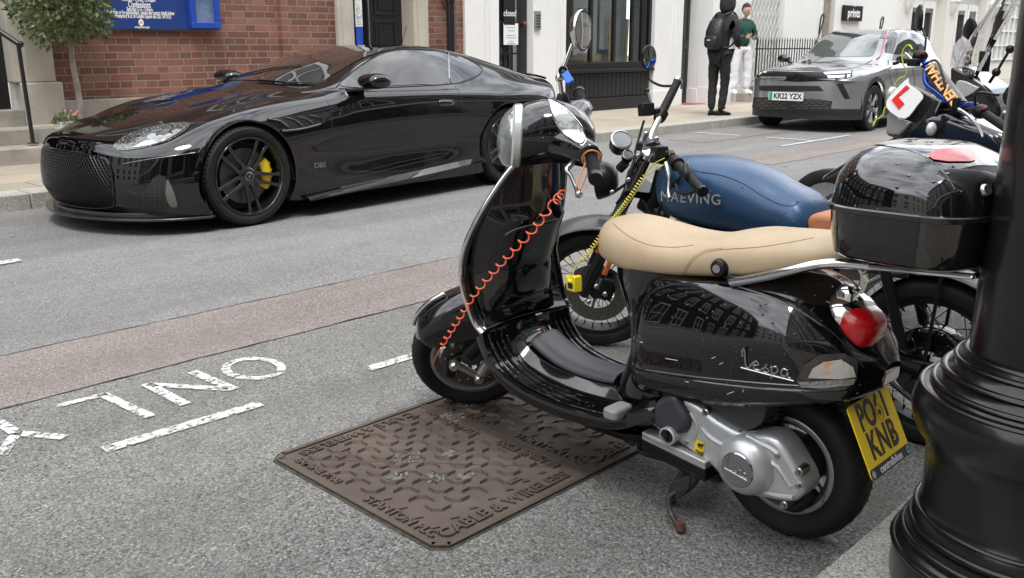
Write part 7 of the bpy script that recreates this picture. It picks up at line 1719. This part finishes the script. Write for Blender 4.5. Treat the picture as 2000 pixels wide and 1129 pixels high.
for x, y, w_ in ((1889, 676, .009), (1868, 686, .007), (1845, 708, .010), (1824, 728, .008), (1800, 739, .007), (1789, 966, .007), (1779, 990, .008), (1764, 1010, .010), (1746, 1032, .010)):
    r_, z_ = at_px(x, y); bm = BM(); lathe(bm, [(r_+w_*math.cos(a)*.9, z_+w_*math.sin(a)*.8) for a in [k*2*PI/10 for k in range(11)]], 72); put('moulded_ring', bm, 'postpaint', lp_)

# ============================================================ GREY CAR
GO = Vector((13.95, 6.86, 0)); sv = thing('suv', 'silver grey compact suv with black roof and red window line parked facing the camera', 'car', GO, 0.03); bpy.context.view_layer.update()
# front outline in plan: -.86 at the middle, rounding to -.5 at the corners
SV = [
 [(-.84, 0, .78), (-.83, .3, .78), (-.80, .52, .775), (-.76, .66, .765), (-.68, .77, .755), (-.56, .84, .74), (-.50, .875, .66), (-.48, .89, .50), (-.47, .89, .34), (-.47, .87, .19)],
 [(-.80, 0, .865), (-.79, .3, .86), (-.75, .53, .845), (-.70, .67, .83), (-.61, .775, .815), (-.50, .845, .785), (-.45, .88, .68), (-.43, .893, .50), (-.42, .895, .34), (-.42, .875, .19)],
 [(-.60, 0, .925), (-.60, .3, .92), (-.57, .54, .905), (-.54, .68, .885), (-.48, .785, .865), (-.40, .86, .82), (-.36, .888, .70), (-.35, .897, .50), (-.35, .9, .34), (-.35, .88, .19)],
 [(-.25, 0, .965), (-.25, .3, .96), (-.25, .55, .945), (-.24, .69, .925), (-.22, .795, .90), (-.20, .868, .85), (-.18, .892, .72), (-.18, .897, .5), (-.18, .9, .34), (-.18, .885, .19)],
 [(.15, 0, .99), (.15, .3, .985), (.16, .56, .97), (.18, .70, .95), (.18, .80, .93), (.18, .872, .88), (.18, .892, .74), (.18, .897, .5), (.18, .9, .34), (.18, .885, .19)],
 [(.42, 0, 1.01), (.45, .3, 1.005), (.52, .62, .99), (.5, .72, .975), (.5, .81, .95), (.5, .875, .90), (.5, .892, .75), (.5, .885, .5), (.5, .89, .34), (.5, .885, .2)],
 [(.80, 0, 1.22), (.83, .3, 1.21), (.92, .655, 1.16), (.75, .78, .985), (.78, .83, .955), (.78, .875, .90), (.78, .89, .75), (.78, .877, .5), (.78, .885, .34), (.78, .885, .2)],
 [(1.12, 0, 1.40), (1.14, .3, 1.39), (1.24, .62, 1.35), (1.12, .79, .99), (1.12, .835, .955), (1.12, .876, .90), (1.12, .89, .75), (1.12, .875, .5), (1.12, .885, .34), (1.12, .885, .2)],
 [(1.38, 0, 1.49), (1.40, .3, 1.485), (1.50, .60, 1.44), (1.45, .795, .995), (1.45, .838, .96), (1.45, .877, .90), (1.45, .89, .75), (1.45, .875, .5), (1.45, .885, .34), (1.45, .885, .2)],
 [(1.8, 0, 1.525), (1.8, .3, 1.52), (1.85, .60, 1.475), (1.85, .795, 1.01), (1.85, .838, .97), (1.85, .877, .905), (1.85, .89, .75), (1.85, .877, .5), (1.85, .885, .34), (1.85, .885, .2)],
 [(2.3, 0, 1.52), (2.3, .3, 1.515), (2.3, .59, 1.465), (2.3, .79, 1.05), (2.3, .838, .99), (2.3, .882, .91), (2.3, .893, .75), (2.3, .893, .5), (2.3, .893, .34), (2.3, .885, .2)],
 [(2.7, 0, 1.48), (2.7, .3, 1.475), (2.68, .58, 1.42), (2.62, .76, 1.10), (2.6, .83, 1.02), (2.6, .882, .92), (2.6, .895, .76), (2.6, .897, .5), (2.6, .893, .34), (2.6, .88, .2)],
 [(2.98, 0, 1.42), (2.98, .3, 1.41), (2.95, .57, 1.35), (2.9, .72, 1.12), (2.88, .80, 1.03), (2.88, .865, .92), (2.88, .885, .76), (2.88, .888, .5), (2.88, .88, .34), (2.88, .86, .22)],
 [(3.2, 0, 1.15), (3.2, .3, 1.14), (3.18, .57, 1.10), (3.15, .70, 1.02), (3.12, .77, .96), (3.1, .82, .88), (3.1, .84, .74), (3.1, .84, .5), (3.1, .83, .36), (3.08, .82, .25)],
 [(3.28, 0, .8), (3.28, .3, .8), (3.26, .57, .79), (3.23, .68, .78), (3.2, .74, .77), (3.18, .78, .75), (3.17, .8, .68), (3.17, .8, .5), (3.16, .79, .38), (3.14, .78, .28)]]
M['silver'] = mat('silver grey metallic paint', (.25, .255, .27), .27, .5, coat=1., coatr=.03)
M['clad'] = mat('dark cladding', (.02, .021, .022), .5)
sb_ = put('body', car_shell(SV, 5, 4, [(0, .345), (2.56, .345)], .39), 'silver', sv, ang=35)
sb_.data.materials.append(M['clad']); sb_.data.materials.append(M['gloss'])
for f in sb_.data.polygons:
    c = f.center
    if c.z < .40 or min(math.hypot(c.x, c.z-.345), math.hypot(c.x-2.56, c.z-.345)) < .455 and abs(c.y) > .7: f.material_index = 1
    elif c.z > 1.36: f.material_index = 2
def svfa(b): b = abs(b); return -.84+.12*(b/.8)**2*1.0+.20*(b/.88)**7
bm = BM(); rows = []
for j in range(15):
    t = j/14; z0 = .78; z = z0+(.19-z0)*t
    rows.append([(svfa(b)-.03*math.sin(t*PI)*(1-abs(b)/.9) + (.02 if t > .8 else 0), b, z-.03*(abs(b)/.9)**2*(1-t)) for b in [-.885+1.77*i/40 for i in range(41)]])
grid_surf(bm, rows); bmesh.ops.recalc_face_normals(bm, faces=bm.faces[:]); fb = put('front_bumper', bm, 'silver', sv, ang=50); fb.data.materials.append(M['clad'])
for f in fb.data.polygons:
    if f.center.z < .37: f.material_index = 1
svb = eval_bvh([sb_, fb])
def svp(nm, pix, m, off=.004, cell=4, sm=2, par=None, thick=0):
    return campatch(nm, spl(pix, sm, True) if sm else pix, svb, off, m, sv, cell, thick)
svp('windscreen', [(1545, 108), (1565, 88), (1592, 62), (1612, 57), (1660, 55), (1705, 56), (1722, 60), (1716, 80), (1706, 107), (1690, 110), (1640, 111), (1580, 110)], mat('suv windscreen', (.05, .06, .06), .03, coat=1., spec=.8), sm=2)
svp('side_window', [(1728, 102), (1736, 75), (1748, 58), (1765, 56), (1776, 102)], 'glass', sm=2); svp('side_window', [(1779, 102), (1769, 56), (1786, 58), (1803, 75), (1808, 98)], 'glass', sm=2)
M['redtrim'] = mat('red trim', (.4, .02, .03), .25, coat=1.)
seam('window_trim', [(1712, 116), (1720, 108), (1730, 72), (1740, 54), (1765, 50), (1790, 54), (1812, 75), (1826, 95)], svb, .012, 'redtrim', sv, .004, 3)
svp('front_visor', [(1472, 138), (1500, 139), (1560, 141), (1620, 140), (1665, 137), (1664, 150), (1650, 155), (1610, 158), (1560, 160), (1500, 156), (1474, 150)], mat('black visor', (.006, .006, .007), .3, spec=.3), sm=1)
for P in ([(1476, 139), (1498, 140), (1496, 143), (1476, 142)], [(1608, 142), (1660, 139), (1662, 143), (1612, 146)], [(1655, 140), (1662, 139), (1660, 150), (1654, 152)], [(1615, 148), (1650, 147), (1648, 151), (1618, 153)]):
    svp('headlamp', P, mat('lamp white', (.75, .77, .8), .15, .3, coat=1.), .007, sm=1, cell=8)
svp('upper_grille', [(1482, 167), (1600, 168), (1609, 178), (1500, 178), (1484, 177)], 'ink', sm=0); svp('lower_grille', [(1472, 190), (1500, 190), (1600, 194), (1626, 198), (1622, 216), (1560, 218), (1490, 216), (1470, 208)], 'clad', .003, sm=0)
bm_ = [svp('grille_bar', [(x, y), (x+9, y+.3), (x+9, y+1.8), (x, y+1.5)], mat('grille gloss', (.1, .1, .1), .3) if not bpy.data.materials.get('grille gloss') else bpy.data.materials['grille gloss'], .006, sm=0, cell=20) for j, y in enumerate((195, 200, 205, 210)) for x in range(1478+(j % 2)*7, 1612, 14) if not 1528 < x < 1545]
svp('air_slot', [(1633, 163), (1646, 163), (1660, 192), (1650, 194)], 'ink', sm=0); svp('air_slot', [(1465, 160), (1470, 160), (1466, 185), (1462, 184)], 'ink', sm=0)
seam('bonnet_crease', [(1558, 133), (1575, 124), (1590, 113)], svb, .006, 'silver', sv, .001, 3); seam('bonnet_gap', [(1480, 136), (1540, 137), (1600, 138), (1660, 134), (1690, 125), (1708, 114)], svb, .006, 'ink', sv, .0, 3); seam('door_gap', [(1735, 118), (1738, 150), (1748, 180), (1752, 200)], svb, .005, 'ink', sv, 0, 3); seam('door_gap', [(1778, 104), (1785, 150), (1790, 180)], svb, .005, 'ink', sv, 0, 3)
def on_sv(px, py, off=.02):
    h = svb.ray_cast(CAM, ray(px, py), 60); return sv.matrix_world.inverted() @ (h[0]+h[1]*off*(1 if h[1].dot(ray(px, py)) < 0 else -1))
a, b = on_sv(1506, 187), on_sv(1571, 189); c = (a+b)/2+Vector((-.03, 0, 0)); B_ = basis(c, (0, -1, 0), (0, 0, 1)); B_ = basis(c, (0, -1, 0), (0, 0, 1))
bm = BM(); prism(bm, rrect(.56, .125, .01), 0, .008, B_); np2 = put('number_plate', bm, 'whitesign', sv); bm = BM(); prism(bm, rrect(.055, .12, .008, cx=-.245), .008, .0095, B_); put('plate_flash', bm, mat('plate green', (.0, .42, .14), .4), np2)
text('plate_characters', 'KR22 YZX', .115, 'ink', np2, B_ @ Matrix.Translation((.03, 0, .0095)), .001, .003, .88)
bm = BM(); tube(bm, [on_sv(1560, 150, .012)+Vector((0, .06*math.cos(k*PI/8), .06*math.sin(k*PI/8))) for k in range(17)], .009, 6); put('nose_badge', bm, 'satin', sv)
for (a_, s) in ((0, -1), (0, 1), (2.56, -1), (2.56, 1)):
    t = car_wheel(sv, a_, .34, s, R=.34, rim=.235, w=.215, bo=.78, steer=0)
    bm = BM(); lathe(bm, [(.238, .09), (.232, .10), (.222, .085), (.215, .0), (.215, -.08)], 48, None, 0, axis='y'); lathe(bm, [(0, .03), (.2, .03), (.2, 0)], 40, None, 0, axis='y'); put('rim', bm, 'bw', t)
    bm = BM()
    for k in range(5):
        r0 = len(bm.verts); rings(bm, [[(r_, .088, -w_), (r_, .088, w_), (r_, .06, w_), (r_, .06, -w_)] for r_, w_ in ((.04, .02), (.13, .026), (.19, .05), (.222, .075))]); bm.verts.ensure_lookup_table(); xf(bm, bm.verts[r0:], Matrix.Rotation(k*2*PI/5+.3, 4, 'Y'))
    put('spokes', bm, 'alu', t, bev=.004, seg=1)
    bm = BM(); lathe(bm, [(0, .092), (.03, .09), (.05, .08)], 20, None, 0, axis='y')
    for k in range(5):
        r0 = len(bm.verts); cbox(bm, (.15, .09, 0), (.12, .004, .035)); bm.verts.ensure_lookup_table(); xf(bm, bm.verts[r0:], Matrix.Rotation(k*2*PI/5+.3, 4, 'Y'))
    put('spoke_inlay', bm, 'bw', t)
for s in (-1, 1):
    bm = BM(); c = Vector((.72, s*1.0, 1.05)); R = [[c+Vector((math.cos(k*PI/8)*w*1.1, s*tt, math.sin(k*PI/8)*h_)) for k in range(16)] for tt, w, h_ in ((-.12, .02, .02), (-.1, .05, .05), (0, .07, .075), (.08, .065, .065), (.11, .02, .02))]
    rings(bm, R); bmesh.ops.recalc_face_normals(bm, faces=bm.faces[:]); o = put('wing_mirror', bm, 'gloss', sv, sub=1); bm = BM(); tube(bm, [(.72, s*.84, .98), (.72, s*.92, 1.0)], .025, 8); put('mirror_arm', bm, 'gloss', o)
bm = BM(); box(bm, (-.45, -.75, .2), (3.0, .75, .45)); put('underbody', bm, 'plastic', sv)
bm = BM()
for ca in (0, 2.56):
    for s in (-1, 1):
        grid_surf(bm, [[(ca+.4*math.cos(k*PI/16), s*y, .3+.45*math.sin(k*PI/16)) for k in range(17)] for y in (.55, .86)]); V = [bm.verts.new((ca+.4*math.cos(k*PI/16), s*.55, .2+.5*math.sin(k*PI/16))) for k in range(17)]; bm.faces.new(V)
put('arch_liner', bm, mat('suv arch liner', (.004, .004, .004), .9), sv)

# ============================================================ PARKING METER POST BEHIND THE BLACK CAR
q = onY(707, 60, 8.35); pm = thing('parking_post', 'black parking post covered with white and blue stickers behind the roof of the black car', 'post', (q.x, 8.35, .12))
bm = BM(); tube(bm, [(0, 0, 0), (0, 0, 2.3)], .085, 24); put('post', bm, 'gloss', pm)
def wrap(nm, a0, a1, z0, z1, m, r=.0865, par=None):
    bm = BM(); rows = [[(r*math.cos(a0+(a1-a0)*j/8), r*math.sin(a0+(a1-a0)*j/8), z) for j in range(9)] for z in (z0, z1)]; grid_surf(bm, rows); return put(nm, bm, m, par or pm)
zt = onY(707, 0, 8.35).z-.12; zb = onY(707, 75, 8.35).z-.12; A0 = math.radians(-175); A1 = math.radians(-120)
stk = wrap('sticker_strip', A0, A1, zb+(zt-zb)*.30, zt+.6, mat('sticker paper', (.72, .74, .76), .4, vary=(40, (.35, .38, .42), .5, .6)))
wrap('blue_sticker', A0, A1, zb-.25, zb+(zt-zb)*.28, 'blue2'); wrap('sticker_band', A0+.1, A1-.5, zb+(zt-zb)*.70, zb+(zt-zb)*.78, mat('sticker ochre', (.6, .4, .1), .5), .0875)
bm = BM()
for k in range(11):
    z = zb+(zt-zb)*(.36+.05*k)
    rows = [[(.0874*math.cos(A0+.15+(.62-.1*(k % 3))*j/5), .0874*math.sin(A0+.15+(.62-.1*(k % 3))*j/5), z+dz) for j in range(6)] for dz in (0, .006)]; grid_surf(bm, rows)
put('sticker_print', bm, mat('print grey', (.25, .28, .34), .5), stk)

# ============================================================ PEOPLE
def skin(nm, joints, bones, m, parent, sub=2, root=0):
    me = bpy.data.meshes.new(nm); me.from_pydata([j[:3] for j in joints], bones, []); o = bpy.data.objects.new(nm, me); COL.objects.link(o); o.parent = parent; me.materials.append(M[m] if isinstance(m, str) else m)
    mo = o.modifiers.new('skin', 'SKIN'); mo.use_smooth_shade = True; sv_ = me.skin_vertices[0].data
    for i, j in enumerate(joints): r = j[3]; sv_[i].radius = (r, r) if not isinstance(r, tuple) else r; sv_[i].use_root = (i == root)
    u = o.modifiers.new('u', 'SUBSURF'); u.levels = u.render_levels = sub
    bpy.context.view_layer.update(); dg = bpy.context.evaluated_depsgraph_get(); m2 = bpy.data.meshes.new_from_object(o.evaluated_get(dg)); o.modifiers.clear(); o.data = m2
    if nm not in ('neck',):
        from mathutils import noise as mn
        N_ = [(v.co.copy(), v.normal.copy()) for v in m2.vertices]
        for v, (c, n) in zip(m2.vertices, N_):
            q_ = Vector((c.x*9+c.z*2, c.y*9-c.z*3, c.z*(13 if c.z < .9 else 8))); v.co = c + n*(.014*mn.noise(q_)+.009*mn.noise(q_*2.3))
    return o
def hand(bm_parent, palm, d, side, m, curl=.5, nm='hand'):
    """palm centre, finger direction d, thumb side; five separate fingers"""
    d = Vector(d).normalized(); s = Vector(side).normalized(); s = (s-d*s.dot(d)).normalized(); n = d.cross(s); w = Vector(palm); bm = BM()
    rings(bm, [[w+d*t+s*(a*wd)+n*(b*th) for a, b in ((1, .6), (.6, 1), (-.6, 1), (-1, .6), (-1, -.6), (-.6, -1), (.6, -1), (1, -.6))] for t, wd, th in ((-.055, .024, .018), (-.03, .034, .018), (.02, .042, .015), (.045, .040, .012))])
    for k, (o_, l) in enumerate(((.031, .068), (.011, .078), (-.011, .072), (-.031, .056))):
        a = w+d*.038+s*o_; b = a+d*l*.45-n*l*.1*curl; c = b+(d*(1-curl)-n*curl).normalized()*l*.33; e = c+(d*(.6-curl)-n*(curl+.3)).normalized()*l*.26; tube(bm, [a, b, c, e], [.009, .0085, .008, .006], 8)
    a = w-d*.02+s*.034; tube(bm, [a, a+(d*.5+s*.8).normalized()*.035, a+(d*.5+s*.8).normalized()*.035+(d-n*.3).normalized()*.028], [.011, .0095, .007], 8)
    return put(nm, bm, m, bm_parent, sub=1)
M['hoodie'] = mat('black hoodie cloth', (.018, .018, .02), .85, bump=(22, .6), bumpd=.02)
M['jogger'] = mat('black joggers', (.014, .014, .016), .8, bump=(16, .7), bumpd=.02)
M['skinp'] = mat('skin', (.48, .29, .2), .5, vary=(14, (.42, .24, .17), .4, .7))
mf = onZ(1401, 221, .12); mf = Vector((mf.x*.965, mf.y*.965, .12)); k_ = 1.07
pm_ = thing('person', 'person in black hoodie with hood up, black joggers and backpack, seen from behind', 'person', mf, math.radians(-5)); H = 1.0
# local: faces +x, y left; weight on the left leg
J = [(0, 0, .93, .135), (.0, 0, 1.12, .135), (.03, 0, 1.28, .165), (.06, 0, 1.45, .13), (.10, 0, 1.56, .075),
     (-.01, .10, .90, .105), (.0, .115, .52, .078), (-.03, .10, .075, .058), (-.01, -.10, .90, .105), (.06, -.07, .52, .078), (.03, -.04, .075, .058),
     (.05, .20, 1.44, .075), (.0, .27, 1.18, .062), (.20, .20, 1.05, .05), (.05, -.20, 1.44, .075), (.02, -.28, 1.18, .062), (.22, -.18, 1.07, .05)]
up_ = [J[i] for i in (0, 1, 2, 3, 4, 11, 12, 13, 14, 15, 16)]
SCL = Matrix.Diagonal((k_, k_, k_, 1))
def scl(o): o.data.transform(SCL); return o
b_ = scl(skin('hoodie', up_, [(0, 1), (1, 2), (2, 3), (3, 4), (3, 5), (5, 6), (6, 7), (3, 8), (8, 9), (9, 10)], 'hoodie', pm_))
lg_ = scl(skin('joggers', [J[0], J[5], J[6], J[7], J[8], J[9], J[10]], [(0, 1), (1, 2), (2, 3), (0, 4), (4, 5), (5, 6)], 'jogger', pm_))
def headmesh(nm, c, m, parent, face=(1, 0, 0), s=1., hair=None, nosec=True):
    bm = BM(); bmesh.ops.create_uvsphere(bm, u_segments=28, v_segments=20, radius=1)
    f = Vector(face).normalized(); l = Vector((0, 0, 1)).cross(f).normalized()
    for v in bm.verts:
        x, y, z = v.co; jaw = max(0, -z); X = x*.098*(1-.12*jaw); Y = y*.078*(1-.30*jaw**1.5); Z = z*.118
        if x > .2: X += .010*math.exp(-((y/.16)**2+((z+.12)/.22)**2))*1.9 + .005*math.exp(-((y/.3)**2+((z+.5)/.12)**2)); X -= .007*(math.exp(-(((y-.36)/.16)**2+((z-.08)/.13)**2))+math.exp(-(((y+.36)/.16)**2+((z-.08)/.13)**2)))
        v.co = (f*X+l*Y+Vector((0, 0, Z)))*s+Vector(c)
    h_ = put(nm, bm, m, parent)
    for sg in (-1, 1):
        bm = BM(); cc = Vector(c)+(f*.083+l*sg*.03+Vector((0, 0, .008)))*s; bmesh.ops.create_uvsphere(bm, u_segments=10, v_segments=8, radius=.012*s, matrix=Matrix.Translation(cc)); put('eye', bm, mat('eye', (.05, .035, .03), .2) if 'eye' not in M else M['eye'], parent)
        bm = BM(); tube(bm, [cc+f*.008+Vector((0, 0, .016))+l*(-.012), cc+f*.010+Vector((0, 0, .020)), cc+f*.004+Vector((0, 0, .016))+l*.014], .003, 6); put('eyebrow', bm, 'hairm', parent)
        bm = BM(); bmesh.ops.create_uvsphere(bm, u_segments=10, v_segments=8, radius=1, matrix=Matrix.Translation(Vector(c)+(l*sg*.078-f*.005)*s) @ Matrix.Diagonal((.016, .009, .026, 1))); put('ear', bm, m, parent)
    bm = BM(); cc = Vector(c)+(f*.090+Vector((0, 0, -.055)))*s; tube(bm, [cc-l*.02-f*.004, cc+f*.003, cc+l*.02-f*.004], [.002, .005, .002], 8); put('mouth', bm, mat('lips', (.35, .13, .11), .5) if 'lips' not in M else M['lips'], parent)
    return h_
M['eye'] = mat('eye dark', (.03, .02, .02), .2); M['hairm'] = mat('dark brown hair', (.03, .018, .012), .7, bump=(90, .9), bumpd=.01); M['lips'] = mat('lips pink', (.35, .13, .11), .5)
hc_ = Vector((.15, 0, 1.70))*k_; hdm = headmesh('head', hc_, 'skinp', pm_, (.95, -.25, -.1), 1.05)
bm = BM(); bmesh.ops.create_uvsphere(bm, u_segments=24, v_segments=18, radius=1)
for v in bm.verts:
    x, y, z = v.co
    v.co = Vector((x*.135-(.03 if x < 0 else -.0)-.02*max(0, -z), y*.118, z*.16-(.0 if z > 0 else .03)))+hc_+Vector((-.02, 0, .005))
bmesh.ops.delete(bm, geom=[f for f in bm.faces if (f.calc_center_median()-hc_).normalized().dot(Vector((.95, -.25, -.1))) > .80], context='FACES')
put('hood', bm, 'hoodie', pm_, sub=1, solid=.008)
hand(pm_, Vector((.25, .17, 1.03))*k_, (1, -.5, .0), (0, 0, 1), 'skinp'); hand(pm_, Vector((.27, -.15, 1.05))*k_, (1, .5, .0), (0, 0, 1), 'skinp')
def shoe(par, c, yaw, m, L_=.29, sole='satin', nm='shoe'):
    bm = BM(); R = []
    for t, w, h_ in ((-.5, .02, .05), (-.46, .036, .085), (-.3, .040, .10), (-.1, .042, .085), (.15, .050, .06), (.35, .046, .05), (.47, .03, .038), (.5, .012, .02)):
        R.append([(t*L_, w*a, .012+h_*b) for a, b in ((1, 0), (1.05, .3), (.75, .8), (.3, 1), (-.3, 1), (-.75, .8), (-1.05, .3), (-1, 0))])
    rings(bm, R); bmesh.ops.recalc_face_normals(bm, faces=bm.faces[:]); mt_ = Matrix.Translation(c) @ Matrix.Rotation(yaw, 4, 'Z'); bmesh.ops.transform(bm, matrix=mt_, verts=bm.verts[:]); s_ = put(nm, bm, m, par, sub=1)
    bm = BM(); prism(bm, [(t*L_, w*1.08) for t, w in ((-.5, .02), (-.4, .036), (0, .042), (.2, .05), (.4, .042), (.51, .012))]+[(t*L_, -w*1.08) for t, w in ((.51, .012), (.4, .042), (.2, .05), (0, .042), (-.4, .036), (-.5, .02))], 0, .022, mt_); put('sole', bm, sole, s_)
shoe(pm_, (.04, .11, 0), .1, 'satin'); shoe(pm_, (.10, -.045, 0), -.35, 'satin')
# backpack worn by the hooded person: a separate thing
bk = thing('backpack', 'black backpack on the back of the hooded person', 'backpack', mf, math.radians(-5)); M['pack'] = mat('black nylon', (.012, .012, .014), .5, bump=(30, .6), bumpd=.015)
bm = BM(); R = []
for z, hx, hy, c in ((1.0, .03, .08, -.15), (1.02, .085, .14, -.17), (1.12, .11, .155, -.185), (1.28, .105, .15, -.18), (1.40, .085, .13, -.15), (1.47, .05, .09, -.12), (1.485, .01, .03, -.10)):
    R.append([((c+hx*math.cos(a)*(1.0))*k_, hy*math.sin(a)*k_, z*k_) for a in [2*PI*j/20 for j in range(20)]])
rings(bm, R); put('main_bag', bm, 'pack', bk, sub=1)
bm = BM(); R = [[((-.27+hx*math.cos(a))*k_, hy*math.sin(a)*k_, z*k_) for a in [2*PI*j/16 for j in range(16)]] for z, hx, hy in ((1.03, .02, .08), (1.06, .05, .12), (1.18, .05, .12), (1.22, .02, .1))]; rings(bm, R); put('front_pocket', bm, 'pack', bk, sub=1)
for s in (-1, 1): bm = BM(); tube(bm, spl([(-.06*k_, s*.09*k_, 1.52*k_), (.10*k_, s*.13*k_, 1.56*k_), (.22*k_, s*.14*k_, 1.42*k_), (.2*k_, s*.16*k_, 1.2*k_), (0, s*.16*k_, 1.05*k_), (-.1*k_, s*.12*k_, 1.04*k_)], 5), .017, 6); put('strap', bm, 'pack', bk)
bm = BM(); tube(bm, spl([(-.12*k_, -.04, 1.48*k_), (-.15*k_, 0, 1.54*k_), (-.12*k_, .04, 1.48*k_)], 5), .009, 6); put('haul_loop', bm, 'pack', bk)
bm = BM(); cbox(bm, (-.315*k_, 0, 1.15*k_), (.006, .06, .02)); put('brand_patch', bm, 'lenswhite', bk)
# person in green on the step
bf = onZ(1438, 176, .31); bf = Vector((bf.x*.90, bf.y*.90, .30)); bf.y = min(bf.y, FAC-.5)
bf = Vector((17.75, 10.25, .305)); q = onY(1446, 178, 10.25); bf.x = q.x
pg = thing('person', 'person in green sweatshirt and white trousers looking at a phone on the steps', 'person', bf, math.radians(-120)); 
M['green'] = mat('green sweatshirt', (.008, .055, .042), .85, bump=(20, .6), bumpd=.02); M['wtrouser'] = mat('white trousers', (.68, .68, .72), .8, bump=(14, .7), bumpd=.02)
J = [(0, 0, .92, .135), (.0, 0, 1.1, .14), (.0, 0, 1.26, .155), (.0, 0, 1.40, .13), (.02, 0, 1.49, .06), (.0, .19, 1.38, .075), (.02, .25, 1.14, .06), (.22, .12, 1.10, .045), (.0, -.19, 1.38, .075), (.02, -.25, 1.14, .06), (.22, -.10, 1.12, .045)]
skin('sweatshirt', J, [(0, 1), (1, 2), (2, 3), (3, 4), (3, 5), (5, 6), (6, 7), (3, 8), (8, 9), (9, 10)], 'green', pg)
skin('trousers', [(0, 0, .96, .12), (0, .10, .86, .115), (.02, .12, .48, .095), (0, .12, .07, .085), (0, -.10, .86, .115), (-.02, -.14, .48, .095), (-.04, -.16, .07, .085)], [(0, 1), (1, 2), (2, 3), (0, 4), (4, 5), (5, 6)], 'wtrouser', pg)
skin('neck', [(.02, 0, 1.46, .055), (.03, 0, 1.55, .05)], [(0, 1)], 'skinp', pg, 1)
hc2 = Vector((.06, 0, 1.645)); headmesh('head', hc2, 'skinp', pg, (.9, .25, -.12), 1.)
bm = BM(); bmesh.ops.create_uvsphere(bm, u_segments=24, v_segments=16, radius=1)
for v in bm.verts: x, y, z = v.co; v.co = Vector((x*.108, y*.088, z*.118+.025))*(1+.05*math.sin(9*x+7*y)*math.sin(8*z+5*y))+hc2+Vector((-.012, 0, .012))
bmesh.ops.delete(bm, geom=[f for f in bm.faces if (lambda q_: q_.x > .02 and q_.z < .075 or q_.z < -.03)(f.calc_center_median()-hc2)], context='FACES'); put('hair', bm, 'hairm', pg, solid=.006)
hand(pg, (.28, .07, 1.11), (.8, -.6, .1), (0, 0, 1), 'skinp', .7); hand(pg, (.28, -.05, 1.13), (.8, .6, .1), (0, 0, 1), 'skinp', .7)
shoe(pg, (.06, .12, 0), .15, 'whitesign', sole='whitesign'); shoe(pg, (.02, -.16, 0), -.3, 'whitesign', sole='whitesign')
ph = thing('phone', 'dark phone held by the person in green', 'phone', bf, math.radians(-120)); bm = BM(); cbox(bm, (0, 0, 0), (.15, .075, .009)); put('phone_body', bm, 'ink', ph, bev=.003, loc=(.33, .01, 1.15), rot=(0, -.6, 0))
bm = BM(); cbox(bm, (0, 0, .0052), (.14, .068, .001)); put('phone_screen', bm, 'glass', ph, False, loc=(.33, .01, 1.15), rot=(0, -.6, 0))
# ============================================================ tidy up
split_loose({'steps', 'side_skirt', 'frame', 'carrier_stay', 'arch_liner', 'keyway', 'bracket', 'broom_handle', 'poster', 'end_loop', 'corbel', 'cornice', 'spoke_inlay', 'plinth', 'door_surround', 'engine', 'wiper', 'plate_screw', 'case_bolt', 'master_cylinder', 'mirror_stay', 'cable', 'brake_caliper', 'key'})
